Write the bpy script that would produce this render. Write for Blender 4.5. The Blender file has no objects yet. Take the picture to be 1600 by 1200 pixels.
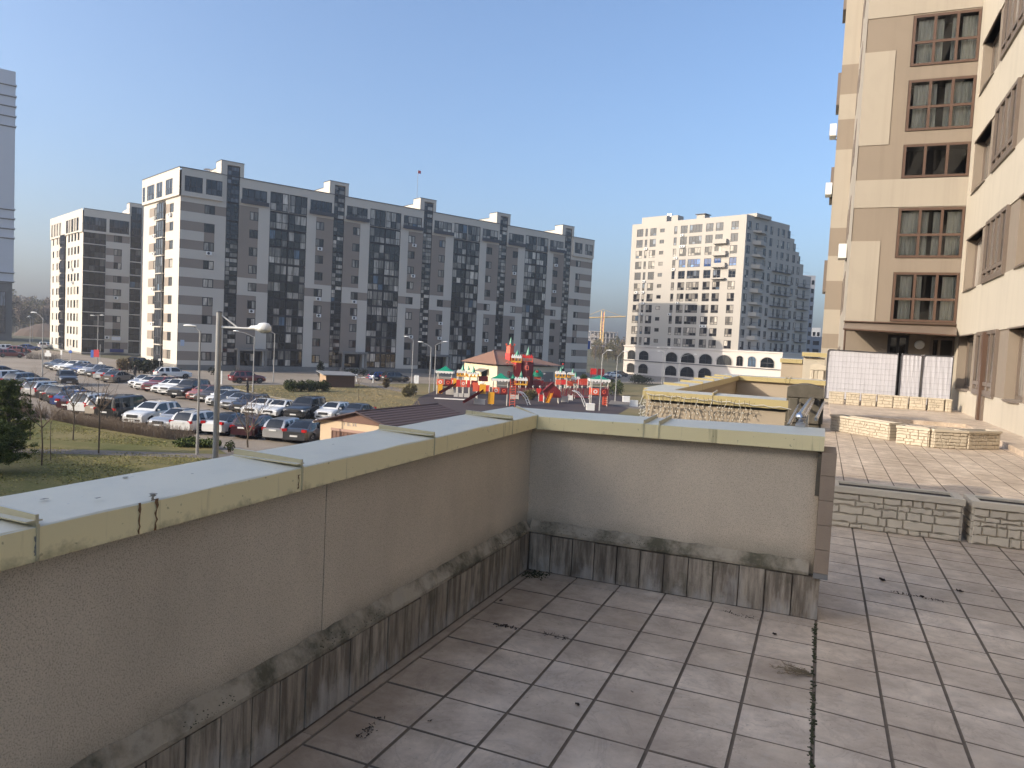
import bpy, bmesh, math, random
from mathutils import Vector, Matrix
rnd = random.Random(7)
SC = bpy.context.scene
COL = SC.collection
PI = math.pi
rad = math.radians

# ------------------------------------------------------------------ camera
FPX = 1150.0                                   # focal length in pixels of the 1600 px wide photograph
_th, _p, _ro = math.atan(482/FPX), math.atan(66/FPX), math.atan(0.05)
Zv = Vector((0, 0, 1))
F0 = Vector((-math.sin(_th), math.cos(_th), 0)); R0 = Vector((math.cos(_th), math.sin(_th), 0))
Fw = F0*math.cos(_p) - Zv*math.sin(_p); U0 = F0*math.sin(_p) + Zv*math.cos(_p)
Rt = R0*math.cos(_ro) + U0*math.sin(_ro); Up = -R0*math.sin(_ro) + U0*math.cos(_ro)
CAM = Vector((0, 0, 1.6))
cam = bpy.data.cameras.new('camera'); camo = bpy.data.objects.new('camera', cam); COL.objects.link(camo)
camo.matrix_world = Matrix(((Rt.x, Up.x, -Fw.x, CAM.x), (Rt.y, Up.y, -Fw.y, CAM.y), (Rt.z, Up.z, -Fw.z, CAM.z), (0, 0, 0, 1)))
cam.sensor_width = 36.0; cam.lens = 36.0*FPX/1600; cam.clip_start = 0.05; cam.clip_end = 6000
SC.camera = camo
# ------------------------------------------------------------------ sky, sun, exposure
SUN_EL, SUN_B = 23.0, 46.0                     # elevation; bearing from -x towards -y
sdir = Vector((-math.cos(rad(SUN_B)), -math.sin(rad(SUN_B)), 0))*math.cos(rad(SUN_EL)) + Zv*math.sin(rad(SUN_EL))
world = bpy.data.worlds.new('World'); SC.world = world; world.use_nodes = True
wn = world.node_tree; bgn = wn.nodes['Background']
sky = wn.nodes.new('ShaderNodeTexSky'); sky.sky_type = 'NISHITA'; sky.sun_disc = False
sky.sun_elevation = rad(SUN_EL); sky.sun_rotation = math.atan2(sdir.x, sdir.y)
sky.air_density = 1.0; sky.dust_density = 4.6; sky.ozone_density = 4.0; sky.altitude = 100
wn.links.new(sky.outputs[0], bgn.inputs[0])
bgn.inputs[1].default_value = 0.118
SC.cycles.caustics_reflective = False; SC.cycles.caustics_refractive = False
sl = bpy.data.lights.new('sun', 'SUN'); sl.energy = 2.0; sl.angle = rad(0.5); sl.color = (1.0, 0.87, 0.70)
so = bpy.data.objects.new('sun', sl); COL.objects.link(so); so.rotation_euler = sdir.to_track_quat('Z', 'Y').to_euler()
SC.view_settings.view_transform = 'Standard'; SC.view_settings.look = 'None'
SC.view_settings.exposure = 1.3; SC.view_settings.gamma = 1.0; SC.view_settings.use_curve_mapping = False

# ------------------------------------------------------------------ measuring helpers (pixel of the photograph -> place in the world)
GZ = -5.8                                      # level of the ground below the terrace
def ray(px, py): return Fw + Rt*((px-800)/FPX) + Up*((600-py)/FPX)
def G(px, py, z=GZ):
    d = ray(px, py); return CAM + d*((z-CAM.z)/d.z)
def AT(px, py, depth):
    d = ray(px, py); return CAM + d*(depth/d.dot(F0))
def dirvp(d):
    a = math.atan(d/FPX); return R0*math.sin(a) + F0*math.cos(a)

# ------------------------------------------------------------------ mesh builder
class MB:
    def __init__(s): s.V = []; s.F = []; s.M = []; s.T = None
    def v(s, p):
        p = Vector(p)
        if s.T is not None: p = s.T @ p
        s.V.append(p); return len(s.V)-1
    def face(s, pts, m=0):
        s.F.append([s.v(p) for p in pts]); s.M.append(m)
    def idx(s, ids, m=0): s.F.append(list(ids)); s.M.append(m)
    def box(s, x0, x1, y0, y1, z0, z1, m=0):
        i = [s.v(p) for p in ((x0,y0,z0),(x1,y0,z0),(x1,y1,z0),(x0,y1,z0),(x0,y0,z1),(x1,y0,z1),(x1,y1,z1),(x0,y1,z1))]
        for q in ((3,2,1,0),(4,5,6,7),(0,1,5,4),(1,2,6,5),(2,3,7,6),(3,0,4,7)): s.idx([i[k] for k in q], m)
    def cbox(s, x0, x1, y0, y1, z0, z1, c=.004, m=0):       # box with chamfered top edge
        a = [s.v(p) for p in ((x0,y0,z0),(x1,y0,z0),(x1,y1,z0),(x0,y1,z0))]
        b = [s.v(p) for p in ((x0,y0,z1-c),(x1,y0,z1-c),(x1,y1,z1-c),(x0,y1,z1-c))]
        d = [s.v(p) for p in ((x0+c,y0+c,z1),(x1-c,y0+c,z1),(x1-c,y1-c,z1),(x0+c,y1-c,z1))]
        for k in range(4):
            n = (k+1) % 4; s.idx((a[k],a[n],b[n],b[k]), m); s.idx((b[k],b[n],d[n],d[k]), m)
        s.idx(d, m); s.idx(a[::-1], m)
    def tube(s, pts, r, n=8, m=0, cap=True):
        pts = [Vector(p) for p in pts]; k = len(pts)
        rs = r if isinstance(r, (list, tuple)) else [r]*k
        rings = []; up = None
        for i in range(k):
            t = (pts[min(i+1,k-1)] - pts[max(i-1,0)])
            t = t.normalized() if t.length > 1e-9 else Vector((0,0,1))
            ref = up if up is not None else (Vector((0,0,1)) if abs(t.z) < .9 else Vector((1,0,0)))
            a = (ref - t*ref.dot(t))
            a = a.normalized() if a.length > 1e-6 else t.orthogonal().normalized()
            up = a; b = t.cross(a)
            rings.append([s.v(pts[i] + (a*math.cos(2*PI*j/n) + b*math.sin(2*PI*j/n))*rs[i]) for j in range(n)])
        for i in range(k-1):
            for j in range(n):
                s.idx((rings[i][j], rings[i][(j+1)%n], rings[i+1][(j+1)%n], rings[i+1][j]), m)
        if cap: s.idx(rings[0][::-1], m); s.idx(rings[-1], m)
    def lathe(s, c, prof, n=12, m=0, rx=1, ry=1):
        c = Vector(c); rings = []
        for r, z in prof: rings.append([s.v(c + Vector((math.cos(2*PI*(j+.5)/n)*r*rx, math.sin(2*PI*(j+.5)/n)*r*ry, z))) for j in range(n)])
        for a, b in zip(rings, rings[1:]):
            for j in range(n): s.idx((a[j], a[(j+1)%n], b[(j+1)%n], b[j]), m)
        s.idx(rings[0][::-1], m); s.idx(rings[-1], m)
    def prism(s, poly, z0, z1, m=0):                        # poly counter-clockwise
        a = [s.v((x,y,z0)) for x,y in poly]; b = [s.v((x,y,z1)) for x,y in poly]; n = len(poly)
        for k in range(n): s.idx((a[k],a[(k+1)%n],b[(k+1)%n],b[k]), m)
        s.idx(b, m); s.idx(a[::-1], m)
    def mesh(s, name, mats, smooth=None):
        me = bpy.data.meshes.new(name); me.from_pydata([tuple(v) for v in s.V], [], s.F)
        for mt in (mats if isinstance(mats, (list, tuple)) else [mats]): me.materials.append(mt)
        me.polygons.foreach_set('material_index', s.M)
        if smooth is not None:
            me.polygons.foreach_set('use_smooth', [True]*len(s.F)); me.set_sharp_from_angle(angle=rad(smooth))
        me.update(); return me
    def build(s, name, mats, parent=None, smooth=None, loc=None):
        return obj(name, s.mesh(name, mats, smooth), parent, loc)

def obj(name, me, parent=None, loc=None, rz=0.0, rot=None):
    o = bpy.data.objects.new(name, me); COL.objects.link(o)
    if parent is not None: o.parent = parent
    if loc is not None: o.location = loc
    if rot is not None: o.rotation_euler = rot
    elif rz: o.rotation_euler = (0, 0, rz)
    return o
def tag(o, label, cat, group=None):
    o['label'] = label; o['category'] = cat
    if group: o['group'] = group
    return o
def thing(name, label, cat, loc=(0,0,0), rz=0.0, group=None):
    return tag(obj(name, None, None, loc, rz), label, cat, group)
def struct(o): o['kind'] = 'structure'; return o
def stuff(o): o['kind'] = 'stuff'; return o
def children(o): return [c for c in COL.objects if c.parent is o]
def dup(root, kids, loc, rz, label, group=None):
    """copy of a thing; kids = [(part, [sub-parts])]"""
    r = root.copy(); COL.objects.link(r); r.location = loc; r.rotation_euler = (0, 0, rz); r['label'] = label
    if group: r['group'] = group
    out = []
    for ch, subs in kids:
        c = ch.copy(); COL.objects.link(c); c.parent = r; out.append(c)
        for g in subs:
            d = g.copy(); COL.objects.link(d); d.parent = c
    return r, out

# ------------------------------------------------------------------ materials
def new_mat(name):
    m = bpy.data.materials.new(name); m.use_nodes = True
    return m, m.node_tree, m.node_tree.nodes['Principled BSDF']
def N(nt, t, **kw):
    n = nt.nodes.new(t)
    for k, v in kw.items(): setattr(n, k, v)
    return n
def rgb(c): return (c[0], c[1], c[2], 1)
def mixc(nt, fac, a, b, mode='MIX'):
    n = N(nt, 'ShaderNodeMix', data_type='RGBA', blend_type=mode)
    for k, v in ((0, fac), (6, a), (7, b)):
        if isinstance(v, (int, float)): n.inputs[k].default_value = v
        elif isinstance(v, (tuple, list)): n.inputs[k].default_value = rgb(v)
        else: nt.links.new(v, n.inputs[k])
    return n.outputs[2]
def ramp(nt, src, stops, interp='LINEAR'):
    n = N(nt, 'ShaderNodeValToRGB'); cr = n.color_ramp; cr.interpolation = interp
    while len(cr.elements) < len(stops): cr.elements.new(.5)
    for e, (p, c) in zip(cr.elements, stops): e.position = p; e.color = rgb(c) if isinstance(c, (tuple, list)) else (c, c, c, 1)
    nt.links.new(src, n.inputs[0]); return n.outputs[0]
def noise(nt, scale, detail=4, vec=None, rough=.55, out=0, dist=0):
    n = N(nt, 'ShaderNodeTexNoise'); n.inputs['Scale'].default_value = scale; n.inputs['Detail'].default_value = detail
    n.inputs['Roughness'].default_value = rough; n.inputs['Distortion'].default_value = dist
    if vec is not None: nt.links.new(vec, n.inputs['Vector'])
    return n.outputs[out]
def coords(nt, scale=(1,1,1), kind='Object', off=None):
    t = N(nt, 'ShaderNodeTexCoord'); mp = N(nt, 'ShaderNodeMapping'); nt.links.new(t.outputs[kind], mp.inputs[0])
    mp.inputs['Scale'].default_value = scale
    if off is not None: nt.links.new(off, mp.inputs['Location'])
    return mp.outputs[0]
def wcoords(nt, scale=(1,1,1)):
    g = N(nt, 'ShaderNodeNewGeometry'); mp = N(nt, 'ShaderNodeMapping'); nt.links.new(g.outputs['Position'], mp.inputs[0])
    mp.inputs['Scale'].default_value = scale; return mp.outputs[0]
def bump(nt, b, h, strength, dist=.01):
    n = N(nt, 'ShaderNodeBump'); n.inputs['Strength'].default_value = strength; n.inputs['Distance'].default_value = dist
    nt.links.new(h, n.inputs['Height']); nt.links.new(n.outputs[0], b.inputs['Normal']); return n
def math_(nt, op, a, b=None, clamp=False):
    n = N(nt, 'ShaderNodeMath', operation=op, use_clamp=clamp)
    for k, v in ((0, a), (1, b)):
        if v is None: continue
        if isinstance(v, (int, float)): n.inputs[k].default_value = v
        else: nt.links.new(v, n.inputs[k])
    return n.outputs[0]
def plain(name, c, rough=.6, metal=0.0, var=0.12, scale=3.0, bumps=0.0, objvar=0.0, spec=None, coat=0.0):
    """a base colour with soft wear, optional relief and per-object variation"""
    m, nt, b = new_mat(name)
    f = noise(nt, scale, 5, wcoords(nt))
    col = mixc(nt, f, tuple(x*(1-var) for x in c), tuple(min(1, x*(1+var)) for x in c))
    if objvar:
        oi = N(nt, 'ShaderNodeObjectInfo'); hs = N(nt, 'ShaderNodeHueSaturation')
        v = math_(nt, 'MULTIPLY_ADD', oi.outputs['Random'], objvar); v.node.inputs[2].default_value = 1-objvar/2
        nt.links.new(v, hs.inputs['Value']); nt.links.new(col, hs.inputs['Color']); col = hs.outputs[0]
    nt.links.new(col, b.inputs['Base Color']); b.inputs['Roughness'].default_value = rough; b.inputs['Metallic'].default_value = metal
    if spec is not None: b.inputs['Specular IOR Level'].default_value = spec
    if coat: b.inputs['Coat Weight'].default_value = coat; b.inputs['Coat Roughness'].default_value = .04
    if bumps: bump(nt, b, noise(nt, scale*12, 3, wcoords(nt)), bumps, .01)
    return m
M = {}
def plaster(name, c):
    m, nt, b = new_mat(name); w = wcoords(nt)
    col = mixc(nt, noise(nt, .5, 5, w), tuple(x*.93 for x in c), tuple(x*1.05 for x in c))
    run = ramp(nt, noise(nt, 1, 5, wcoords(nt, (3.2,3.2,.10)), .65), [(.50, 0.0), (.78, 1.0)]); col = mixc(nt, math_(nt, 'MULTIPLY', run, .30), col, tuple(x*.60 for x in c))
    pat = ramp(nt, noise(nt, .9, 4, w, .5, dist=.8), [(.55, 0.0), (.60, 1.0)]); col = mixc(nt, math_(nt, 'MULTIPLY', pat, .10), col, tuple(x*.78 for x in c))
    nt.links.new(col, b.inputs['Base Color']); b.inputs['Roughness'].default_value = .88; b.inputs['Specular IOR Level'].default_value = .25
    bump(nt, b, noise(nt, 60, 3, w), .12, .004); return m
M['cream'] = plaster('plaster_cream', (.51,.455,.365))
M['cream_tower'] = plaster('plaster_cream_pink', (.385,.338,.274))
M['beige'] = plaster('plaster_beige', (.265,.218,.17))
M['cream_far'] = plain('plaster_offwhite', (.545,.50,.43), .9, var=.05, scale=.25)
M['beige_far'] = plain('plaster_taupe', (.27,.225,.185), .9, var=.06, scale=.25)
M['white_far'] = plain('plaster_white', (.41,.377,.33), .9, var=.04, scale=.2)
M['grey_stone'] = plain('plinth_grey_stone', (.20,.19,.175), .9, var=.25, scale=1.5)
M['dark_frame'] = plain('window_frame_dark', (.022,.020,.022), .45)
M['brown_frame'] = plain('window_frame_brown', (.105,.062,.042), .4, var=.1, scale=8)
M['greybrown_frame'] = plain('window_frame_taupe', (.16,.125,.10), .4, var=.1, scale=8)
M['roof_grey'] = plain('roofing_grey', (.20,.20,.20), .8)
M['trim_dark'] = plain('metal_trim_dark', (.05,.05,.055), .5)
M['white_metal'] = plain('white_painted_metal', (.74,.74,.72), .4, var=.05)
M['galv'] = plain('galvanised_steel', (.42,.42,.42), .42, .75, var=.12, scale=6)
M['pole'] = plain('lamp_pole_grey', (.33,.325,.315), .5, .3, var=.1, scale=4)
M['chrome'] = plain('polished_steel', (.55,.55,.56), .22, 1.0, var=.05)
M['lamp_white'] = plain('lamp_shell_white', (.78,.77,.73), .35, var=.05)
M['asphalt'] = None

def glass_mat(name, dark, light, curtain_reflection=.5, tint=(1,1,1)):  # pale panes: curtains, plus beige reflections put into the colour
    m, nt, b = new_mat(name)
    g = N(nt, 'ShaderNodeNewGeometry'); oi = N(nt, 'ShaderNodeObjectInfo')
    r = math_(nt, 'FRACT', math_(nt, 'ADD', g.outputs['Random Per Island'], math_(nt, 'MULTIPLY', oi.outputs['Random'], 7.31)))
    base = ramp(nt, r, [(0, tuple(d*.6 for d in dark)), (1-curtain_reflection, dark), (1-curtain_reflection*.72, tuple(l*.45 for l in light)),
                        (1-curtain_reflection*.4, tuple(l*.85 for l in light)), (.93, tuple(l*1.35 for l in light)), (.985, (.10,.15,.21))], 'CONSTANT')
    nv = noise(nt, 1.0, 3, wcoords(nt, (2.6,2.6,.35)), .6)
    base = mixc(nt, ramp(nt, nv, [(.38, 0.0), (.58, 1.0)]), mixc(nt, .6, base, (.012,.011,.010)), base)
    nt.links.new(base, b.inputs['Base Color']); b.inputs['Roughness'].default_value = .035
    b.inputs['IOR'].default_value = 1.55; b.inputs['Specular Tint'].default_value = rgb(tint)
    return m
M['glass'] = glass_mat('window_glass', (.022,.021,.021), (.50,.45,.38), .74)
M['glass_blue'] = glass_mat('window_glass_blue', (.022,.032,.05), (.14,.16,.19), .3)
M['glass_dark'] = glass_mat('window_glass_dark', (.010,.011,.012), (.10,.095,.085), .3)

# ------------------------------------------------------------------ facades
class Face:
    """a vertical wall plane: origin O, direction D to the right as seen from outside, outward normal D x Z"""
    def __init__(s, O, D):
        s.O = Vector(O); s.D = Vector(D).normalized(); s.N = s.D.cross(Zv); s.rz = math.atan2(s.D.y, s.D.x)
    def p(s, u, z, out=0.0): return s.O + s.D*u + s.N*out + Zv*z
def facade(mb, fc, us, zs, cell):
    us = sorted(set(round(u, 3) for u in us)); zs = sorted(set(round(z, 3) for z in zs))
    nu, nz = len(us)-1, len(zs)-1
    C = [[cell((us[i]+us[i+1])/2, (zs[j]+zs[j+1])/2) for j in range(nz)] for i in range(nu)]
    for i in range(nu):
        for j in range(nz):
            c = C[i][j]
            if c is None: continue
            m, d = c
            mb.face([fc.p(us[i],zs[j],-d), fc.p(us[i+1],zs[j],-d), fc.p(us[i+1],zs[j+1],-d), fc.p(us[i],zs[j+1],-d)], m)
            if i+1 < nu and C[i+1][j] is not None and abs(C[i+1][j][1]-d) > 1e-6:
                m2, d2 = C[i+1][j]; mm = m if d < d2 else m2
                q = [fc.p(us[i+1],zs[j],-d), fc.p(us[i+1],zs[j],-d2), fc.p(us[i+1],zs[j+1],-d2), fc.p(us[i+1],zs[j+1],-d)]
                mb.face(q, mm)
            if j+1 < nz and C[i][j+1] is not None and abs(C[i][j+1][1]-d) > 1e-6:
                m2, d2 = C[i][j+1]; mm = m if d < d2 else m2
                q = [fc.p(us[i],zs[j+1],-d), fc.p(us[i+1],zs[j+1],-d), fc.p(us[i+1],zs[j+1],-d2), fc.p(us[i],zs[j+1],-d2)]
                mb.face(q, mm)
_wcache = {}
def window_meshes(w, h, colsplit, rowsplit, fr=.07, dep=.07, frame='dark_frame', glass='glass', key=''):
    """frame + panes, origin at bottom centre, front towards -y; splits are fractions"""
    k = (round(w,3), round(h,3), tuple(colsplit), tuple(rowsplit), fr, frame, glass, key)
    if k in _wcache: return _wcache[k]
    xs = [-w/2] + [-w/2 + w*c for c in colsplit] + [w/2]; zs = [0] + [h*r for r in rowsplit] + [h]
    f = MB(); g = MB()
    for i, x in enumerate(xs):
        a = x if i == 0 else (x-fr if i == len(xs)-1 else x-fr/2)
        f.box(a, a+fr, -dep, 0, 0, h)
    for i, z in enumerate(zs):
        a = z if i == 0 else (z-fr if i == len(zs)-1 else z-fr/2)
        for x0, x1 in zip(xs, xs[1:]): f.box(x0+fr*.5, x1-fr*.5, -dep+.004, -.004, a, a+fr)
    panes = []
    for x0, x1 in zip(xs, xs[1:]):
        for z0, z1 in zip(zs, zs[1:]):
            g.face([(x0+fr*.4,-dep*.4,z0+fr*.4), (x1-fr*.4,-dep*.4,z0+fr*.4), (x1-fr*.4,-dep*.4,z1-fr*.4), (x0+fr*.4,-dep*.4,z1-fr*.4)])
            s = MB(); s.face([(x0+fr*.4,-dep*.4,z0+fr*.4), (x1-fr*.4,-dep*.4,z0+fr*.4), (x1-fr*.4,-dep*.4,z1-fr*.4), (x0+fr*.4,-dep*.4,z1-fr*.4)])
            panes.append(s.mesh('pane', M[glass]))
    _wcache[k] = (f.mesh('window', M[frame]), g.mesh('pane', M[glass]), panes)
    return _wcache[k]
def place_window(parent, fc, u0, u1, z0, z1, cols, rows, inset=.12, name='window', each=False, **kw):
    fm, gm, panes = window_meshes(u1-u0, z1-z0, cols, rows, **kw)
    o = obj(name, fm, parent, fc.p((u0+u1)/2, z0, -inset), fc.rz)
    if each:
        for pm in panes: obj('pane', pm, o)
    else: obj('pane', gm, o)
    return o
def ac_mesh():
    m = MB(); m.box(-.42,.42,-.34,-.04,0,.58,0); m.tube([(-.08,-.342,.29),(-.08,-.352,.29)], .23, 12, 1)
    m.box(-.32,-.28,-.04,.04,-.06,0,1); m.box(.28,.32,-.04,.04,-.06,0,1)
    return m.mesh('air_conditioner', [M['white_metal'], M['trim_dark']])
AC = ac_mesh()
# ================================================================== ground, roads, lawns
def ground_mat(name, c1, c2, sc, rough=.95, c3=None, b_=.25):
    m, nt, b = new_mat(name)
    col = mixc(nt, ramp(nt, noise(nt, sc, 6, wcoords(nt)), [(.3, 0.0), (.7, 1.0)]), c1, c2)
    if c3: col = mixc(nt, ramp(nt, noise(nt, sc*.22, 6, wcoords(nt), .7), [(.42, 0.0), (.60, 1.0)]), col, c3)
    fine = noise(nt, sc*14, 3, wcoords(nt))
    col = mixc(nt, .35, col, ramp(nt, fine, [(.3, .35), (.7, 1.0)]), 'MULTIPLY')
    nt.links.new(col, b.inputs['Base Color']); b.inputs['Roughness'].default_value = rough
    b.inputs['Specular IOR Level'].default_value = .25
    bump(nt, b, fine, b_, .03); return m
M['field'] = ground_mat('dry_field', (.15,.13,.075), (.10,.095,.05), .05)
M['asphalt'] = ground_mat('worn_asphalt', (.29,.245,.195), (.25,.21,.165), .6, .9, (.33,.28,.225), .1)
M['lawn_green'] = ground_mat('spring_lawn', (.105,.115,.030), (.15,.14,.045), .7, .95, (.23,.19,.08), .6)
M['lawn_dry'] = ground_mat('dry_lawn', (.24,.185,.092), (.19,.155,.068), .5, .95, (.16,.14,.06), .5)
M['rubber'] = ground_mat('playground_rubber', (.075,.055,.055), (.06,.05,.052), .4, .9)
M['paving'] = ground_mat('pale_paving', (.22,.19,.16), (.19,.165,.14), 1.5, .9, None, .1)
M['kerb'] = plain('kerb_concrete', (.27,.25,.22), .9, var=.15)

def sheet(name, pts, z, mat, h=0.0):
    m = MB(); p = [Vector((q[0], q[1], z)) for q in pts]
    a = sum((p[i].x*p[(i+1)%len(p)].y - p[(i+1)%len(p)].x*p[i].y) for i in range(len(p)))
    if a < 0: p.reverse()
    if h: m.prism([(q.x, q.y) for q in p], z, z+h)
    else: m.face(p)
    return struct(m.build(name, mat))
gp = lambda *px: [G(*q) for q in px]
sheet('ground', [(2500*math.cos(2*PI*k/48), 2500*math.sin(2*PI*k/48)) for k in range(48)], GZ, M['field'])
sheet('asphalt', [(-150,34), (-60,30), (-22,30), (-22,60), (-30,75), (-48,95), (-38,150), (-10,185), (-20,215), (-75,180), (-118,100), (-190,125), (-190,70)], GZ+.004, M['asphalt'])
sheet('lawn', [q[:2] for q in gp((-260,606), (0,637), (75,655.5), (262,688.5), (322,694))] + [(-31,32.5), (-12,22), (-8,6), (-90,6)], GZ+.004, M['lawn_green'], .09)
sheet('footpath', [q[:2] for q in gp((-120,700), (150,706), (330,712), (395,712), (395,720), (330,719), (150,713), (-120,706.5))], GZ+.1, M['paving'])
sheet('branch_path', [q[:2] for q in gp((20,652), (73,654), (78,658), (24,658.5))], GZ+.1, M['paving'])
sheet('lawn', [q[:2] for q in gp((343,603.5), (480,601.5), (640,600), (700,601), (1010,602), (1045,640), (1030,690), (700,655), (548,643), (430,622.5))], GZ+.004, M['lawn_dry'], .08)
sheet('playground_surface', [q[:2] for q in gp((655,622), (690,607), (800,603), (950,606), (990,634), (955,655), (760,655), (640,640))], GZ+.09, M['rubber'])
sheet('footpath', [q[:2] for q in gp((556,597), (600,603), (655,613), (640,616), (585,606), (548,599))], GZ+.09, M['paving'])
sheet('footpath', [q[:2] for q in gp((955,626), (1005,634), (1012,640), (990,640), (950,632))], GZ+.096, M['paving'])
for a, b in (((548,643),(430,622.5)), ((430,622.5),(343,603.5)), ((343,603.5),(480,601.5)), ((480,601.5),(640,600))):
    p, q = G(*a), G(*b); d = (q-p).normalized(); n = d.cross(Zv)
    m = MB(); m.prism([tuple((p+n*s).xy) for s in (0.02,)] + [tuple((q+n*.02).xy), tuple((q+n*.17).xy), tuple((p+n*.17).xy)], GZ+.003, GZ+.13) if True else None
    struct(m.build('kerb', M['kerb']))

# ================================================================== striped apartment slab (main)
def rect_facade(mb, fc, rects):
    us = [r[0] for r in rects] + [r[1] for r in rects]; zs = [r[2] for r in rects] + [r[3] for r in rects]
    U = sorted(set(round(u,3) for u in us)); Zs = sorted(set(round(z,3) for z in zs))
    grid = {}
    for r in rects:
        i0, i1 = U.index(round(r[0],3)), U.index(round(r[1],3)); j0, j1 = Zs.index(round(r[2],3)), Zs.index(round(r[3],3))
        for i in range(i0, i1):
            for j in range(j0, j1): grid[i, j] = (r[4], r[5]) if r[4] is not None else None
    ui = {(round((U[i]+U[i+1])/2,5)): i for i in range(len(U)-1)}; zi = {(round((Zs[j]+Zs[j+1])/2,5)): j for j in range(len(Zs)-1)}
    facade(mb, fc, U, Zs, lambda u, z: grid.get((ui[round(u,5)], zi[round(z,5)])))
WALLS = ['cream_far', 'beige_far', 'grey_stone', 'dark_frame', 'white_far']
CF, BF, GS, DF, WF = range(5)
def wmats(): return [M[k] for k in WALLS]

L_main = dirvp(1409); ang_main = math.atan2(L_main.y, L_main.x)
def to_local(v): return Matrix.Rotation(-ang_main, 3, 'Z') @ v
E_main = to_local(dirvp(-1120))                 # the end wall runs away in this local direction
NCAM = 0
def glazing(parent, fc, u0, u1, z0, z1, cols, rows, each, inset=.10, glass='glass', name='balcony_glazing', frame='dark_frame', fr=.11):
    return place_window(parent, fc, u0, u1, z0, z1, cols, rows, inset, name, each, fr=fr, frame=frame, glass=glass)
def ac(parent, fc, u, z): obj('air_conditioner', AC, parent, fc.p(u, z, .02), fc.rz)

O_main = AT(275.5, 585, 121); O_main.z = GZ
main = thing('apartment_building', 'long ten storey block with white and taupe bands and five stair towers', 'apartment block', O_main, ang_main)
ff = Face((0,0,0), (1,0,0)); fe = Face((0,0,0), -E_main)
R = []; H = 32.9; LEN = 94.8
R += [(0,LEN,0,.9,GS,.05), (0,LEN,.9,H,CF,0)]
S = [7.3+19.5*k for k in range(5)]; zc = [2.4+3.05*k for k in range(9)]
wins, glz, strs, pens = [], [], [], []
for k, s in enumerate(S):
    last = k == 4
    strs.append((s, s+2.15)); R.append((s, s+2.15, .9, H, DF, .35))
    cols_ = []
    if not last: cols_.append((s+2.15, s+5.5, s+4.0, s+5.5, s+5.5, s+7.5))
    if k > 0: cols_.append((s-3.4, s, s-3.4, s-1.8, s-5.2, s-3.4))
    for b0, b1, w0, w1, o0, o1 in cols_:
        R += [(b0,b1,16.1,28.35,BF,.03), (b0,b1,1.6,13.1,BF,.03), (o0,o1,13.85,15.35,BF,.03)]
        for r, z in enumerate(zc): wins.append((w0, w1, z-.74, z+.74))
    if not last:
        for a, b in ((s+7.5, s+10.85), (s+10.95, s+14.3)):
            for r in range(9): glz.append((a, b, .95+3.03*r, .95+3.03*r+2.85))
            glz.append((a, b, 28.35, 31.5))
        R.append((s+7.5, s+14.3, .9, 28.25, DF, .18)); R.append((s+7.5, s+10.85, 28.3, 31.55, DF, .15)); R.append((s+10.95, s+14.3, 28.3, 31.55, DF, .15))
        pens += [(s+2.6, s+6.9, 29.05, 31.35), (s+14.9, s+19.1, 29.05, 31.35)]
        R.append((s+2.15, s+6.9, .9, 3.6, DF, 1.1))
# first and last bay
full = [7.3,5.5,7.3,3.8,7.3,5.5,5.5,5.5,7.3]
for r, z in enumerate(zc):
    R.append((0, full[r], z-.76, z+.76, BF, .03)); wins.append((3.8, 5.5, z-.74, z+.74))
    a0 = 87.45 if r in (8,5,2,0) else 90.8
    R.append((a0, LEN, z-.76, z+.76, BF, .03)); wins.append((89.3, 90.8, z-.74, z+.74))
for r in (7, 3): R += [(3.8,5.5,zc[r]-1.55-.76,zc[r]-.7,BF,.03), (89.3,90.8,zc[r]-1.55-.76,zc[r]-.7,BF,.03)]
R += [(0,6.6,28.45,H,CF,-.35), (87.9,LEN,28.45,H,CF,-.35)]
pens += [(.5,3.3,29.2,31.7), (3.85,6.45,29.2,31.7), (88.3,90.8,29.2,31.7), (91.7,94.3,29.2,31.7)]
for w in wins: R.append((w[0], w[1], w[2], w[3], DF, .22))
for w in pens:
    R.append((w[0], w[1], w[2], w[3], DF, -.2 if (w[0] < 7 or w[0] > 88) else .15))
mb = MB(); rect_facade(mb, ff, R); mb.build('front_wall', wmats(), main)
# end wall (v runs away from the corner, u = -v)
VE = 17.6
RE = [(-VE,0,0,.9,GS,.05), (-VE,0,.9,28.45,CF,0), (-VE,.35,28.45,H,CF,-.35)]
ew = []
for r, z in enumerate(zc):
    RE += [(-6.55,-2.9,z-.76,z+.76,BF,.03), (-14.6,-10.5,z-.76,z+.76,BF,.03)]
    ew += [(-4.7,-3.0,z-.74,z+.74), (-12.2,-10.7,z-.74,z+.74)]
RE += [(-10.2,-6.7,.9,28.3,DF,.1)]
for w in ew: RE.append((*w, DF, .22))
pe = [(-5.9,-2.7,28.95,31.5), (-10.3,-7.4,28.95,31.5), (-15.0,-11.3,28.95,31.5), (-17.3,-16.0,28.95,31.5)]
for w in pe: RE.append((*w, DF, -.2))
for r in range(9): pass
mb = MB(); rect_facade(mb, fe, RE)
mb.build('end_wall', wmats(), main)
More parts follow.
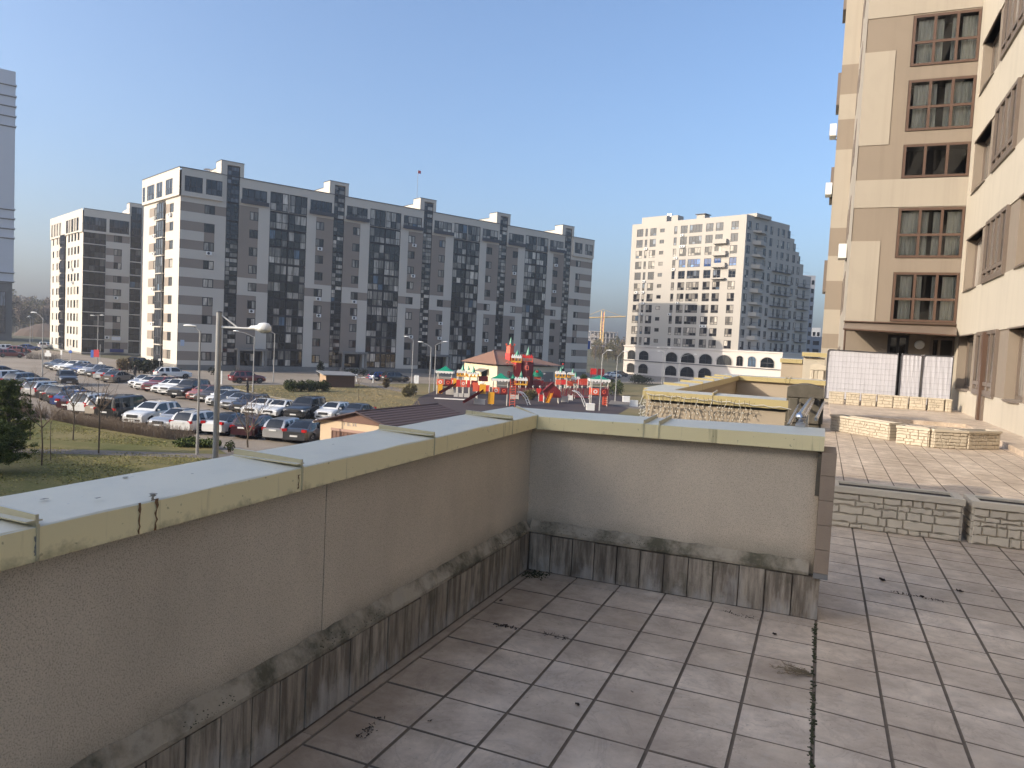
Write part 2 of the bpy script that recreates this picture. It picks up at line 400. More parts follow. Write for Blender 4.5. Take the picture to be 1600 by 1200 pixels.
# closing walls, roof, parapet trim, stair heads
mb = MB(); ev = E_main*VE
c0, c1, c2, c3 = Vector((0,0,0)), Vector((LEN,0,0)), Vector((LEN,0,0))+ev, ev
mb.face([c1, c2, c2+Zv*H, c1+Zv*H], 0); mb.face([c2, c3, c3+Zv*H, c2+Zv*H], 0)
mb.face([c0+Zv*(H-.3), c1+Zv*(H-.3), c2+Zv*(H-.3), c3+Zv*(H-.3)], 1)
mb.build('roof', [M['cream_far'], M['roof_grey']], main)
mb = MB()
for a, b, o in ((0, 6.6, .38), (87.9, LEN, .38), (6.6, 87.9, .05)): mb.box(a+.01, b-.01, -o-.05, .25, H-.02, H+.1)
mb.build('parapet_trim', M['trim_dark'], main)
mb = MB(); q = [fe.p(-VE,H+.005,.42), fe.p(.3,H+.005,.42), fe.p(.3,H+.005,-.1), fe.p(-VE,H+.005,-.1)]
mb.face(q); mb.face([q[0],q[1],q[1]+Zv*.09,q[0]+Zv*.09]); mb.face([p+Zv*.09 for p in q]); mb.build('parapet_trim', M['trim_dark'], main)
for s in S:
    mb = MB(); mb.box(s-1.0, s, -.06, 2.6, H-.3, 35.3); mb.box(s+2.15, s+2.8, -.06, 2.6, H-.3, 35.3); mb.box(s, s+2.15, .3, 2.6, H-.3, 35.3); mb.box(s, s+2.15, -.06, .3, 34.75, 35.3)
    mb.box(s-1.0, s+2.8, 2.6, 7.2, H-.3, 34.3); mb.box(s-1.06, s+2.86, -.12, 2.66, 35.301, 35.38, 1); mb.box(s-1.05, s+2.85, 2.67, 7.26, 34.301, 34.38, 1)
    t = mb.build('roof_tower', [M['cream_far'], M['trim_dark']], main)
    for r in range(11):
        z0 = .95 + 3.07*r
        glazing(main, ff, s+.02, s+2.13, z0, z0+2.95, [.36], [.26,.5,.75], False, .12, name='stair_glazing', fr=.09, glass='glass_blue' if (s < 8 and r > 6) else 'glass')
for i, w in enumerate(wins): place_window(main, ff, *w, [.5], [], .12, fr=.13)
for i, w in enumerate(glz): glazing(main, ff, w[0], w[1], w[2], w[3], [.333,.667], [.42], i < 40)
for w in pens:
    o = -.28 if (w[0] < 7 or w[0] > 88) else .08
    glazing(main, ff, *w, [.333,.667] if w[1]-w[0] < 3.5 else [.25,.5,.75], [.38], False, o, 'glass_blue' if w[0] < 25 else 'glass', 'penthouse_window', fr=.09)
    if w[1]-w[0] > 3.5:
        mb = MB(); mb.box(w[0]-.3, w[1]+.3, -.45, -.41, w[2]-.35, w[2]+.35); mb.build('window_railing', plain_cache := M['trim_dark'], main)
for w in ew: place_window(main, fe, *w, [], [], .12, fr=.13)
for r in range(9): glazing(main, fe, -10.15, -6.75, .95+3.03*r, .95+3.03*r+2.85, [.333,.667], [.42], False, -.25, glass='glass_blue'); mbx = MB()
for w in pe: glazing(main, fe, *w, [.333,.667] if w[1]-w[0] > 1.5 else [], [.38], False, -.28, 'glass_blue', 'penthouse_window', fr=.09)
mb = MB()
for r in range(9):
    z0 = .95+3.03*r
    q = [fe.p(-10.25,z0-.16,.5), fe.p(-6.65,z0-.16,.5), fe.p(-6.65,z0-.16,-.05), fe.p(-10.25,z0-.16,-.05)]
    mb.face(q[::-1]); mb.face([p+Zv*.16 for p in q]); mb.face([q[0],q[1],q[1]+Zv*.16,q[0]+Zv*.16]); mb.face([q[1],q[2],q[2]+Zv*.16,q[1]+Zv*.16])
    for a in (-10.2, -6.74): mb.face([fe.p(a,z0,.25), fe.p(a+.06,z0,.25), fe.p(a+.06,z0+2.86,.25), fe.p(a,z0+2.86,.25)])
mb.build('balcony_slabs', M['cream_far'], main)
for u, r in ((-4,8),(-11.5,8),(-11.5,7),(-11.5,6),(-11.5,4),(-11.6,2)): ac(main, fe, u, zc[r]-1.45)
for u, r in ((4.6,6),(12,3),(24.2,7),(24.2,4),(24.4,3),(31.5,4),(31.6,3),(44.2,8),(44.2,6),(44.3,2),(51.3,3),(51.2,2),(70.3,7),(70.4,3),(82.7,8),(82.6,6),(63.4,2)): ac(main, ff, u, zc[r]-1.42)
for k in range(4):
    s = S[k]; mb = MB(); mb.box(s+2.0, s+7.3, -1.6, .1, 3.55, 3.95); mb.box(s+2.1, s+2.5, -1.5, -1.1, 0, 3.55); mb.box(s+6.8, s+7.2, -1.5, -1.1, 0, 3.55)
    mb.box(s+2.3, s+7.0, -2.0, .1, 0, .85)
    mb.build('entrance_canopy', M['grey_stone'], main)
    mb = MB(); mb.box(s+3.2, s+4.9, .95, 1.05, .9, 3.1); d = mb.build('entrance_door', M['glass_dark'], main)
mb = MB(); mb.box(.5,1.1,-.09,-.02,4.0,5.0); mb.build('house_number_plate', plain('enamel_blue_white', (.42,.50,.62), .4), main)
mb = MB(); mb.lathe((5.2,4,H), [(.05,0),(.05,1.0)], 6); mb.lathe((5.2,3.6,H+1.1), [(.7,0),(.55,.12),(.1,.25)], 14, 0, 1, 1); mb.build('satellite_dish', M['galv'], main)
mb = MB(); mb.box(2.2,3.6,4,5.2,H-.3,H+.55); mb.box(2.0,3.8,3.8,5.4,H+.7,H+.8); mb.build('roof_vent', M['cream_far'], main)
mb = MB(); mb.tube([(46.6,3.5,34.3),(46.6,3.5,41.5)], .04, 5); mb.build('antenna_mast', M['pole'], main)
mb = MB(); mb.face([(46.6,3.5,40.9),(47.3,3.5,40.9),(47.3,3.5,41.5),(46.6,3.5,41.5)]); mb.face([(46.6,3.52,41.5),(47.3,3.52,41.5),(47.3,3.52,40.9),(46.6,3.52,40.9)]); mb.build('flag', plain('flag_red', (.6,.1,.12), .8), main)

# ================================================================== second striped block, further left
O_a = AT(127, 560, 160); O_a.z = GZ-.6
blk = thing('apartment_building', 'shorter striped block behind the long one, with a corner stack of dark glazed balconies', 'apartment block', O_a, ang_main)
LA = 34.0; HA = 32.0; R = [(0,LA,0,1.0,GS,.03), (0,LA,1.0,HA,CF,0), (0,4.37,1.0,27.0,DF,.1)]
za = [2.1+2.95*k+.6 for k in range(9)]; wa = []
for r, z in enumerate(za):
    R.append((4.4, 9.1 if r in (8,5,3,0) else 6.0, z-.76, z+.76, BF, .03)); wa.append((5.95, 7.55, z-.74, z+.74))
    R.append((12.0, LA, z-.76, z+.76, BF, .03))
R += [(5.95,7.55,za[7]-2.2,za[7]-.7,BF,.03), (5.95,7.55,za[1]+.7,za[1]+2.2,BF,.03), (9.2,11.5,1.0,HA,DF,.2), (-.01,9.0,27.05,HA,CF,-.25)]
pa = [(.05,4.35,27.5,30.4), (4.95,8.85,27.5,30.4)]
for w in pa: R.append((*w, DF, -.1))
for w in wa: R.append((*w, DF, .22))
mb = MB(); rect_facade(mb, ff, R); mb.build('front_wall', wmats(), blk)
VA = 28.0; RA = [(-VA,0,0,1.0,GS,.03), (-VA,0,1.0,27.05,CF,0), (-VA,.25,27.05,HA,CF,-.25), (-18.4,-14.1,1.0,27.0,DF,.1)]; wl = []
for r, z in enumerate(za):
    for a in (3.0,5.6,8.2,10.8): wl.append((-a-1.5,-a,z-.85,z+.85))
    for a in (19.3,21.3,25.0): wl.append((-a-1.3,-a,z-.8,z+.8))
    RA += [(-13.8,-2.6,z-.9,z+.9,CF,.0)]
for a in (2.8,5.0,7.2,9.4,11.6,17.7,20.2,22.7,25.2): wl.append((-a-1.7,-a,27.5,30.4))
for w in wl: RA.append((*w, DF, .2 if w[2] < 27 else -.1))
mb = MB(); rect_facade(mb, fe, RA); mb.build('end_wall', wmats(), blk)
mb = MB(); ev = E_main*VA; c1 = Vector((LA,0,0)); c2 = c1+ev; c3 = ev
mb.face([c1,c2,c2+Zv*HA,c1+Zv*HA]); mb.face([c2,c3,c3+Zv*HA,c2+Zv*HA]); mb.face([p+Zv*(HA-.3) for p in (Vector((0,0,0)),c1,c2,c3)],1)
mb.build('roof', [M['cream_far'],M['roof_grey']], blk)
mb = MB(); mb.box(8.9,12.1,-.05,2.6,HA-.3,34.6); mb.box(8.9,12.1,2.6,7,HA-.3,33.4); mb.box(8.85,12.15,-.1,2.65,34.601,34.68,1); mb.box(0,8.99,-.31,.1,HA,HA+.1,1)
mb.build('roof_tower', [M['cream_far'],M['trim_dark']], blk)
for r in range(9):
    glazing(blk, ff, .1, 4.3, 1.1+2.95*r, 1.1+2.95*r+2.75, [.25,.5,.75], [.42], False, .02, glass='glass_dark')
    mb = MB(); mb.box(-.1,4.45,-.12,.1,1.1+2.95*r-.19,1.1+2.95*r-.01); mb.build('balcony_slab', M['cream_far'], blk)
    glazing(blk, ff, 9.25, 11.45, 1.1+2.95*r, 1.1+2.95*r+2.7, [.5], [.5], False, .1, glass='glass_dark', name='stair_glazing')
    mb = MB(); mb.box(9.2,11.6,-.05,.1,1.1+2.95*r-.24,1.1+2.95*r-.04); mb.build('stair_slab', M['cream_far'], blk)
    glazing(blk, fe, -18.3, -14.2, 1.1+2.95*r, 1.1+2.95*r+2.75, [.333,.667], [.42], False, -.25, glass='glass_dark')
for z0 in (27.6, 30.9): glazing(blk, ff, 9.3, 11.4, z0, z0+2.9, [.5], [.5], False, -.08, glass='glass_blue', name='stair_glazing')
for w in pa: glazing(blk, ff, *w, [.25,.5,.75], [.4], False, -.18, 'glass_blue', 'penthouse_window')
for w in wa: place_window(blk, ff, *w, [.5], [], .12, fr=.13)
for w in wl: place_window(blk, fe, *w, [], [], .12 if w[2] < 27 else -.16, fr=.1)
for u, r in ((6.5,4),(4.9,1)): ac(blk, ff, u, za[r]-1.5)
for u, r in ((-8,6),(-7.6,5)): ac(blk, fe, u, za[r]-1.5)
for z0, lab, c in ((3.9,'shop_sign',(.75,.75,.78)), ):
    mb = MB(); mb.box(5.8,7.6,-.12,-.02,z0,z0+.75); mb.build('shop_sign', plain('sign_pale', c, .5), blk)
mb = MB(); mb.box(5.5,8.2,-.5,-.02,1.25,1.95); mb.build('shop_awning', plain('awning_blue', (.03,.035,.16), .7), blk)

# ================================================================== white terraced tower with arcade
O_w = AT(1150, 590, 184); O_w.z = GZ
wt = thing('apartment_building', 'white stepped apartment tower with small balconies above a two storey arcade', 'apartment block', O_w, ang_main)
E_w = to_local(dirvp(-1168)); fw = Face((0,0,0), -E_w); M['blue_film'] = glass_mat('blue_reflective_glass', (.03,.11,.36), (.10,.24,.55), .4)
zr = [8.35+2.98*k for k in range(11)]; HW = 41.7
wc = [(30.5,32.6,'w'),(29.0,29.8,'n'),(26.2,28.2,'w'),(23.6,25.0,'s'),(19.65,20.6,'n'),(16.55,18.6,'w'),(12.2,15.95,'l'),(9.0,11.1,'w'),(6.2,8.3,'w'),(2.0,4.0,'w')]
RW = [(-34.3,0,8.1,HW,WF,0)]; ww = []
for r, z in enumerate(zr):
    for a, b, t in wc:
        z0, z1 = (z+.75, z+1.75) if t == 's' else (z, z+2.1)
        ww.append((-b,-a,z0,z1,t,r)); RW.append((-b,-a,z0,z1,DF,.2))
mb = MB(); rect_facade(mb, fw, RW); mb.build('lit_wall', wmats(), wt)
for a, b, z0, z1, t, r in ww:
    g = 'blue_film' if (r == 7 and t in 'wl' and a > -19) else ('glass_blue' if r in (6,9,10) else 'glass')
    place_window(wt, fw, a, b, z0, z1, {'w':[.5],'n':[],'s':[],'l':[.25,.5,.75]}[t], [.32] if t != 's' else [], .1, fr=.11, glass=g)
steps = [(0,19.7,HW),(19.7,22.5,38.4),(22.5,25.2,35.2),(25.2,27.9,32.2),(27.9,32.3,29.3)]
RR = [(a,b,8.1,h,WF,0) for a,b,h in steps]; wr = []
for r, z in enumerate(zr):
    for a, b in ((.6,2.3),(4.2,5.4),(8.1,9.4),(10.7,12.0),(14.2,15.0),(16.1,17.7),(19.0,20.4),(22.0,23.4),(24.6,26.0),(28.3,29.6)):
        h = [q for q in steps if q[0] <= a < q[1]][0][2]
        if z+2.3 < h and b < [q for q in steps if q[0] <= a < q[1]][0][1]+3.0:
            wr.append((a,b,z,z+2.05)); RR.append((a,b,z,z+2.05,DF,.2))
mb = MB(); rect_facade(mb, ff, RR); mb.build('shaded_wall', wmats(), wt)
for w in wr: place_window(wt, ff, *w, [.5] if w[1]-w[0] > 1.2 else [], [.3], .1, fr=.11)
mb = MB(); ev = E_w*34.3
for a, b, h in steps:
    q = [Vector((a,0,h)),Vector((b,0,h)),Vector((b,0,h))+ev,Vector((a,0,h))+ev]; mb.face([p-Zv*.01 for p in q],1); mb.face([q[1]-Zv*(h-8),q[2]-Zv*(h-8),q[2],q[1]],0)
    mb.face([q[2]-Zv*(h-8),q[3]-Zv*(h-8),q[3],q[2]],0)
mb.build('roof', [M['white_far'],M['roof_grey']], wt)
for a, b, h in steps[1:]:
    mb = MB()
    for k in range(6): mb.tube([(a+.1,.1+k*2,h),(a+.1,.1+k*2,h+1.0)], .03, 4)
    mb.tube([(a+.1,.1,h+1),(a+.1,10.1,h+1)], .03, 4); mb.tube([(a+.1,.1,h+1),(b-.1,.1,h+1)], .03, 4); mb.build('terrace_railing', M['pole'], wt)
for r, z in enumerate(zr):
    mb = MB(); mb.prism([(3.1,-.02),(5.0,-1.25),(6.3,-1.25),(9.4,-.02)], z-.45, z+.55 if r % 2 else z+.1)
    mb.build('balcony', M['white_far'], wt)
    if r < 10:
        mb = MB(); mb.tube([(3.2,-.1,z+.95),(5.0,-1.2,z+.95),(6.3,-1.2,z+.95),(9.3,-.1,z+.95)], .04, 4)
        mb.box(12.6,21.5,-.65,-.02,z-.25,z-.1) if r < 8 else None
        mb.tube([(12.6,-.6,z+.75),(21.5,-.6,z+.75)], .04, 4) if r < 8 else None
        if r < 7: mb.box(25.5,31.0,-.6,-.02,z-.25,z-.1); mb.tube([(25.5,-.55,z+.75),(31,-.55,z+.75)], .04, 4)
        mb.build('balcony_rail', M['trim_dark'], wt)
for r in (6,7,8,9):
    z = zr[r]; q = [fw.p(-8.4,z-.4,.02), fw.p(-8.4,z-.4,1.1), fw.p(-4.6,z-.4,1.1), fw.p(-4.6,z-.4,.02)]
    mb = MB(); t = [p+Zv*(1.1 if r != 6 else .35) for p in q]; mb.face(q); mb.face(t[::-1])
    for k in range(3): mb.face([q[k+1],q[k],t[k],t[k+1]])
    mb.build('balcony', M['white_far'], wt)
mb = MB(); q = lambda u,o,z: fw.p(u,z,o)
def fbox(mb, fc, u0, u1, z0, z1, o0, o1, m=0):
    P = [fc.p(u0,z0,o1),fc.p(u1,z0,o1),fc.p(u1,z0,o0),fc.p(u0,z0,o0)]; T = [p+Zv*(z1-z0) for p in P]
    mb.face(P[::-1],m); mb.face(T,m)
    for k in range(4): mb.face([P[k],P[(k+1)%4],T[(k+1)%4],T[k]],m)
fbox(mb, fw, -34.6, 11.6, 0, 7.75, -12, .05); fbox(mb, fw, -34.8, 11.8, 7.75, 8.09, -12.2, .3); fbox(mb, fw, -34.7, 11.7, 3.75, 3.95, -12, .2, 1)
mb.build('arcade_base', [plain('arcade_plaster', (.62,.56,.50), .9, var=.05, scale=.2), M['trim_dark']], wt)
def arch_mesh(w, h):
    f = MB(); g = MB(); r = w/2; n = 10
    pts = [(-r,0),(r,0)] + [(r*math.cos(PI*k/n), h-r*.8+r*.8*math.sin(PI*k/n)) for k in range(n+1)]
    g.face([(x,-.03,z) for x,z in pts])
    out = [(x*1.12, z+(.0 if z <= 0 else .12)) for x,z in pts]
    for k in range(1, len(pts)-1): f.face([(pts[k][0],-.1,pts[k][1]),(pts[k+1][0],-.1,pts[k+1][1]),(out[k+1][0],-.1,out[k+1][1]),(out[k][0],-.1,out[k][1])],0)
    f.box(-.05,.05,-.08,-.035,0,h-.1,1); f.box(-r+.05,r-.05,-.078,-.036,h-r*.8-.05,h-r*.8+.05,1)
    return f.mesh('arched_window',[M['white_far'],M['dark_frame']]), g.mesh('pane',M['glass_dark'])
for z0, hh in ((4.2,2.5),(.5,2.6)):
    for a, b in ((30.7,33.3),(26.3,29.4),(17.2,20.7),(11.9,16.0),(6.9,10.6),(1.4,5.6),(-1.6,.15),(-5.0,-2.9),(-9.7,-6.2)):
        if z0 < 1 and a < 5: continue
        f, g = arch_mesh(b-a, hh); o = obj('arched_window', f, wt, fw.p(-(a+b)/2, z0, .06), fw.rz); obj('pane', g, o)
for u, r in ((-29.2,9),(-29.3,6),(-29.4,5),(-31.5,5),(-29.2,4),(-29.6,3),(-19.5,8),(-18,9),(-17.4,9),(-18,10),(-20,7),(-18.2,4),(-20.4,3),(-10.6,2),(-9.6,2)): ac(wt, fw, u, zr[r]-.75)
mb = MB(); fbox(mb, fw, -32, -24, HW, HW+1.9, -9, -1.2); fbox(mb, fw, -22.5, -20.5, HW, HW+1.7, -4, -1.2); fbox(mb, fw, -15, -12.6, HW, HW+1.2, -4, -1.5); fbox(mb, fw, -15.3, -12.3, HW+1.35, HW+1.5, -4.3, -1.2, 1)
mb.build('roof_plant', [M['white_far'],M['trim_dark']], wt)
mb = MB(); mb.prism([(3.2,-.7),(9.8,-.7),(9.8,3),(3.2,3)], HW-.2, HW+.7); mb.build('roof_cap', M['white_far'], wt)
mb = MB()
for u in (-25.5,-24.6): fbox(mb, fw, u, u+.5, HW+1.9, HW+2.8, -4, -3.5)
mb.build('chimney_pipes', M['galv'], wt)

# ================================================================== grey tower at the left edge
M['tower_grey'] = plain('cladding_grey', (.50,.505,.53), .7, var=.05, scale=.1); M['tower_dark'] = plain('cladding_dark', (.11,.105,.10), .7)
O_t = AT(20, 541, 230); O_t.z = GZ
tw = thing('tower_block', 'tall grey clad tower cut off by the left edge of the view', 'tower block', O_t, ang_main); tw.scale = (1.39,1.39,1.37)
mb = MB(); mb.box(-30,0,0,22,13,60); mb.box(-30,-.2,.2,22,0,13,1); mb.build('wall', [M['tower_grey'],M['tower_dark']], tw)
for z in (57.0,54.6,52.4,50.2,48.0,29.6,27.5,25.3,23.2,15.4,13.4):
    mb = MB(); mb.box(-30,.25,-.25,0,z-.1,z+.12); mb.box(.001,.25,.001,22,z-.1,z+.12); mb.box(-30,.12,-.12,0,z-.35,z-.11,1); mb.build('ledge', [M['tower_grey'],M['tower_dark']], tw)
for u in (-2.6,-6.2,-9.8):
    o = place_window(tw, Face((0,.2,0),(1,0,0)), u-1.2, u+1.2, 1.5, 11, [.5], [.33,.66], -.1, fr=.12, glass='glass_blue')

# ================================================================== far buildings
M['far_white'] = plain('distant_panel_white', (.58,.57,.56), .9, var=.05, scale=.05); M['far_grey'] = plain('distant_panel_grey', (.36,.36,.38), .9, var=.05, scale=.05)
def far_block(px0, px1, ytop, depth, label, mat, storeys, depth_m=14, top=False, cols=None):
    a = AT(px0, 520, depth); b = AT(px1, 520, depth); w = (b-a).length; zt = AT((px0+px1)/2, ytop, depth).z
    rz = math.atan2(R0.y, R0.x); t = thing('apartment_building', label, 'apartment block', (a.x,a.y,GZ), rz)
    h = zt-GZ; mb = MB(); mb.box(0,w,0,depth_m,0,h); mb.build('wall', mat, t)
    n = cols or max(3, int(w/3.2)); fcx = Face((0,0,0),(1,0,0)); mb = MB()
    sh = h/(storeys+.4)
    for r in range(storeys):
        for k in range(n):
            u = w*(k+.5)/n; mb.face([(u-w/n*.3,-.05,sh*r+sh*.35),(u+w/n*.3,-.05,sh*r+sh*.35),(u+w/n*.3,-.05,sh*r+sh*.85),(u-w/n*.3,-.05,sh*r+sh*.85)])
    mb.build('window_rows', M['glass_dark'], t)
    if top: mb = MB(); mb.box(w*.3,w*.55,3,9,h,h+4); mb.box(w*.28,w*.57,2.8,9.2,h+4,h+4.4); mb.build('roof_house', M['far_grey'], t)
    return t
far_block(22, 39, 476, 620, 'distant white high-rise just right of the grey tower', M['far_white'], 14, top=True)
far_block(40.5, 53, 475, 640, 'distant white high-rise, middle one of the far group', M['far_white'], 15, top=True)
far_block(54, 63, 474, 650, 'distant blue grey high-rise, right one of the far group', M['far_grey'], 15)
far_block(75, 79, 483, 800, 'faint distant tower over the bare trees', M['far_grey'], 12)
far_block(1262, 1282, 512, 260, 'small pale house block behind the white stepped tower', M['far_white'], 6)
far_block(1252, 1300, 526, 235, 'low grey flat roofed building between the white tower and the terrace', M['far_grey'], 5)
O_c = AT(1257, 560, 218); far_block(1247, 1268, 430, 222, 'narrow grey edge of a building behind the stepped side of the white tower', M['far_grey'], 12)
# unfinished frame and crane
pa_, pb_ = AT(922,520,430), AT(966,520,430); w = (pb_-pa_).length
fr = thing('construction_site', 'unfinished concrete frame building under a yellow crane', 'construction', (pa_.x,pa_.y,GZ), math.atan2(R0.y,R0.x))
M['raw_concrete'] = plain('raw_concrete', (.36,.33,.31), .95, var=.15, scale=.1)
zt = AT(945,518,430).z-GZ
for k in range(6):
    mb = MB(); mb.box(0,w,0,14,zt-k*3.4-.5,zt-k*3.4); mb.build('floor_slab', M['raw_concrete'], fr)
mb = MB()
for k in range(8):
    for y in (0.3,13): mb.box(w*k/7.3,w*k/7.3+.7,y,y+.7,0,zt)
mb.box(2,w-2,6,7,0,zt-1); mb.build('columns', M['raw_concrete'], fr)
mb = MB()
for k in range(8): mb.tube([(w*k/8,-.8,zt-14),(w*(k+.5)/8,-.8,zt-9),(w*(k+1)/8,-.8,zt-14)], .35, 4)
mb.build('brace_props', M['far_white'], fr)
mb = MB(); mb.box(w*.45,w*.48,2,3,zt,zt+11); mb.build('red_mast', plain('mast_red',(.45,.06,.08),.6), fr)
cp = AT(940,530,425); cr = thing('tower_crane', 'yellow tower crane standing over the unfinished frame', 'crane', (cp.x,cp.y,GZ), math.atan2(R0.y,R0.x))
M['crane_yellow'] = plain('crane_yellow', (.62,.42,.16), .6)
zt2 = AT(940,497,425).z-GZ; mb = MB()
for x in (-.8,.8):
    for y in (-.8,.8): mb.tube([(x,y,0),(x,y,zt2+4)], .2, 4)
for k in range(int(zt2/2)): mb.tube([(-.8,-.8,k*2),(.8,-.8,k*2+2)], .12, 4); mb.tube([(.8,-.8,k*2),(-.8,-.8,k*2+2)], .12, 4)
mb.build('mast', M['crane_yellow'], cr)
mb = MB(); mb.tube([(-12,0,zt2-.5),(13,0,zt2+1.5)], .35, 4); mb.tube([(0,0,zt2+5),(11,0,zt2+1.6)], .1, 4); mb.tube([(0,0,zt2+5),(-11,0,zt2)], .1, 4); mb.box(-12,-9.5,-.8,.8,zt2-2.2,zt2-.3); mb.build('jib', M['crane_yellow'], cr)

# ================================================================== block behind the viewer (out of the picture: it throws the shade over the terrace)
bh = thing('apartment_building', 'cream apartment block across the terrace behind the viewer', 'apartment block', (0,0,0))
fb = Face((0,-45,0), (-1,0,0)); HB = 31.7; RB = [(0,135,GZ,HB,0,0)]; wb = []
for k in range(27):
    for z in (-4.6,-1.4,1.8,5,8.2,11.4,14.6,17.8,21,24.2): wb.append((2.2+5*k,4.6+5*k,z,z+1.8)); RB.append((2.2+5*k,4.6+5*k,z,z+1.8,1,.2))
mb = MB(); rect_facade(mb, fb, RB); mb.box(-135,0,-60,-45.25,GZ,HB-.2); mb.box(-75,0,-45.3,-44.8,HB,HB+.25,2); mb.box(-135,-75.01,-60,-44.9,HB,HB+4.7,0); mb.build('wall', [M['cream'],M['dark_frame'],M['trim_dark']], bh)
for w in wb: place_window(bh, fb, *w, [.5], [], .1, frame='brown_frame', fr=.12)
# ================================================================== terrace materials
def stucco():
    m, nt, b = new_mat('parapet_stucco'); w = wcoords(nt)
    n1 = noise(nt, 230, 3, w, .68); n2 = noise(nt, 1.3, 5, w); n3 = noise(nt, 30, 2, w)
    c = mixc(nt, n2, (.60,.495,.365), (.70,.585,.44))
    pits = ramp(nt, n1, [(.34, .40), (.50, 1.0)]); c = mixc(nt, .8, c, pits, 'MULTIPLY')
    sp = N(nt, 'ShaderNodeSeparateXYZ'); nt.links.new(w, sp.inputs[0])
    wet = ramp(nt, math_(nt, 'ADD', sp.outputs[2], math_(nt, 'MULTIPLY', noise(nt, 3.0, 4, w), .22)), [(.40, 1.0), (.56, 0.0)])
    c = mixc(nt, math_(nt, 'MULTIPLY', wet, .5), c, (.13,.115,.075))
    damp = ramp(nt, noise(nt, 1, 4, wcoords(nt, (2.2,2.2,.9)), .6), [(.42, 0.0), (.75, 1.0)]); c = mixc(nt, math_(nt, 'MULTIPLY', damp, .28), c, (.22,.19,.145))
    nt.links.new(c, b.inputs['Base Color']); b.inputs['Roughness'].default_value = .95; b.inputs['Specular IOR Level'].default_value = .2
    h = math_(nt, 'ADD', n1, math_(nt, 'MULTIPLY', n3, .6)); bump(nt, b, h, .75, .006); return m
M['stucco'] = stucco()
def coping_mat(name, base, dirt):
    m, nt, b = new_mat(name); w = wcoords(nt); oc = coords(nt)
    sp = N(nt, 'ShaderNodeSeparateXYZ'); nt.links.new(w, sp.inputs[0])
    c = mixc(nt, noise(nt, 2.0, 5, w), tuple(x*.9 for x in base), base)
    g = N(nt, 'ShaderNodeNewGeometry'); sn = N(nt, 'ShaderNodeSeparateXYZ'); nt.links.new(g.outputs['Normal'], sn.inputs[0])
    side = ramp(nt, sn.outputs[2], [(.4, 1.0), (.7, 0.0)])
    low = ramp(nt, math_(nt, 'SUBTRACT', math_(nt, 'ADD', sp.outputs[2], math_(nt, 'MULTIPLY', noise(nt, 11, 5, w, .7), .14)), .9), [(.125, 1.0), (.175, 0.0)])
    c = mixc(nt, math_(nt, 'MULTIPLY', math_(nt, 'MULTIPLY', low, side), .75), c, dirt)
    stre = ramp(nt, noise(nt, 1.0, 4, wcoords(nt, (16,16,1.2)), .7), [(.60, 0.0), (.72, 1.0)])
    c = mixc(nt, math_(nt, 'MULTIPLY', math_(nt, 'MULTIPLY', stre, side), .45), c, dirt)
    spot = ramp(nt, noise(nt, 38, 2, w), [(.70, 0.0), (.74, 1.0)]); c = mixc(nt, math_(nt, 'MULTIPLY', spot, .5), c, (.12,.10,.06))
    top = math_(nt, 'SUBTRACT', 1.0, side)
    blot = ramp(nt, noise(nt, 4.5, 6, w, .65), [(.5, 0.0), (.8, 1.0)]); c = mixc(nt, math_(nt, 'MULTIPLY', top, .62), c, (.50,.525,.52)); c = mixc(nt, math_(nt, 'MULTIPLY', math_(nt, 'MULTIPLY', blot, top), .3), c, (.33,.34,.31))  # top faces greyed: sky sheen put into the weathered coping colour
    nt.links.new(c, b.inputs['Base Color']); b.inputs['Roughness'].default_value = .38; b.inputs['Metallic'].default_value = 0.0
    bump(nt, b, noise(nt, 6, 3, w), .12, .01); return m
M['coping'] = coping_mat('coping_yellow_paint', (.80,.685,.39), (.10,.085,.04))  # same paint as the second bay, colour raised for the shaded runs
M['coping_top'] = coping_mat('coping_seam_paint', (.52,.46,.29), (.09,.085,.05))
M['coping_lit'] = coping_mat('coping_yellow_sun_copy', (.47,.385,.19), (.25,.19,.08))  # copy of the yellow paint, colour darkened for the runs in full sun
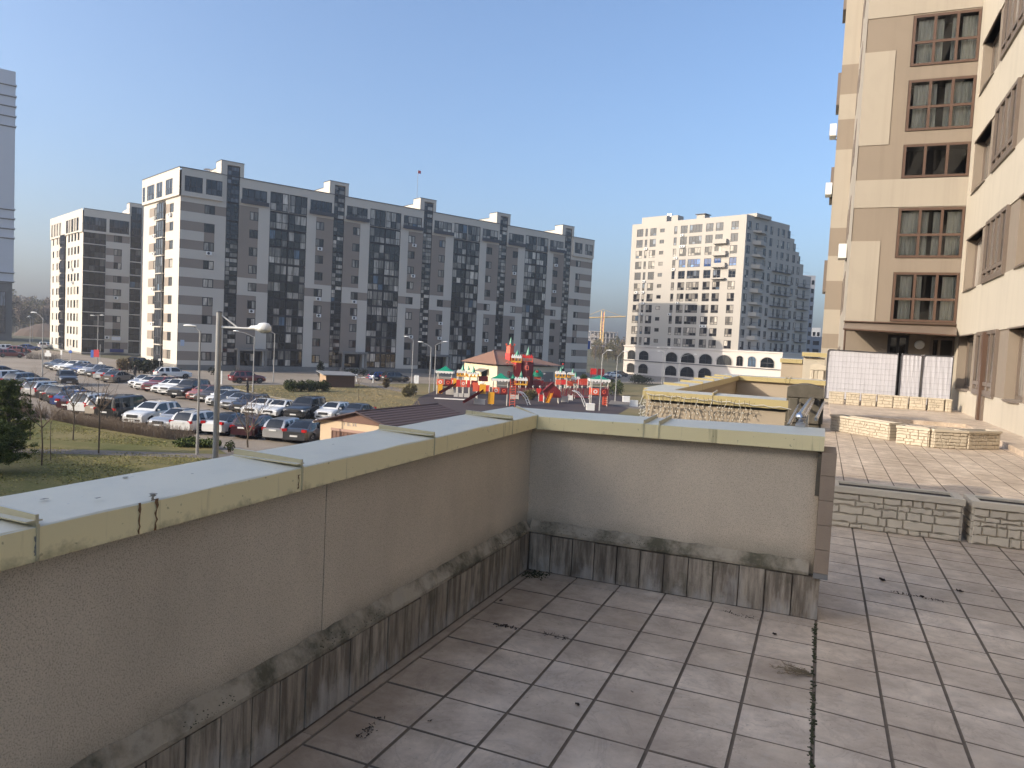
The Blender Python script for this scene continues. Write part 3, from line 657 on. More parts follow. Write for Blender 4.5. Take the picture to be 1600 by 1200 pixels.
def tile_mat():
    m, nt, b = new_mat('floor_tile'); w = wcoords(nt); oi = N(nt, 'ShaderNodeObjectInfo'); g = N(nt, 'ShaderNodeNewGeometry')
    r = math_(nt, 'FRACT', math_(nt, 'ADD', oi.outputs['Random'], g.outputs['Random Per Island']))
    c = mixc(nt, r, (.67,.55,.42), (.80,.67,.53))
    n = noise(nt, 5, 6, w, .7); c = mixc(nt, ramp(nt, n, [(.38, 0.0), (.66, 1.0)]), mixc(nt, .5, c, (.25,.19,.145)), c)
    pale = ramp(nt, noise(nt, 9, 5, w, .6, dist=1.2), [(.52, 0.0), (.75, 1.0)]); c = mixc(nt, math_(nt, 'MULTIPLY', pale, .35), c, (.58,.53,.47))
    speck = ramp(nt, noise(nt, 60, 3, w), [(.66, 0.0), (.72, 1.0)]); c = mixc(nt, math_(nt, 'MULTIPLY', speck, .6), c, (.12,.095,.075))
    big = ramp(nt, noise(nt, 1.1, 4, w), [(.40, 1.0), (.62, 0.0)]); c = mixc(nt, math_(nt, 'MULTIPLY', big, .42), c, (.27,.20,.14))
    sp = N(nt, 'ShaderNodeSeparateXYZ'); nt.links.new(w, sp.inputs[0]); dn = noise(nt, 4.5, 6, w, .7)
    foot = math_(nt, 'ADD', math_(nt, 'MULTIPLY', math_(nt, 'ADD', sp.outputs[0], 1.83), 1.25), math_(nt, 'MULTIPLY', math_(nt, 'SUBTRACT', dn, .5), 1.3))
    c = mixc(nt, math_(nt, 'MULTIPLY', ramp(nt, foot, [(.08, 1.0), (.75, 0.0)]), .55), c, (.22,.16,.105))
    rim = ramp(nt, noise(nt, 2.3, 5, w, .6, dist=1.5), [(.475, 0.0), (.50, 1.0), (.525, 0.0)]); c = mixc(nt, math_(nt, 'MULTIPLY', rim, .22), c, (.20,.155,.12))
    nt.links.new(c, b.inputs['Base Color']); nt.links.new(ramp(nt, n, [(.3, .62), (.7, .42)]), b.inputs['Roughness'])
    b.inputs['Specular IOR Level'].default_value = .4; bump(nt, b, noise(nt, 14, 5, w), .15, .01); return m
M['tile'] = tile_mat()
M['grout'] = plain('grout_dark', (.155,.12,.088), .95, var=.4, scale=20)
def skirt_mat():
    m, nt, b = new_mat('skirting_tile_weathered'); w = wcoords(nt); oi = N(nt, 'ShaderNodeObjectInfo')
    c = mixc(nt, oi.outputs['Random'], (.29,.235,.17), (.40,.33,.245))
    st = ramp(nt, noise(nt, 1, 5, wcoords(nt, (22,22,2.2)), .7), [(.42, 1.0), (.62, 0.0)]); c = mixc(nt, math_(nt, 'MULTIPLY', st, .7), c, (.055,.038,.025))
    sp = N(nt, 'ShaderNodeSeparateXYZ'); nt.links.new(w, sp.inputs[0])
    lim = ramp(nt, math_(nt, 'SUBTRACT', noise(nt, 1, 4, wcoords(nt, (9,9,3)), .6), math_(nt, 'MULTIPLY', sp.outputs[2], 1.3)), [(.36, 0.0), (.52, 1.0)])
    c = mixc(nt, math_(nt, 'MULTIPLY', lim, .55), c, (.42,.38,.33))
    mo = ramp(nt, noise(nt, 7, 5, w, .7), [(.55, 0.0), (.68, 1.0)]); c = mixc(nt, math_(nt, 'MULTIPLY', mo, .35), c, (.05,.052,.022))
    nt.links.new(c, b.inputs['Base Color']); b.inputs['Roughness'].default_value = .85; bump(nt, b, noise(nt, 70, 4, w), .5, .006); return m
M['skirt'] = skirt_mat()
def ledge_mat():
    m, nt, b = new_mat('mossy_ledge'); w = wcoords(nt)
    c = mixc(nt, noise(nt, 3, 5, w), (.36,.30,.215), (.48,.405,.30))
    mo = ramp(nt, noise(nt, 3.6, 6, w, .7), [(.42, 0.0), (.62, 1.0)]); c = mixc(nt, math_(nt, 'MULTIPLY', mo, .85), c, (.062,.056,.028))
    nt.links.new(c, b.inputs['Base Color']); b.inputs['Roughness'].default_value = .98; bump(nt, b, noise(nt, 60, 5, w, .75), 1.0, .012); return m
M['ledge'] = ledge_mat()
M['stone'] = plain('moulded_stone', (.56,.49,.38), .9, var=.14, scale=7, bumps=.4, objvar=.10)
M['stone_joint'] = plain('stone_joint', (.40,.345,.265), .95)
M['rock'] = plain('dark_rockface', (.115,.10,.075), .9, var=.45, scale=14, bumps=.7)
M['soil'] = plain('soil', (.04,.03,.022), 1.0, var=.5, scale=30, bumps=.8)
M['moss'] = plain('moss_dark', (.045,.045,.020), 1.0, var=.4, scale=40)
M['leaf'] = plain('dead_leaf', (.035,.024,.018), .9, var=.4, scale=60)
M['side_tile'] = plain('brown_cladding_tile', (.30,.225,.16), .8, var=.22, scale=9, bumps=.3, objvar=.15)
def PY(px, py, y):
    d = ray(px, py); return CAM + d*(y/d.y)

# ------------------------------------------------------------------ floor slabs and tiles
def slab(name, x0, x1, y0, y1, z1, mat, z0=GZ):
    m = MB(); m.box(x0, x1, y0, y1, z0, z1); return struct(m.build(name, mat))
floor = slab('terrace_floor', -2.04, .062, -4, 5.02, -.006, M['grout'])
floor2 = slab('terrace_floor', .064, 4.1, -4, 28.9, -.006, M['grout'])
floor3 = slab('terrace_floor', -1.95, .06, 8.95, 20.3, -.006, M['grout'])
tiles = []
for k in range(6):
    for j in range(-6, 27): tiles.append((floor, -1.76+.305*k, 2.87-.3*4+.3*j - (.0 if j > -99 else 0), .305, 0.0))
for k in range(14):
    for j in range(-10, 84): tiles.append((floor2, .072+.295*k, 3.88-.3*6+.3*j, .295, -.10))
tiles = [t for t in tiles if not (t[0] is floor and (t[2]+.3 > 4.83 or t[2] < -1.0)) and not (t[0] is floor2 and (t[1]+.3 > 4.12 or t[2] > 27.6 or t[2] < -1))]
vis = []
for t in tiles:
    c = Vector((t[1]+.15, t[2]+.15, 0)) - CAM; dz = c.dot(Fw)
    px = 800+FPX*c.dot(Rt)/dz if dz > .2 else -9999; py = 600-FPX*c.dot(Up)/dz if dz > .2 else -9999
    seen = dz > .2 and -150 < px < 1750 and py < 1380
    vis.append((0 if seen else 1, c.length, t))
vis.sort(key=lambda q: q[:2])
tmeshes = {}
def tile_mesh(w, sh, var):
    k = (w, sh, var)
    if k not in tmeshes:
        m = MB(); g = .0046; m.cbox(g, w-g, 0.0034, .2966, -.012, 0, .003)
        r2 = random.Random(var*13+int(w*1000))
        tx, ty = r2.uniform(-.003,.003), r2.uniform(-.003,.003)
        m.V = [Vector((p.x, p.y + sh*p.x, p.z + tx*(p.x-.15) + ty*(p.y-.15) + (r2.uniform(-.0004,.0004)))) for p in m.V]
        m.M = [1]*8+[0,0]; tmeshes[k] = m.mesh('tile', [M['tile'],M['grout']])
    return tmeshes[k]
joined = {id(floor): MB(), id(floor2): MB()}
for n, (s, d, t) in enumerate(vis):
    if n < 296: obj('tile', tile_mesh(t[3], t[4], rnd.randrange(9)), t[0], (t[1], t[2], rnd.uniform(-.0012,.0008)))
    else:
        m = joined[id(t[0])]; m.T = Matrix.Translation((t[1], t[2], 0)) @ Matrix(((1,0,0,0),(t[4],1,0,0),(0,0,1,0),(0,0,0,1)))
        z = rnd.uniform(-.0012,.0008); m.M += []; m.box(.0056, t[3]-.0056, 0.0034, .2966, -.012+z, z); m.M[-4:] = [1]*4
for f, key in ((floor, id(floor)), (floor2, id(floor2))):
    if joined[key].V: stuff(joined[key].build('tile', [M['tile'],M['grout']], f))
m = MB()
for k in range(7):
    for j in range(26): m.box(-1.9+.28*k, -1.9+.28*k+.275, 9.05+.3*j, 9.05+.3*j+.295, -.012, 0)
stuff(m.build('tile', M['tile'], floor3))

for k in range(6):
    m = MB(); m.box(-1.76+.305*k+.006,-1.76+.305*k+.299,4.6755,4.797,-.012,-.0003); m.build('edge_tile', M['tile'], floor)
# ------------------------------------------------------------------ near parapet, long left run
def seam(mb, p, q, h, t):                     # standing seam from p to q
    d = (q-p).normalized(); n = d.cross(Zv)*t
    for o in (0,):
        P = [p-n, q-n, q+n, p+n]; T = [x+Zv*h for x in P]
        mb.face(P[::-1]); mb.face(T)
        for k in range(4): mb.face([P[k],P[(k+1)%4],T[(k+1)%4],T[k]])
par = thing('parapet_wall', 'stuccoed parapet along the left of the terrace under yellow metal coping', 'parapet', (-1.86,0,0))
def loc_(o): return Vector(o.location)
def part(name, mb, mat, t, smooth=None):
    mb.V = [v - loc_(t) for v in mb.V]; return mb.build(name, mat, t, smooth)
m = MB(); m.box(-2.06,-1.86,-4,2.50,GZ,1.04); m.box(-2.06,-1.86,2.506,5.08,GZ,1.04); part('stucco_wall', m, M['stucco'], par)
zi = lambda y: 1.066+.0075*y
ys = [-2.9,-1.86,-.83,.205,1.24,2.27,3.31,4.34]
for a, b in zip(ys, ys[1:]+[None]):
    m = MB(); e = 4.777 if b is None else b-.006
    prof = lambda y: [(-1.80,zi(y)-.092),(-1.80,zi(y)-.004),(-1.806,zi(y)),(-2.125,zi(y)+.012),(-2.13,zi(y)+.006),(-2.13,zi(y)-.09)]
    P = [Vector((x,a,z)) for x,z in prof(a)]; n = 7
    R_ = []
    for k in range(n):
        y = a+(e-a)*k/(n-1); dent = [rnd.uniform(-.0015,.0015) for _ in range(6)]
        R_.append([m.v((x+(d if i in (1,2) else 0), y if not (b is None and x < -1.9) else y+(x+1.8)*-1.0*(k/(n-1)), z+(d if i > 0 else 0))) for i,((x,z),d) in enumerate(zip(prof(y),dent))])
    for r0, r1 in zip(R_, R_[1:]):
        for i in range(5): m.idx((r0[i],r1[i],r1[i+1],r0[i+1]))
    m.idx(R_[0]); m.idx(R_[-1][::-1])
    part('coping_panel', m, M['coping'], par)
    m = MB(); seam(m, Vector((-1.797,a-.003,zi(a)-.09)), Vector((-1.80,a-.003,zi(a)-.09)), .095, .004)
    seam(m, Vector((-1.802,a-.003,zi(a)-.005)), Vector((-2.135,a-.003,zi(a)+.004)), .034, .0045)
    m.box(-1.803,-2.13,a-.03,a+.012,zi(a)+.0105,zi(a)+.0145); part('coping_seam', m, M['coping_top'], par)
def ledge(mb, a, b, n):                        # sloped mortar ledge between a and b; n = direction out of the wall
    L = (b-a).length; k = max(2,int(L/.06)); rows = []
    for i in range(k+1):
        p = a+(b-a)*i/k; j = rnd.uniform(-.006,.006)
        rows.append([mb.v(p+Zv*(.352+j)+n*.002), mb.v(p+Zv*(.325+j)+n*(.022+j)), mb.v(p+Zv*(.288+j*.7)+n*(.044+j*.4)), mb.v(p+Zv*.268+n*.041), mb.v(p+Zv*.268+n*.0)])
    for r0, r1 in zip(rows, rows[1:]):
        for i in range(4): mb.idx((r0[i],r0[i+1],r1[i+1],r1[i]))
    mb.idx(rows[0][::-1]); mb.idx(rows[-1])
m = MB(); ledge(m, Vector((-1.86,4.8,0)), Vector((-1.86,-3,0)), Vector((1,0,0))); part('ledge', m, M['ledge'], par)
m = MB(); m.box(-1.86,-1.842,-3.0,4.80,-.004,.268); part('skirting_bed', m, M['grout'], par)
y = 4.79; sk = []
while y > -2.4:
    w = .152; m = MB(); j = rnd.uniform(-.002,.002); m.box(-1.842,-1.822+j,y-w+.007,y,.002,.264+rnd.uniform(-.008,.002)); part('skirting_tile', m, M['skirt'], par); y -= w
for k in range(26):
    y = 4.74-.3*k; m = MB(); m.box(-1.814,-1.768,y-.296,y,-.010,-.0005); part('edge_tile', m, M['tile'], par)

# ------------------------------------------------------------------ near parapet, cross run
cw = thing('parapet_wall', 'shorter stuccoed parapet across the corner bay, clad with brown tiles at its right end', 'parapet', (0,4.84,0))
m = MB(); m.box(-1.859,.035,4.84,5.08,GZ,1.05); part('stucco_wall', m, M['stucco'], cw)
zc_ = lambda x: 1.092+.019*(x+1.84)
def cop_run(a, e, mitre):
    m = MB(); n = 6; R_ = []
    prof = lambda x: [(4.78,zc_(x)-.092),(4.78,zc_(x)-.004),(4.786,zc_(x)),(5.175,zc_(x)+.012),(5.18,zc_(x)+.006),(5.18,zc_(x)-.09)]
    for k in range(n):
        x = a+(e-a)*k/(n-1); d = [rnd.uniform(-.0015,.0015) for _ in range(6)]
        R_.append([m.v((x - ((y-4.78)*.85 if (mitre and k == 0) else 0), y+(q if i in (1,2) else 0), z+(q if i > 0 else 0))) for i,((y,z),q) in enumerate(zip(prof(x),d))])
    for r0, r1 in zip(R_, R_[1:]):
        for i in range(5): m.idx((r0[i],r0[i+1],r1[i+1],r1[i]))
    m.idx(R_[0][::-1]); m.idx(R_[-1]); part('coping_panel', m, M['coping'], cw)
cop_run(-1.797,-1.053,True); cop_run(-1.047,-.953,False); cop_run(-.947,.045,False)
for x in (-1.05,-.95):
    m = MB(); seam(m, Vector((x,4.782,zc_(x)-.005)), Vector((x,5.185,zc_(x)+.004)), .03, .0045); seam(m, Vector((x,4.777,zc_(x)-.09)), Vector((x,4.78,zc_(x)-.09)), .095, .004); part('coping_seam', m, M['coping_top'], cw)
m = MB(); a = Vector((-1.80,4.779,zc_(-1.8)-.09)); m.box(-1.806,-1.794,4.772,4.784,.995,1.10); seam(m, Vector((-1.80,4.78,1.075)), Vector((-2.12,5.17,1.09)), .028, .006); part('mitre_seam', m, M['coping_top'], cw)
m = MB(); ledge(m, Vector((-1.82,4.84,0)), Vector((0.01,4.84,0)), Vector((0,-1,0))); part('ledge', m, M['ledge'], cw)
m = MB(); m.box(-1.83,.075,4.822,4.84,-.004,.268); m.box(.035,.072,4.84,5.06,-.004,.262); part('skirting_bed', m, M['grout'], cw)
x = -1.82
while x < .06:
    w = min(.158, .085-x); m = MB(); j = rnd.uniform(-.002,.002); m.box(x+.007,x+w,4.802+j,4.822,.002,.262+rnd.uniform(-.008,.002)); part('skirting_tile', m, M['skirt'], cw); x += .158

z = .262
for h in (.035,.145,.15,.15,.15,.14):
    m = MB(); m.box(.036,.118,4.77,5.12,z+.002,z+h-.001); part('cladding_tile', m, M['side_tile'] if h > .05 else M['grey_stone'], cw); z += h
m = MB(); m.box(.012,.0355,4.80,5.05,.76,1.02); part('cladding_backing', m, M['rock'], cw)

# ------------------------------------------------------------------ second bay (sunlit)
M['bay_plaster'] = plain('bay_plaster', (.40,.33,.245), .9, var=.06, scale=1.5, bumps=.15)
def lit_coping(t, p, q, wd, z, seams=(), h=.10, upright=True):
    d = (q-p).normalized(); n = Vector((-d.y,d.x,0)); L = (q-p).length
    cuts = [0]+list(seams)+[L]
    for a, b in zip(cuts, cuts[1:]):
        A, B = p+d*(a+.004), p+d*(b-.004); m = MB()
        P = [A-n*wd/2, B-n*wd/2, B+n*wd/2, A+n*wd/2]
        lo = [v+Zv*(z-h) for v in P]; up = [v+Zv*(z+(.0 if i < 2 else .012)) for i,v in enumerate(P)]
        m.face(lo[::-1]); m.face(up)
        for k in range(4): m.face([lo[k],lo[(k+1)%4],up[(k+1)%4],up[k]])
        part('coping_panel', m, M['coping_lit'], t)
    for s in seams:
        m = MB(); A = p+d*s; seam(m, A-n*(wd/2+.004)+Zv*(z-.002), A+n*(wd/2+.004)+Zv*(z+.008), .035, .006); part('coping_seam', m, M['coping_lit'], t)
b1 = thing('parapet_wall', 'sunlit parapet of the second bay, front run hung with icicle lights', 'parapet', (-1.1,8.85,0))
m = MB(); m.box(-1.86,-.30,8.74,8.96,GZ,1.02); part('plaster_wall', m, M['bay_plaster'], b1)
m = MB(); m.box(-1.845,-.31,8.725,8.74,.975,1.0); part('drip_gap', m, M['trim_dark'], b1)
lit_coping(b1, Vector((-1.95,8.85,0)), Vector((-.30,8.85,0)), .34, 1.10, (.0+.82,))
b2 = thing('parapet_wall', 'sunlit parapet of the second bay, long left run with five standing seams', 'parapet', (-1.86,13,0))
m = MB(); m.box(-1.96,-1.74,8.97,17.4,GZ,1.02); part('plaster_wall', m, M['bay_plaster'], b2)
lit_coping(b2, Vector((-1.85,9.03,0)), Vector((-1.85,17.0,0)), .34, 1.10, (1.3,2.6,3.9,5.2,6.5))
b3 = thing('parapet_wall', 'sunlit parapet of the second bay, far run in front of the higher corner block', 'parapet', (-.9,17.2,0))
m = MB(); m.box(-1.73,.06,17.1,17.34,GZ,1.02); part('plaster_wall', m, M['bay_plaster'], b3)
lit_coping(b3, Vector((-2.0,17.2,0)), Vector((.10,17.2,0)), .36, 1.10, (1.3,1.38))
b4 = thing('parapet_wall', 'low yellow topped wall left of the highest corner block beyond the second bay', 'parapet', (-.7,19.5,0))
m = MB(); m.box(-.93,-.435,19.4,19.8,GZ,1.42); part('plaster_wall', m, M['bay_plaster'], b4); lit_coping(b4, Vector((-.97,19.6,0)), Vector((-.45,19.6,0)), .5, 1.52)
b5 = thing('parapet_wall', 'highest yellow topped corner block beyond the second bay', 'parapet', (-.2,19.5,0))
m = MB(); m.box(-.43,.05,19.2,19.9,GZ,1.58); part('plaster_wall', m, M['cream'], b5); lit_coping(b5, Vector((-.47,19.5,0)), Vector((.09,19.5,0)), .8, 1.70)
def rock_pillar(t, x0, x1, y0, y1, z1, mat, rows, seed):
    r2 = random.Random(seed); m = MB(); m.box(x0+.02,x1-.02,y0+.02,y1-.02,0,z1-.1); part('core', m, M['stone_joint'], t)
    z = 0
    for r in range(rows):
        h = (z1-.12)/rows
        xs = [x0] + sorted(r2.uniform(x0+.05,x1-.05) for _ in range(2)) + [x1]
        for a, b in zip(xs, xs[1:]):
            m = MB(); d = r2.uniform(0,.025); m.cbox(0,b-a-.008,0,h-.008,0,.03+d,.012); 
            m.V = [Vector((a+v.x+r2.uniform(-.003,.003), y0+.02-v.z+r2.uniform(-.006,.004), z+v.y)) for v in m.V]
            m.F = [f[::-1] for f in m.F]; part('stone', m, mat, t)
        for sx, s in ((x0,-1),(x1,1)):
            m = MB(); d = r2.uniform(0,.02); m.box(*(sorted((sx-s*.02, sx+s*(.01+d)))), y0+.03, y1-.03, z+.004, z+h-.004); part('stone', m, mat, t)
        z += h
    n = 10; m = MB(); P = []
    for k in range(n+1):
        u = k/n; P.append((x0-.02+(x1-x0+.04)*u, z1-.12+.10+.045*math.sin(PI*u)))
    for (xa,za),(xb,zb) in zip(P, P[1:]):
        m.face([(xa,y0-.03,za),(xb,y0-.03,zb),(xb,y1+.03,zb),(xa,y1+.03,za)]); m.face([(xa,y0-.03,z1-.12),(xb,y0-.03,z1-.12),(xb,y0-.03,zb),(xa,y0-.03,za)])
        m.face([(xb,y1+.03,z1-.12),(xa,y1+.03,z1-.12),(xa,y1+.03,za),(xb,y1+.03,zb)])
    m.face([(x0-.02,y1+.03,z1-.12),(x0-.02,y0-.03,z1-.12),(x0-.02,y0-.03,P[0][1]),(x0-.02,y1+.03,P[0][1])]); m.face([(x1+.02,y0-.03,z1-.12),(x1+.02,y1+.03,z1-.12),(x1+.02,y1+.03,P[-1][1]),(x1+.02,y0-.03,P[-1][1])])
    part('cap', m, mat, t)
rp = thing('stone_pillar', 'dark rock faced pillar with curved cap at the end of the second bay', 'pillar', (-.13,8.9,0)); rock_pillar(rp, -.315,.02,8.68,9.05,1.27,M['rock'],4,3)
rp2 = thing('stone_pillar', 'pale rock faced pillar with rounded top in front of the highest corner block', 'pillar', (-.05,18.6,0)); rock_pillar(rp2, -.235,.06,18.4,18.8,1.42,M['stone'],4,5)
hr = thing('handrail', 'polished steel double handrail running from the cross parapet to the dark stone pillar', 'handrail', (-.1,7,0))
for (pa, ya, pb, yb, r) in (((1251,652),5.33,(1269,624),8.66,.032),((1275,655),5.33,(1288,628),8.62,.012),((1232,665),5.35,(1250,630),8.66,.014)):
    m = MB(); a, b = PY(*pa, ya), PY(*pb, yb); m.tube([a,b], r, 12); part('rail', m, M['chrome'], hr, 40)
a = PY(1251,652,5.33); m = MB(); m.lathe((0,0,0), [(.0,-.03),(.03,-.022),(.036,0),(.03,.02),(0,.028)], 12); m.V = [a+Vector((v.x,v.z,v.y)) for v in m.V]; part('end_cap', m, M['chrome'], hr, 60)
m = MB(); m.tube([a+Vector((.0,.25,0)), Vector((a.x,a.y+.25,0))], .02, 10); m.tube([Vector((a.x,8.3,1.0)), Vector((a.x,8.3,0))], .02, 10); part('post', m, M['chrome'], hr, 40)
m = MB(); m.box(-.135,-.075,5.14,5.36,1.125,1.15); m.box(-.12,-.09,5.30,5.36,1.0,1.16); part('bracket', m, M['galv'], hr)
slab('terrace_strip', -.30, .062, 5.19, 8.66, -.02, M['grout'])
# icicle lights
M['bulb'] = plain('clear_plastic_bulb', (.62,.60,.52), .25, var=.1); M['wire'] = plain('light_wire', (.20,.165,.12), .6); M['wire_white'] = plain('light_wire_white', (.55,.53,.47), .6)
il = thing('string_lights', 'unlit icicle string lights draped over the yellow coping of the second bay', 'string lights', (-1.4,8.66,1.0))
r2 = random.Random(11); m = MB(); pts = []
for k in range(40):
    u = k/39; pts.append((-1.9+1.62*u, 8.655, 1.075-.02*abs(math.sin(u*27))-.045*u)); 
m.tube(pts, .0045, 4, 0, False); part('wire', m, M['wire_white'], il)
for k in range(24):
    x = -1.88+.05*k + r2.uniform(-.012,.012); L = r2.choice((.12,.2,.3,.42,.5)) * (1.0 if .2 < (x+1.9) < .95 else .6)
    m = MB(); pts = [(x,8.652,1.07)]; z = 1.07; xx = x
    while z > 1.07-.1-L:
        z -= .045; xx += r2.uniform(-.022,.022); pts.append((xx, 8.70+r2.uniform(-.006,.004) if z < .98 else 8.648, z))
    m.tube(pts, .0032, 4, 0 if k % 3 else 1, False)
    for p in pts[2::1]:
        q = Vector(p)+Vector((r2.uniform(-.02,.02),-.012,-.012)); m.tube([p,q], .0035, 3, 0, False); m.lathe(q, [(.0,-.010),(.0065,-.003),(.0065,.004),(0,.010)], 5, 2)
    part('strand', m, [M['wire'],M['wire_white'],M['bulb']], il)
for k in range(3):
    m = MB(); pts = [(-1.93+.02*k,8.66+.1*k,1.05)]
    for j in range(12): pts.append((-1.955+r2.uniform(-.012,.012),8.69+.12*k+r2.uniform(-.02,.02),.98-.04*j))
    m.tube(pts, .005, 4, 0, False)
    for p in pts[2:]: m.lathe(Vector(p)+Vector((-.01,-.01,0)), [(.0,-.012),(.009,-.003),(.009,.004),(0,.012)], 5, 1)
    part('strand', m, [M['wire_white'],M['bulb']], il)

# ------------------------------------------------------------------ planters with moulded stone faces
def planter(label, x0, y0, x1, y1, h, dep, each, seed, group, cap=.055, z0=0.0, rows=5):
    r2 = random.Random(seed); d = Vector((x1-x0,y1-y0,0)); w = d.length
    t = thing('planter', label, 'planter', (x0,y0,z0), math.atan2(d.y,d.x), group)
    m = MB(); m.box(.012,w-.012,.018,dep-.012,0,h); m.build('box', M['stone_joint'], t)
    m = MB(); ov = .015
    m.box(-ov,w+ov,-ov,.06,h,h+cap); m.box(-ov,w+ov,dep-.06,dep+ov,h,h+cap); m.box(-ov,.06,.06,dep-.06,h,h+cap); m.box(w-.06,w+ov,.06,dep-.06,h,h+cap)
    m.build('rim', M['stone'], t)
    m = MB(); m.box(.06,w-.06,.06,dep-.06,h,h+cap-.02); m.build('soil', M['soil'], t)
    J = MB(); z = .006; hh = [r2.uniform(.65,1.5) for _ in range(rows)]; sc = (h-.01)/sum(hh)
    for r in range(rows):
        rh = hh[r]*sc; x = .004
        while x < w-.01:
            sw = r2.choice((.07,.10,.13,.17,.21))*r2.uniform(.85,1.15)
            if w-.008-x-sw < .06: sw = w-.006-x
            def stone_(m):
                n = max(3,int(sw/.045)); g = .004; top = []; bot = []
                for k in range(n+1):
                    u = x+g+(sw-2*g)*k/n; e = .013 if 0 < k < n else .006
                    top.append((u, z+rh-g+r2.uniform(-e,e*.7))); bot.append((u, z+g+r2.uniform(-e*.7,e)))
                pr = r2.uniform(.006,.015)
                o = [m.v((u,.018,v)) for u,v in bot+top[::-1]]; cx = sum(u for u,v in bot)/len(bot); cz = z+rh/2
                f = [m.v((cx+(u-cx)*(1-.012/sw), .018-.012-pr*.6, cz+(v-cz)*.86)) for u,v in bot+top[::-1]]
                L = len(o)
                for k in range(L): m.idx((o[k],o[(k+1)%L],f[(k+1)%L],f[k]))
                m.idx(f)
            if each:
                m = MB(); stone_(m); m.build('stone', M['stone'], t)
            else: stone_(J)
            x += sw
        z += rh
    for side, X in ((-1,.012),(1,w-.012)):
        for r in range(rows):
            a = h*r/rows
            for k in range(2): J.box(min(X,X+side*.02),max(X,X+side*.02),.02+dep*.48*k,.02+dep*.48*k+dep*.46,a+.005,a+h/rows-.005)
    if J.V: J.build('stone_facing', M['stone'], t)
    return t
gnear = 'stone faced planters across the near terrace'; g2 = 'sunlit stone faced planters in the middle row'; g3 = 'small stone faced planters along the white fence'
planter('long shaded planter beside the brown end tiles of the cross parapet', .17,7.60,1.25,7.62,.335,.36,True,1,gnear)
planter('shaded planter cut off by the right edge, next to the long shaded one', 1.33,7.60,2.55,7.64,.335,.36,True,2,gnear)
planter('longest sunlit planter of the middle row, turned askew at its left end', .25,17.7,1.32,16.5,.31,.34,False,3,g2,.045)
planter('short sunlit planter right of the gap in the middle row', 1.42,16.02,1.94,15.82,.31,.34,False,4,g2,.045)
planter('sunlit planter of the middle row, second from the right and touching its neighbour', 2.03,15.80,2.61,16.05,.31,.34,False,5,g2,.045)
planter('sunlit planter at the right end of the middle row', 2.63,16.06,3.25,16.62,.31,.34,False,6,g2,.045)
ord_ = ['first','second','third','fourth','fifth','sixth','seventh','eighth']
for k, (a, b) in enumerate(((1295,1318),(1322,1342),(1346,1368),(1371,1394),(1396,1418),(1421,1446),(1450,1474),(1477,1486))):
    p, q = G(a, 628.5+(a-1300)*.085, .0), G(b, 628.5+(b-1300)*.085, .0)
    p = CAM+(p-CAM)*(26.2/p.y); q = CAM+(q-CAM)*(26.2/q.y)
    planter('small planter under the white fence, %s from its left end' % ord_[k], p.x, 26.2, q.x, 26.2, .36, .35, False, 20+k, g3, .035, .10, 4)
slab('raised_floor', .3, 4.1, 21.5, 28.9, .10, M['tile'], -.005)
slab('wall_kerb', 3.42, 4.1, 11.0, 21.49, .10, M['tile'], -.005)

# ------------------------------------------------------------------ building on the right (faces the sun side)
rb = thing('apartment_building', 'cream plastered building along the right of the terrace with brown framed windows', 'apartment block', (4.1,28.98,0))
fr_ = Face((4.1,28.98,0),(0,-1,0))
HB2 = 36.0; RBW = [(0,27,GZ,HB2,0,0)]; w1, w2 = [], []
for s in range(11):
    z0 = .80+3.16*s; RBW.append((.55,27,z0,z0+1.72,1,.03))
    for a, b in ((.75,3.2),(7.75,9.6),(13.2,15.6),(21,23)): w1.append((a,b,z0+.02,z0+1.7)); RBW.append((a,b,z0+.02,z0+1.7,1,.42))
    for a, b in ((4.1,6.75),(10.6,12.6),(16.6,19),(24,26.4)): w2.append((a,b,z0+.02,z0+1.74)); RBW.append((a,b,z0+.02,z0+1.74,1,.10))
mb = MB(); rect_facade(mb, fr_, RBW); mb.V = [v for v in mb.V]
mb.face([(4.1,1.98,GZ),(14,1.98,GZ),(14,1.98,HB2),(4.1,1.98,HB2)],0); mb.face([(14,1.98,GZ),(14,28.9,GZ),(14,28.9,HB2),(14,1.98,HB2)],0); mb.face([(4.1,1.98,HB2),(14,1.98,HB2),(14,28.9,HB2),(4.1,28.9,HB2)],0)
part('plaster_wall', mb, [M['cream'],M['beige']], rb)
f2 = Face((0,0,0),(0,-1,0))
M['glass_near'] = glass_mat('window_glass_near', (.06,.055,.05), (.42,.38,.33), .8)
for a, b, z0, z1 in w1:
    place_window(rb, f2, a, b, z0, z1, [.5], [], .34, fr=.09, dep=.08, frame='greybrown_frame', glass='glass_near')
    m = MB(); m.prism([(0.0,-.43),(b-a,-.43),(b-a-.12,.03),((b-a)*.5,.085),(.12,.03)], 0, .03); m.V = [Vector((f2.p(a+v.x,0,v.y).x, f2.p(a+v.x,0,v.y).y, z0-.045+v.z+.0*v.y)) for v in m.V]
    m.F = [f for f in m.F]; m.build('window_sill', M['greybrown_frame'], rb)
    m = MB(); fbox(m, f2, a-.02, b+.02, z1, z1+.035, -.40, .015); m.build('window_head', M['greybrown_frame'], rb)
for i, (a, b, z0, z1) in enumerate(w2):
    place_window(rb, f2, a, b, z0, z1, [.25,.5,.75], [.16], .03, fr=.10, dep=.09, frame='greybrown_frame', glass='glass_near')
    m = MB(); fbox(m, f2, a-.08, b+.08, z0-.05, z0-.005, -.05, .06); m.build('window_sill', M['greybrown_frame'], rb)
m = MB(); fbox(m, f2, 5.33, 5.55, -.0, 2.5, .0, .12); m.build('door_post', M['brown_frame'], rb)
m = MB(); fbox(m, f2, 5.56, 5.72, -.0, .8, .0, .06); m.build('door_jamb', M['greybrown_frame'], rb)

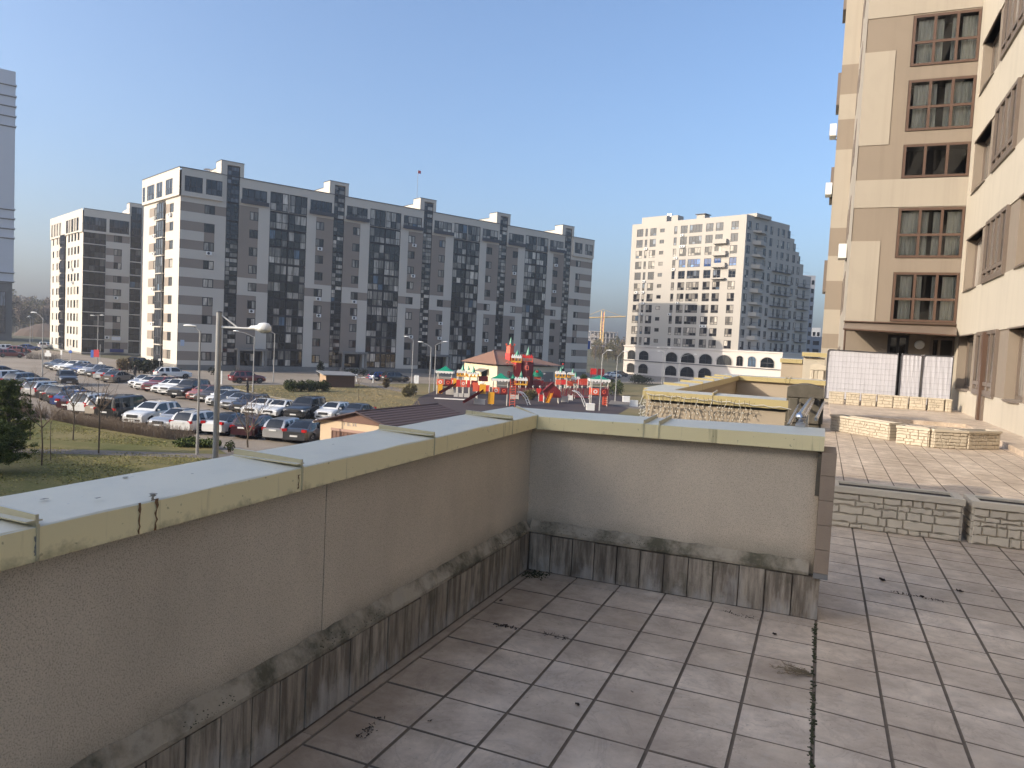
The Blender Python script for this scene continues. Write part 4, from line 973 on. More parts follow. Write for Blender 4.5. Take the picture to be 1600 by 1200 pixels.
# ------------------------------------------------------------------ tower that closes the terrace
M['glass_clear'], nt, b = new_mat('clear_window_glass')
for n_ in list(nt.nodes):
    if n_.type == 'BSDF_PRINCIPLED': nt.nodes.remove(n_)
out = [n_ for n_ in nt.nodes if n_.type == 'OUTPUT_MATERIAL'][0]
tr = N(nt,'ShaderNodeBsdfTransparent'); tr.inputs[0].default_value = (.93,.95,.94,1); gl = N(nt,'ShaderNodeBsdfGlossy'); gl.inputs['Roughness'].default_value = .02; fz = N(nt,'ShaderNodeFresnel'); fz.inputs[0].default_value = 1.6
mx = N(nt,'ShaderNodeMixShader'); nt.links.new(fz.outputs[0],mx.inputs[0]); nt.links.new(tr.outputs[0],mx.inputs[1]); nt.links.new(gl.outputs[0],mx.inputs[2]); nt.links.new(mx.outputs[0],out.inputs[0])
M['curtain'] = plain('sheer_curtain', (.80,.79,.70), .95, var=.06, scale=4)
M['room_dark'] = plain('room_interior', (.05,.045,.04), .95)
to = thing('apartment_building', 'beige and cream tower with curtained brown windows closing the far end of the terrace', 'apartment block', (.65,29,0))
ft = Face((0,0,0),(1,0,0)); X = .65
tw_win = [(11.72,13.42),(9.53,11.25),(7.93,9.07),(5.19,6.90),(2.98,4.69)] + [(14.75+3.16*k,16.45+3.16*k) for k in range(4)]
RT = [(0,3.55,GZ,34,1,.025),(0,3.55,13.48,34,0,0),(0,.96,9.11,12.32,0,0),(0,3.55,6.94,7.90,0,0),(0,.94,2.90,5.77,0,0),(0,3.55,2.6,2.9,1,0)]
for z0, z1 in tw_win: RT.append((1.43,3.45,z0,z1,None,.14))
RT += [(1.41,2.08,.1,2.52,1,.2),(2.72,3.5,.1,2.5,1,.2)]
mb = MB(); rect_facade(mb, ft, RT)
def close(mb, x0,x1,y0,y1,z0,z1): 
    for q in ([(x1,y0),(x1,y1)],[(x1,y1),(x0,y1)]): mb.face([(*q[0],z0),(*q[1],z0),(*q[1],z1),(*q[0],z1)])
mb.build('front_wall', [M['cream_tower'],M['beige']], to)
# set-back part with its lit side strip
y2 = 11.0; f3 = Face((0,0,0),(1,0,0)); f3.O = Vector((-.75,y2,0))
def zt(py, y=40.0, px=1312): d = ray(px,py); return (CAM + d*(y/d.y)).z
bands = [(545,522),(484,439),(400,356),(234,187),(148,102)]
RS = [(0,.75,GZ,34,0,0)] + [(0,.75,zt(a),zt(b),1,0) for a,b in bands]
mb = MB(); rect_facade(mb, f3, RS); mb.build('set_back_wall', [M['cream_tower'],M['beige']], to)
f4 = Face((0,y2,0),(0,-1,0)); RQ = [(0,y2,GZ,34,0,0)]; sw = []
for k in range(11):
    z0 = .9+3.16*k-.4
    for a in (1.0,4.2): sw.append((a,a+1.6,z0,z0+1.6)); RQ.append((a,a+1.6,z0,z0+1.6,0,.15))
mb = MB(); rect_facade(mb, f4, RQ); mb.build('side_wall', [M['cream_tower'],M['beige']], to)
for w in sw: place_window(to, f4, *w, [.5], [], .05, frame='greybrown_frame', fr=.1)
f5 = Face((-.75,y2+20,0),(0,-1,0)); mb = MB(); fbox(mb, Face((-.75,y2,0),(1,0,0)), 0, .74, GZ, 34, -20, -.02); mb.build('rear_part', M['cream'], to)
for py, yy in ((207,12.2),(298,12.2)):
    z = zt(py+8, 41.2, 1303); obj('air_conditioner', AC, to, (-.76, yy, z), -PI/2)
obj('air_conditioner', AC, to, (-.01, 5.0, 5.75), -PI/2)
for k in range(4): 
    m = MB(); m.box(-.9,-.755,y2+1.5,y2+3.2,5.0+3.16*k*1.5,6.6+3.16*k*1.5); m.build('bay_window', M['greybrown_frame'], to)
mb = MB(); mb.box(0,14,.45,19,GZ,33.9) if False else None
mb.face([(0,0,34),(3.55,0,34),(3.55,20,34),(0,20,34)]); mb.face([(3.55,0,GZ),(3.55,20,GZ),(3.55,20,34),(3.55,0,34)]); mb.face([(3.55,20,GZ),(0,20,GZ),(0,20,34),(3.55,20,34)]); mb.build('rear_wall', M['cream'], to)
r2 = random.Random(5)
for i, (z0, z1) in enumerate(tw_win):
    u0, u1 = 1.44, 3.44; short = i == 2
    fm, gm, panes = window_meshes(u1-u0, z1-z0, [.333,.667], [] if short else [.46], fr=.085, dep=.06, frame='brown_frame', glass='glass_clear')
    o = obj('window', fm, to, ft.p((u0+u1)/2, z0, -.05), 0)
    for pm in panes: obj('pane', pm, o)
    m = MB(); W, Hh = u1-u0, z1-z0
    m.face([(-W/2,.9,0),(W/2,.9,0),(W/2,.9,Hh),(-W/2,.9,Hh)]); m.face([(-W/2-.01,-.06,0),(W/2+.01,-.06,0),(W/2+.01,.9,0),(-W/2-.01,.9,0)]); m.face([(-W/2-.01,-.06,Hh),(-W/2-.01,.9,Hh),(W/2+.01,.9,Hh),(W/2+.01,-.06,Hh)])
    m.face([(-W/2-.01,-.06,0),(-W/2-.01,.9,0),(-W/2-.01,.9,Hh),(-W/2-.01,-.06,Hh)]); m.face([(W/2+.01,-.06,0),(W/2+.01,-.06,Hh),(W/2+.01,.9,Hh),(W/2+.01,.9,0)]); m.build('room', M['room_dark'], o)
    if not short:
        spans = [(-W/2+r2.uniform(.05,.25), -W/6+r2.uniform(-.1,.05)), (-W/6+.05, r2.uniform(-.12,-.02)), (r2.uniform(.06,.2), W/6), (W/6+r2.uniform(.03,.2), W/2-.05)]
        for a, b_ in spans:
            m = MB(); n = int((b_-a)/.018)+2; ph = r2.uniform(0,6); rows = [[],[],[]]
            for k in range(n+1):
                x = a+(b_-a)*k/n
                for q, (zz, am) in enumerate(((.03,.03),(Hh*.6,.022),(Hh-.12,.012))):
                    rows[q].append(m.v((x+ .01*math.sin(k*.7+q), .16+am*math.sin(x*58+ph+.6*math.sin(x*17)), zz)))
            for q in range(2):
                for k in range(n): m.idx((rows[q][k],rows[q][k+1],rows[q+1][k+1],rows[q+1][k]))
            m.build('curtain', M['curtain'], o, 60)
# under the canopy: door, vents, niche
place_window(to, ft, 1.42, 2.07, .12, 2.5, [.5], [], .1, name='terrace_door', fr=.09, frame='dark_frame', glass='glass_dark')
place_window(to, ft, 2.73, 3.49, .12, 2.48, [.35], [], .1, name='terrace_door', fr=.09, frame='greybrown_frame', glass='glass_dark')
m = MB(); m.lathe((0,0,0), [(0,0),(.15,0),(.16,.05),(.13,.09),(0,.10)], 16); m.V = [Vector((2.4+v.x,.02-v.z,2.2+v.y)) for v in m.V]; m.F = [f[::-1] for f in m.F]; m.build('wall_lamp', M['white_metal'], to, 40)
can = thing('canopy', 'brown metal framed canopy above the white fence', 'canopy', (.65,28.9,2.7))
ya = 28.93; yb = 27.75; A = [PY(1322,505,ya), PY(1495,512,ya)]; B = [PY(1318,514,yb), PY(1494,524.5,yb)]
m = MB()
for p, q in ((A[0],A[1]),(B[0],B[1])): m.tube([p,q], .03, 6)
part('rail', m, M['brown_frame'], can)
for k in range(7):
    m = MB(); u = k/6; m.tube([A[0].lerp(A[1],u), B[0].lerp(B[1],u)], .022, 5); part('rafter', m, M['brown_frame'], can)
m = MB(); q = [B[0]+Zv*.03, B[1]+Zv*.03, A[1]+Zv*.03, A[0]+Zv*.03]; m.face(q); m.face([p-Zv*.008 for p in q[::-1]]); part('roof_sheet', m, plain('bronze_sheet', (.22,.17,.13), .35), can)
m = MB(); m.tube([B[0]+Vector((.06,.05,0)), Vector((B[0].x+.06, B[0].y+.05, .1))], .03, 6); part('post', m, M['brown_frame'], can)
m = MB(); m.box(.62,4.08,28.90,28.985,2.66,2.90); part('fascia', m, M['beige'], can)
m = MB(); m.box(.60,4.09,28.80,28.99,2.905,2.94); part('flashing', m, M['brown_frame'], can)
# white sheeted mesh fence
M['sheet_white'] = plain('white_sheeting', (.52,.51,.54), .6, var=.07, scale=1.2); M['fence_grey'] = plain('fence_frame_dark', (.05,.05,.055), .5); M['wire_grey'] = plain('fence_wire_grey', (.22,.22,.24), .5)
fy = 27.0; fl = [PY(1294,546,fy), PY(1404,553,fy), PY(1409,553.2,fy), PY(1441,555,fy), PY(1443,555,fy), PY(1490,557,fy)]
fe_ = thing('fence', 'wire mesh fence with gate, backed by white sheeting, below the canopy', 'fence', (2,fy,.1))
for i, (p, q, nm) in enumerate(((fl[0],fl[1],'fence_panel'),(fl[2],fl[3],'gate'),(fl[4],fl[5],'fence_panel'))):
    x0, x1, zt_ = p.x, q.x, (p.z+q.z)/2; zb = .22; r = .06
    m = MB(); m.tube([(x0,fy,zb),(x0,fy,p.z-r),(x0+r*.3,fy,p.z-r*.3),(x0+r,fy,p.z),(x1-r,fy,q.z),(x1-r*.3,fy,q.z-r*.3),(x1,fy,q.z-r),(x1,fy,zb)], .016, 6); m.tube([(x0,fy,zb),(x1,fy,zb)], .014, 6)
    t = part(nm, m, M['fence_grey'], fe_, 40)
    m = MB(); n = int((x1-x0)/.115)
    for k in range(1,n): x = x0+(x1-x0)*k/n; m.tube([(x,fy,zb),(x,fy,p.z+(q.z-p.z)*k/n)], .0024, 3, 0, False)
    for k in range(1,9): z = zb+(zt_-zb)*k/9; m.tube([(x0,fy-.003,z),(x1,fy-.003,z)], .0024, 3, 0, False)
    m.V = [v-loc_(fe_) for v in m.V]; stuff(m.build('mesh_wires', M['wire_grey'], t))
    m = MB(); nx, nz = 16, 8; ids = [[m.v((x0+(x1-x0)*a/nx, fy+.03+.012*math.sin(a*1.9+b_*.8)+.008*math.sin(b_*2.1+i), zb+.0+(zt_-zb+.01)*b_/nz+((q.z-p.z)*(a/nx-.5)*(b_/nz)))) for b_ in range(nz+1)] for a in range(nx+1)]
    for a in range(nx):
        for b_ in range(nz): m.idx((ids[a][b_],ids[a+1][b_],ids[a+1][b_+1],ids[a][b_+1]))
    m.V = [v-loc_(fe_) for v in m.V]; m.build('white_sheet', M['sheet_white'], t, 60)

# ------------------------------------------------------------------ litter, moss and weeds on the floor
def leaf(px, py, size, label, seed):
    r2 = random.Random(seed); p = G(px, py, 0); t = thing('dead_leaf', label, 'leaf', (p.x,p.y,.003), r2.uniform(0,6))
    m = MB(); 
    for q in range(3):
        c = Vector((r2.uniform(-.5,.5)*size, r2.uniform(-.5,.5)*size, .002)); n = 7
        ring = [c+Vector((math.cos(2*PI*k/n)*size*r2.uniform(.3,.6), math.sin(2*PI*k/n)*size*r2.uniform(.2,.45), r2.uniform(0,.4)*size)) for k in range(n)]
        for k in range(n): m.face([c, ring[k], ring[(k+1)%n]])
    m.build('leaf_blade', M['leaf'], t, None); return t
for i, (px, py, s, lab) in enumerate(((783,941,.022,'crumpled dead leaf near the foot of the left parapet'),(900,1103,.020,'dark dead leaf alone on a pale tile in the bay'),
     (671,1129,.014,'small dead leaf beside a joint near the bottom edge'),(558,1152,.016,'dead leaf on the tiles nearest the left skirting'),(1212,992,.028,'dead leaf clump below the cross parapet skirting'),
     (988,1083,.010,'tiny dark leaf scrap in the middle of the bay floor'),(860,895,.03,'leaf litter gathered in the corner of the bay'),(1378,908,.045,'long dark leaf clump on the right hand tiles'),
     (1498,925,.04,'dark leaf clump on the tiles before the shaded planters'),(1440,933,.03,'thin leaf scraps left of the clump before the planters'),(1550,925,.012,'tiny leaf scrap on the far right tiles'))):
    leaf(px, py, s, lab, 40+i)
def twig(px0, py0, px1, py1, lab, seed, th=.003):
    r2 = random.Random(seed); a, b_ = G(px0,py0,0), G(px1,py1,0); t = thing('twig_litter', lab, 'twigs', (a.x,a.y,.002)); m = MB(); d = b_-a
    for k in range(34):
        u = r2.random(); p = d*u+Vector((r2.gauss(0,.014),r2.gauss(0,.014),.002)); q = p+Vector((r2.gauss(0,.007),r2.gauss(0,.007),r2.uniform(0,.005)))
        m.tube([p,q], th*r2.uniform(.5,1.2), 4)
    m.build('twigs', M['leaf'], t)
twig(775,976,810,984,'dark twig litter caught in a joint near the left skirting',60); twig(850,990,885,999,'fine twig litter on the joint in the corner bay',61,.002)
twig(1130,955,1175,968,'twig litter along the foot of the cross skirting',62,.002); twig(560,1155,600,1120,'scattered twig crumbs on the tiles by the left skirting',63,.002); twig(1395,925,1470,940,'twig litter strewn before the shaded planters',64,.003)
wd = G(1271,1058,0)
wt_ = thing('dry_weed', 'dry weed growing from the mossy joint and lying over the bay tiles', 'weed', (wd.x,wd.y,0)); r2 = random.Random(9); m = MB()
M['dry_stem'] = plain('dry_stem', (.20,.15,.09), .9, var=.3, scale=40)
for k in range(22):
    a = PI+r2.gauss(.15,.28); L = r2.uniform(.05,.20); p = [Vector((0,0,.0))]
    for j in range(4): p.append(p[-1]+Vector((math.cos(a)*L/4, math.sin(a)*L/4, (.012-.005*j)+r2.uniform(-.002,.003)))); a += r2.gauss(0,.25)
    for q in p: q.z = max(q.z,.003)
    m.tube(p, .0012, 3, 0, False)
    for q in p[2:]:
        for j in range(3): m.tube([q,q+Vector((r2.gauss(0,.012),r2.gauss(0,.012),r2.uniform(0,.012)))], .001, 3, 0, False)
m.build('stems', M['dry_stem'], wt_)
m = MB(); r2 = random.Random(21)
for k in range(520):
    y = r2.uniform(1.2,4.75); dens = .35+.65*abs(math.sin(y*2.3)); 
    if r2.random() > dens: continue
    c = Vector((.066+r2.gauss(0,.006), y, -.003)); s = r2.uniform(.003,.010)
    m.lathe(c, [(s,0),(s*.8,s*.7),(0,s*1.0)], 5)
mo = stuff(m.build('moss', M['moss'])); tag(mo, 'dark moss filling the wide joint between the bay and the walkway tiles', 'moss')
m = MB()
for k in range(700):
    y = r2.uniform(-.5,4.75); 
    if math.sin(y*3.1)+math.sin(y*7.3+1) < .1: continue
    c = Vector((-1.822+abs(r2.gauss(0,.012)), y, .29+abs(r2.gauss(0,.02)))); s = r2.uniform(.001,.0032); m.lathe(c, [(s,0),(s*.8,s*.6),(0,s)], 5)
for k in range(300):
    x = r2.uniform(-1.8,-.9); c = Vector((x, 4.81-abs(r2.gauss(0,.01)), .285+abs(r2.gauss(0,.02)))); s = r2.uniform(.001,.0032); m.lathe(c, [(s,0),(s*.8,s*.6),(0,s)], 5)
for k in range(160):
    c = Vector((r2.gauss(-1.74,.05), r2.gauss(4.72,.05), 0)); 
    if c.x < -1.82 or c.y > 4.80: continue
    s = r2.uniform(.003,.008); m.lathe(c, [(s,0),(s*.8,s*.6),(0,s)], 5)
mo = stuff(m.build('moss', M['moss'])); tag(mo, 'moss tufts along the skirting ledge and in the corner of the bay', 'moss')

M['rust'] = plain('rust_brown', (.17,.095,.045), .9, var=.5, scale=60); M['grime'] = plain('grime_grey', (.24,.23,.20), .9, var=.3, scale=40)
r2 = random.Random(33)
def stain(px, py0, py1, w, mat, name, xs=-1.7985):
    a, b_ = ray(px,py0), ray(px,py1); P = CAM+a*(xs/a.x); Q = CAM+b_*(xs/b_.x); m = MB(); n = 9; prev = None
    for k in range(n+1):
        u = k/n; c = P.lerp(Q,u); c.y = P.y+r2.uniform(-.004,.004); ww = w*r2.uniform(.35,1.0)*(1.0 if u < .25 or u > .8 else .55)
        cur = (m.v((xs,c.y-ww,c.z)), m.v((xs,c.y+ww,c.z)))
        if prev: m.idx((prev[0],prev[1],cur[1],cur[0]))
        prev = cur
    part(name, m, mat, par)
stain(218,786,834,.006,M['rust'],'rust_stain'); stain(245,779,828,.007,M['rust'],'rust_stain'); stain(240,772,782,.016,M['grime'],'grime_patch'); stain(467,742,764,.006,M['rust'],'rust_stain'); stain(56,838,868,.006,M['grime'],'rust_stain')
def chip(px, py, s_, mat, nm):
    d = ray(px,py); p = CAM+d*((1.083-CAM.z)/d.z); m = MB(); n = 9; zz = zi(p.y)+.0135
    ring = [Vector((p.x+math.cos(2*PI*k/n)*s_*r2.uniform(.4,1), p.y+math.sin(2*PI*k/n)*s_*r2.uniform(.5,1.4), zz)) for k in range(n)]; m.face(ring); part(nm, m, mat, par)
for px, py, s_ in ((195,750,.010),(152,782,.011),(300,745,.006),(240,776,.02),(330,718,.006),(70,783,.012),(520,700,.008)): chip(px, py, s_, M['grime'], 'grime_patch')
# ================================================================== vehicles
M['car_glass'], nt, b = new_mat('car_window'); b.inputs['Base Color'].default_value = (.012,.014,.016,1); b.inputs['Roughness'].default_value = .04; b.inputs['IOR'].default_value = 1.6
M['tyre'] = plain('tyre_rubber', (.018,.018,.018), .85); M['rim'] = plain('alloy_rim', (.40,.40,.41), .35, .8)
M['black_trim'] = plain('black_plastic_trim', (.02,.02,.021), .55); M['plate'] = plain('number_plate_white', (.65,.65,.63), .5)
M['headlamp'], nt, b = new_mat('headlamp_lens'); b.inputs['Base Color'].default_value = (.62,.64,.66,1); b.inputs['Roughness'].default_value = .08
M['taillamp'], nt, b = new_mat('tail_lamp_lens'); b.inputs['Base Color'].default_value = (.42,.018,.02,1); b.inputs['Roughness'].default_value = .1
PAINT = {}
def paint(name, c, metal=.0):
    m, nt, b = new_mat('car_paint_'+name); f = noise(nt, 2.5, 4, wcoords(nt))
    nt.links.new(mixc(nt, f, tuple(x*.88 for x in c), c), b.inputs['Base Color']); b.inputs['Metallic'].default_value = metal; b.inputs['Roughness'].default_value = .32
    b.inputs['Coat Weight'].default_value = 1.0; b.inputs['Coat Roughness'].default_value = .05; PAINT[name] = m
for n_, c, mt in (('white',(.70,.70,.68),0),('silver',(.46,.46,.46),.55),('beige',(.52,.45,.36),.3),('black',(.015,.015,.016),0),('darkgrey',(.055,.057,.06),.3),('navy',(.02,.026,.045),.2),('blue',(.025,.05,.18),.2),
                  ('red',(.14,.010,.014),.1),('maroon',(.045,.010,.016),.2),('orange',(.30,.07,.05),.1),('bronze',(.20,.175,.15),.5),('brown',(.06,.045,.04),.3)): paint(n_, c, mt)
TYPES = dict(   # L, W, H, sill, wheel r, front axle, rear axle, cowl x, roof front, roof rear, glass rear base, hood z, belt z, deck z, deck start(None = no boot)
 sedan =dict(L=4.70,W=1.82,H=1.45,sill=.20,wr=.325,fa=1.42,ra=-1.40,cowl=.98,r1=.22,r2=-.92,c3=-1.72,hood=.98,belt=.93,deck=1.02),
 old_sedan=dict(L=4.65,W=1.78,H=1.42,sill=.20,wr=.31,fa=1.38,ra=-1.35,cowl=.85,r1=.20,r2=-.85,c3=-1.55,hood=.92,belt=.90,deck=.97),
 hatch =dict(L=4.15,W=1.77,H=1.50,sill=.20,wr=.32,fa=1.28,ra=-1.30,cowl=.98,r1=.25,r2=-1.55,c3=-1.98,hood=1.0,belt=.96,deck=None),
 wagon =dict(L=4.75,W=1.84,H=1.49,sill=.20,wr=.33,fa=1.45,ra=-1.42,cowl=.95,r1=.22,r2=-1.85,c3=-2.26,hood=.98,belt=.95,deck=None),
 suv   =dict(L=4.60,W=1.88,H=1.68,sill=.27,wr=.37,fa=1.40,ra=-1.38,cowl=.98,r1=.30,r2=-1.72,c3=-2.16,hood=1.12,belt=1.06,deck=None),
 big_suv=dict(L=4.95,W=1.96,H=1.84,sill=.34,wr=.40,fa=1.50,ra=-1.42,cowl=.92,r1=.35,r2=-2.15,c3=-2.38,hood=1.22,belt=1.16,deck=None),
 van   =dict(L=4.90,W=1.92,H=1.94,sill=.25,wr=.34,fa=1.55,ra=-1.40,cowl=1.45,r1=.72,r2=-2.25,c3=-2.42,hood=1.18,belt=1.12,deck=None))
def smooth(a, b, x):
    t = max(0, min(1, (x-a)/(b-a))); return t*t*(3-2*t)
_cars = {}
def car_meshes(ty):
    if ty in _cars: return _cars[ty]
    P = TYPES[ty]; L, W, H = P['L'], P['W'], P['H']; hl = L/2; wr = P['wr']; ra = wr*1.17
    xs = set([-hl,-hl+.03,-hl+.10,-hl+.22,hl-.03,hl-.10,hl-.22,hl-.38,P['cowl'],P['c3'],P['r1'],P['r2']])
    for xa in (P['fa'],P['ra']):
        for k in range(9): xs.add(xa+ra*math.cos(PI*k/8)*1.0)
    x = -hl
    while x < hl: xs.add(round(x,3)); x += .3
    xs = sorted(xs); xs = [x for i, x in enumerate(xs) if i == 0 or x-xs[i-1] > .012]
    def zlow(x):
        z = P['sill']
        for xa in (P['fa'],P['ra']):
            d = abs(x-xa)
            if d < ra: z = max(z, wr+math.sqrt(max(0, ra*ra-d*d)))
        if x > hl-.5: z = max(z, P['sill']+.06*smooth(hl-.5,hl,x))
        if x < -hl+.5: z = max(z, P['sill']+.10*smooth(-hl+.5,-hl,x))
        return z
    def ztop(x):                                     # hood / boot / belt line at the centre
        if x > P['cowl']:
            u = (x-P['cowl'])/(hl-P['cowl']); return P['hood']+(0.0)-(.05*u+.20*u**3+ (.12*smooth(.9,1,u)))
        if P['deck'] and x < P['c3']:
            u = (P['c3']-x)/(hl+P['c3']); return P['deck']-.03*u-.16*smooth(.72,1.0,u)
        if not P['deck'] and x < P['c3']+.1: return P['belt']+.03-.12*smooth(P['c3']+.1,-hl,x)
        return P['hood']+(P['belt']+.04-P['hood'])*smooth(P['cowl'],P['cowl']-.6,x)
    def hw(x):
        t = abs(x)/hl; return W/2*(1-.03*t*t-.13*smooth(.80,1.0,t)**2)
    body = MB(); rings = []
    for x in xs:
        zl, zt, w = zlow(x), ztop(x), hw(x); zb = min(P['belt']-.02, zt-.05)-.02*smooth(1.0,hl,x)
        zm = max(zl+.02, .42*zb+.58*P['sill']+.08)
        zm = min(zm, zb-.05) if zb-.05 > zl+.02 else (zl+zb)/2
        sec = [(w*.90,zl),(w*.985,min(zl+.05,zm)),(w,zm),(w*.985,(zm+zb)/2+.03),(w*.95,zb),(w*.88,zb+(zt-zb)*.75),(w*.55,zt),(0,zt+.012)]
        r = [body.v((x,y,z)) for y, z in sec] + [body.v((x,-y,z)) for y, z in sec[-2::-1]]
        rings.append(r)
    n = len(rings[0])
    for a, b_ in zip(rings, rings[1:]):
        for j in range(n-1): body.idx((a[j],a[j+1],b_[j+1],b_[j]))
    body.idx(rings[0]); body.idx(rings[-1][::-1])
    # closing floor
    fl = MB(); fl.box(-hl+.15,hl-.15,-W*.42,W*.42,P['sill']+.02,.55); 
    # cabin
    cab = MB(); win = {'windscreen': MB(), 'rear_window': MB()}; sidew = {}
    cx = [P['cowl']+.06]; k = 8
    for i in range(1,6): cx.append(P['cowl']+.06+(P['r1']-P['cowl']-.06)*i/5)
    m_ = 9
    for i in range(1,m_): cx.append(P['r1']+(P['r2']-P['r1'])*i/(m_-1))
    for i in range(1,5): cx.append(P['r2']+(P['c3']-.02-P['r2'])*i/4)
    def zroof(x):
        if x > P['r1']:
            u = (P['cowl']+.06-x)/(P['cowl']+.06-P['r1']); return P['hood']-.02+(H-.035-P['hood'])*(u**.86)
        if x < P['r2']:
            u = (P['r2']-x)/(P['r2']-P['c3']+.02); zb = P['deck'] or P['belt']; drop = .06 if not P['deck'] else .05
            return H-drop-(H-drop-zb+.02)*(u**1.25)
        u = (P['r1']-x)/(P['r1']-P['r2']); return H-.035*(1-min(1,u*3.0))**2-(.06 if not P['deck'] else .05)*max(0,u-.25)**1.6/.63
    secs = []
    for x in cx:
        zr = zroof(x); zb = P['belt']-.01; w = hw(x); f = max(0,min(1,(zr-zb)/(H-zb))); taper = .20 if ty != 'van' else .10
        wb = w*.935; wt = wb-taper*f*.8-.02*f
        secs.append((x, [(wb,min(zb,zr-.01)),(wb-(wb-wt)*.30,zb+(zr-zb)*.30),(wt+.02,zr-.11*f),(wt-.03,zr-.055*f),(wt-.16,zr-.012*f),(0,zr+.012)]))
    def pt(i, j, s): y, z = secs[i][1][j]; return (secs[i][0], y*s, z)
    cn = len(secs)
    i_b = 5+int((m_-1)*.42)                          # B pillar station
    pil = {i_b, i_b+(m_-1-3)//1*0+ (m_-1) if False else 5+int((m_-1)*.80)}
    grp_ = 0
    for i in range(cn-1):
        if i in pil: grp_ += 1
        xa, xb = secs[i][0], secs[i+1][0]; ws = i < 5; rw = i >= 5+m_-1
        for s in (1,-1):
            def q(j, tgt):
                f = [pt(i,j,s),pt(i+1,j,s),pt(i+1,j+1,s),pt(i,j+1,s)]; tgt.face(f if s < 0 else f[::-1])
            glass_side = (1 <= i < cn-2) and i not in pil
            if ty == 'van' and i > 5+int((m_-1)*.9): glass_side = False
            sw_ = sidew.setdefault((s,grp_), MB()) if glass_side else cab; q(0, sw_); q(1, sw_)
            q(2, cab); q(3, cab)
            tgt = win['windscreen'] if ws and i > 0 else (win['rear_window'] if rw else cab)
            q(4, tgt)
    # wheels
    def wheel():
        t = MB(); t.tube([(0,-.11,0),(0,-.085,0),(0,.085,0),(0,.11,0)], [wr*.94,wr,wr,wr*.94], 20)
        rm = MB(); r_ = wr*.66
        for s in (-1,1):
            y0 = s*.112
            for k in range(5):
                a = 2*PI*k/5; d = .28
                p = [(math.cos(a-d*1.0)*r_*.25,y0,math.sin(a-d*1.0)*r_*.25),(math.cos(a-d*.5)*r_,y0,math.sin(a-d*.5)*r_),(math.cos(a+d*.5)*r_,y0,math.sin(a+d*.5)*r_),(math.cos(a+d)*r_*.25,y0,math.sin(a+d)*r_*.25)]
                rm.face(p if s > 0 else p[::-1]); rm.face(p[::-1] if s > 0 else p)
            for k in range(16):
                a, c = 2*PI*k/16, 2*PI*(k+1)/16
                p = [(math.cos(a)*r_,y0,math.sin(a)*r_),(math.cos(c)*r_,y0,math.sin(c)*r_),(math.cos(c)*r_*.88,y0+s*.004,math.sin(c)*r_*.88),(math.cos(a)*r_*.88,y0+s*.004,math.sin(a)*r_*.88)]
                rm.face(p); 
            rm.tube([(0,y0,0),(0,y0+s*.012,0)], r_*.3, 8)
        return t.mesh('tyre', M['tyre'], 40), rm.mesh('rim', M['rim'])
    # lamps, mirrors, plates, trims
    xf, xr = hl, -hl; zh = ztop(hl-.25)-.17; zt_ = (P['deck'] or P['belt'])-.02
    def lamp(x0, x1, y0, y1, z0, z1, mat, nm):
        m = MB(); m.box(x0,x1,y0,y1,z0,z1); return m.mesh(nm, mat)
    hwf = hw(hl-.12); hwr = hw(-hl+.08)
    out = dict(body=body.mesh('body', PAINT['white'], 35), cabin=cab.mesh('cabin', PAINT['white'], 35), under=fl.mesh('underbody', M['black_trim']),
       glass=[(k_, v_.mesh(k_, M['car_glass'], 30)) for k_, v_ in win.items()]+[('side_window', v_.mesh('side_window', M['car_glass'], 30)) for v_ in sidew.values()], wheel=wheel(), P=P,
       head=lamp(-.20,.0,-.19,.19,-.055,.06,M['headlamp'],'headlight'), tail=lamp(-.02,.14,-.16,.16,-.09,.09,M['taillamp'],'tail_light'),
       headpos=(hl-.06, hwf*.80, zh), tailpos=(-hl+.01 if P['deck'] else -hl+.05, hwr*.86, zt_-.09))
    m = MB(); m.box(-.01,.02,-.26,.26,-.055,.055); out['plate'] = m.mesh('number_plate', M['plate'])
    m = MB(); m.box(-.03,.02,-W*.23,W*.23,-.10,.10); m.box(-.03,.015,-W*.34,W*.34,-.34,-.22); out['grille'] = m.mesh('grille', M['black_trim']); out['zh'] = zh
    m = MB(); m.lathe((0,0,0), [(0,-.09),(.09,-.07),(.11,0),(.08,.07),(0,.08)], 8, 0, .6, 1.1); out['mirror'] = m.mesh('mirror', PAINT['white'], 50)
    m = MB(); m.box(-hl+.25,hl-.3,-W/2-.005,-W/2+.05,P['sill']-.02,P['sill']+.13); m.box(-hl+.25,hl-.3,W/2-.05,W/2+.005,P['sill']-.02,P['sill']+.13); out['sills'] = m.mesh('sill_trim', M['black_trim'])
    m = MB()
    for s in (-1,1): m.tube([(P['r1']-.15,s*(W/2-.30),H+.0),(P['r1']-.22,s*(W/2-.30),H+.05),(P['r2']+.25,s*(W/2-.30),H+.035),(P['r2']+.18,s*(W/2-.30),H-.01)], .018, 5)
    out['rails'] = m.mesh('roof_rails', M['black_trim'])
    _cars[ty] = out; return out
def obj_paint(o, mat):
    for s in o.material_slots: s.link = 'OBJECT'; s.material = mat
